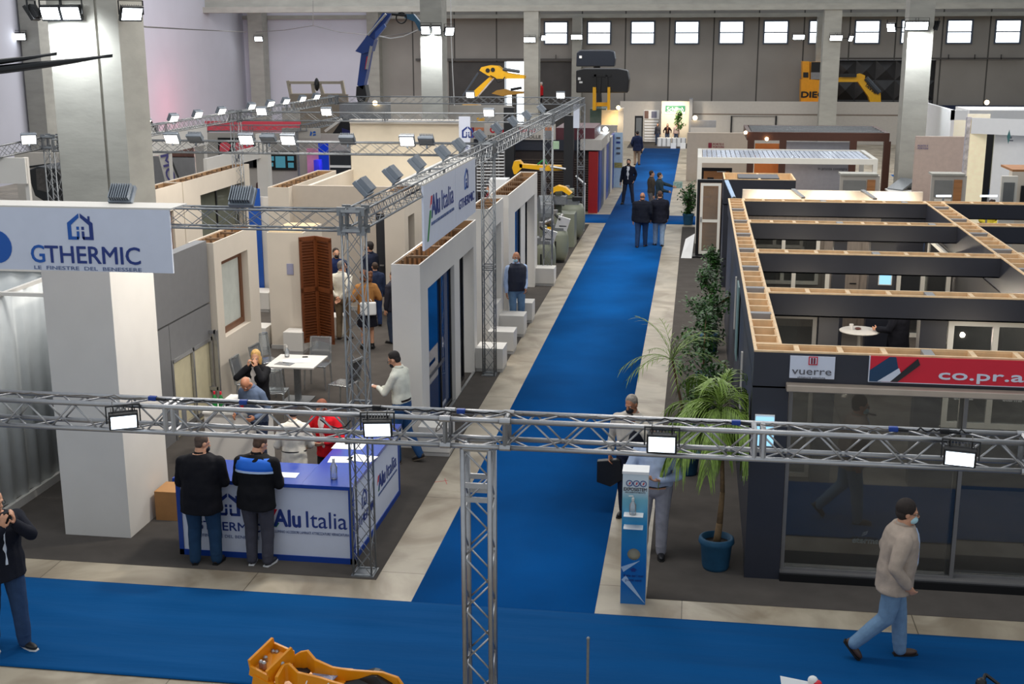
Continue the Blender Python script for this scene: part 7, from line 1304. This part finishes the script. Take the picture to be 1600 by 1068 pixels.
person('head of a fair man behind the nearest glass wall', (-5.9, 25.2, 0), 100, 1.72, 1.1, 'jacket', (60, 62, 70), hair='short', hc=(150, 110, 80)); person('dark haired person half hidden behind the nearest glass wall', (-6.35, 25.4, 0), 60, 1.6, 1.1, 'jacket', (50, 50, 60), hair='short', hc=(46, 34, 28))
person('bald man in navy vest, pale blue shirt and jeans, blue mask, at the third wall', (-3.93, 27.1, 0), -150, 1.78, 1.15, 'vest', (176, 196, 230), (26, 32, 52), 'trousers', (98, 128, 160), (40, 36, 36), hair='bald', mask=(170, 206, 224), yaw=35, hl=(-.16, .14, .93), hr=(.26, .06, .86), near=True, skin=SK2, belly=.03)
# aisle walkers
person('bald man in dark jacket and dark jeans walking away, left of the couple', at(1002, 386), -4, 1.74, 1.3, 'jacket', (24, 28, 40), None, 'trousers', (40, 62, 96), (110, 84, 74), hair='fringe', hc=(120, 92, 80), yaw=15, hr=(.25, .1, .9), hl=(-.28, 0, .82), fl=(-.12, -.12, 0, 0), fr=(.1, .14, 0, 0), belly=.03, skin=SK2)
person('man in dark blazer and pale jeans walking away, right of the couple', at(1029, 384), 6, 1.76, 1.25, 'coat', (28, 30, 42), None, 'trousers', LJ, (26, 24, 24), hair='short', hc=(84, 58, 46), yaw=5, fl=(-.1, .12, 0, 0), fr=(.1, -.08, 0, 0), hr=(.26, .1, .86))
person('man in dark suit and white shirt with mask facing the camera on the aisle', at(981, 319), 175, 1.8, 1.1, 'jacket', (24, 28, 44), (222, 222, 226), 'trousers', (26, 32, 52), (20, 20, 22), hair='short', hc=(32, 28, 28), mask=(28, 28, 32), fl=(-.2, 0, 0, 0), fr=(.2, 0, 0, 0), hl=(-.22, .0, .93), hr=(.3, 0, .86))
t = person('man in dark green jacket holding out a brochure on the aisle', at(1029, 343), -78, 1.72, 1.1, 'jacket', (52, 66, 72), None, 'trousers', (44, 54, 70), hair='short', hc=(60, 54, 52), hl=(-.08, .5, 1.22), hr=(.15, .3, 1.05), pl=(-1, -.5, -.6), mask=(170, 180, 190))
item('brochure', 'green and white brochure held out by the man on the aisle', 'brochure', t, 0, (.02, .34, .24), (0, .2, .05), mat=M('brochure_green', (150, 176, 166), .4, var=.4, scale=12))
person('man in brown sweater standing left of the man with the brochure', (at(1018, 341)[0] - .05, at(1018, 341)[1] + .35, 0), -70, 1.72, 1.1, 'sweater', (74, 66, 58), None, 'trousers', (120, 116, 112), hair='short', hc=(50, 40, 38))
person('tall man in navy jacket and beige trousers walking away at the end of the aisle', at(995, 258), 0, 1.78, 1.1, 'coat', (24, 34, 62), None, 'trousers', (146, 124, 104), (40, 30, 28), hair='short', hc=(28, 24, 24), hl=(-.24, .1, .95), fr=(.1, .1, 0, 0))
q = YP(1043, 200, 78.2); person('woman in black with brown scarf sitting behind the desk of the green signed stand', (q.x, 78.2, 0), 180, 1.3, 1.1, 'sweater', (40, 24, 26), (120, 84, 60), hair='long', hc=(60, 36, 28), hl=(-.3, .15, 1.0), hr=(.3, .15, 1.0), fem=True)
q = YP(1057, 200, 78.4); person('second person half hidden by the plant on the desk of the green signed stand', (q.x, 78.4, 0), 160, 1.3, 1.1, 'sweater', (170, 150, 146), hair='short', hc=(60, 40, 34)); q = YP(1031, 200, 79.0) ; person('person with dark hair at the left end of the green signed desk', (q.x - .1, 78.0, 0), 150, 1.34, 1.1, 'sweater', (60, 60, 66), hair='long', hc=(30, 26, 26), fem=True)
# man on the phone and man at the sanitizer
t = person('man in pale shirt and black mask phoning under the palm fronds, jacket over arm', (-.74, 16.1, 0), 168, 1.76, 1.25, 'shirt', (196, 188, 176), None, 'trousers', (34, 38, 58), hair='short', hc=(150, 140, 130), mask=(24, 24, 28), lean=3, yaw=15, pitch=14, hl=(-.08, .26, 1.38), hr=(.28, .1, .9), pl=(-1, -.1, -1), hand_l=((.1, .1, 1), (.9, -.3, 0), .9), near=True, belly=.03, skin=SK2)
item('phone', 'dark phone at the ear of the man under the palm fronds', 'phone', t, 0, (.03, .07, .14), (.03, .0, .08))
c = held(t, 0, (-.04, -.02, -.2)); tag(blob(MB().ell(c, (.11, .10, .18)).ell(c + V((.06, .02, -.12)), (.1, .08, .13)), 'folded_jacket', M('cloth_24_27_38', DN), None, .012, .02), 'black jacket hung over the arm of the man on the phone', 'jacket')
c = held(t, 1, (0, .02, -.22)); tag(MB().prism([c + V((-.17, -.06, .12)), c + V((.15, -.06, .16)), c + V((.19, -.06, -.12)), c + V((.02, -.06, -.24)), c + V((-.17, -.06, -.18))], (0, .1, 0)).build('briefcase', BLACK, bevel=.01), 'black bag carried by the man on the phone, beside the sanitizer column', 'bag')
p = G(1028, 872); t = person('man in light blue shirt and grey trousers rubbing his hands at the sanitizer column', (p.x - .06, p.y + .12, 0), 172, 1.76, 1.25, 'shirt', (168, 184, 212), None, 'trousers', (150, 150, 160), (30, 30, 34), None, 'short', (110, 90, 80), (190, 206, 216), lean=6, pitch=25, yaw=-5, hl=(-.1, .27, 1.10), hr=(.12, .30, 1.12), pl=(-1.2, -.4, -.4), pr=(1.2, -.4, -.4), fl=(-.1, .04, 0, 0), fr=(.16, -.05, 0, 0), near=True, belt=(24, 22, 24), belly=.05, hand_l=((.8, .6, .1), (0, -.3, 1), .6), hand_r=((-.8, .6, .1), (0, -.2, 1), .6))
# inside the right stand and far right
person('person in dark suit standing at the round bistro table inside the right stand', (3.85, 23.35, 0), 60, 1.78, 1.3, 'coat', (22, 24, 34), None, 'trousers', (24, 26, 36), (16, 16, 18), hair='short', hc=(40, 32, 30), hl=(-.25, .3, 1.1), hr=(.28, .05, .85), near=True)
q = YP(1550, 300, 38.5); person('woman in yellow jacket with mask beside the blue carpet on the far right', (q.x, 38.5, 0), 175, 1.72, 1.1, 'coat', (206, 186, 60), None, 'trousers', (30, 36, 60), hair='curly', hc=(48, 34, 32), mask=(150, 160, 190), hl=(-.1, .25, 1.05), hr=(.1, .25, 1.05), pl=(-1, -.3, -.6), pr=(1, -.3, -.6), fem=True)
q = YP(1576, 300, 39.5); person('bald man in black beside the woman in yellow', (q.x, 39.5, 0), 175, 1.78, 1.1, 'sweater', (30, 30, 36), hair='fringe', hc=(120, 100, 90), mask=(180, 190, 200))
q = YP(1333, 270, 37.5); person('blonde person behind the left grey sample stand', (q.x, 37.5, 0), 20, 1.45, 1.1, 'sweater', (180, 150, 120), hair='long', hc=(196, 160, 110), fem=True)
q = YP(1376, 270, 39); person('person in dark clothes beside the white pergola post', (q.x, 39, 0), -60, 1.4, 1.1, 'sweater', (44, 44, 48), hair='short', hc=(40, 36, 36)); q = YP(1449, 270, 39); person('person in dark clothes behind the right grey sample stand', (q.x, 39, 0), -60, 1.4, 1.1, 'jacket', (34, 34, 38), hair='short', hc=(34, 30, 30))
# far left stand and shutter stand
q = YP(506, 260, 43.5); person('man in pale sweater seen from behind before the blue lit display', (q.x, 43.5, 0), 20, 1.78, 1.1, 'sweater', (150, 128, 132), None, 'trousers', (34, 30, 36), hair='short', hc=(40, 30, 28)); q = YP(409, 290, 43); person('person in brown sweater half hidden by the white frame post', (q.x, 43, 0), 60, 1.7, 1.1, 'sweater', (86, 66, 66), None, 'trousers', (30, 28, 30), hair='short', hc=(50, 40, 36))
q = YP(765, 300, 40); person('man in red shirt with mask behind the open topped aisle walls', (q.x, 40, 0), 110, 1.76, 1.1, 'sweater', (140, 34, 40), None, 'trousers', (34, 34, 40), hair='short', hc=(50, 30, 26), mask=(176, 170, 176)); q = YP(848, 125, 80); pl_ = thing('work_platform', 'dark platform behind the far middle column carrying a worker in red', 'platform', (q.x, 80, 0)); MB().box(q.x - .6, q.x + .6, 79.6, 80.6, 1.9, 2.0).build('deck', BLACK, pl_); MB().box(q.x - .5, q.x + .5, 79.7, 80.5, 0, 1.9).build('base', BLACK, pl_)
person('worker in red top and white helmet beside the far middle column', (q.x - .1, 80, 2.0), 90, 1.75, 1.1, 'sweater', (190, 30, 36), None, 'trousers', (30, 30, 36), hair='short', hc=(200, 190, 186))
q = YP(921, 262, 60) ; q = YP(263, 345, 24.0)
person('person reaching over the wall behind the sign truss', (YP(318, 350, 22.8).x, 22.9, 0), 120, 1.7, 1.1, 'sweater', (60, 70, 92), hair='short', hc=(60, 44, 38))
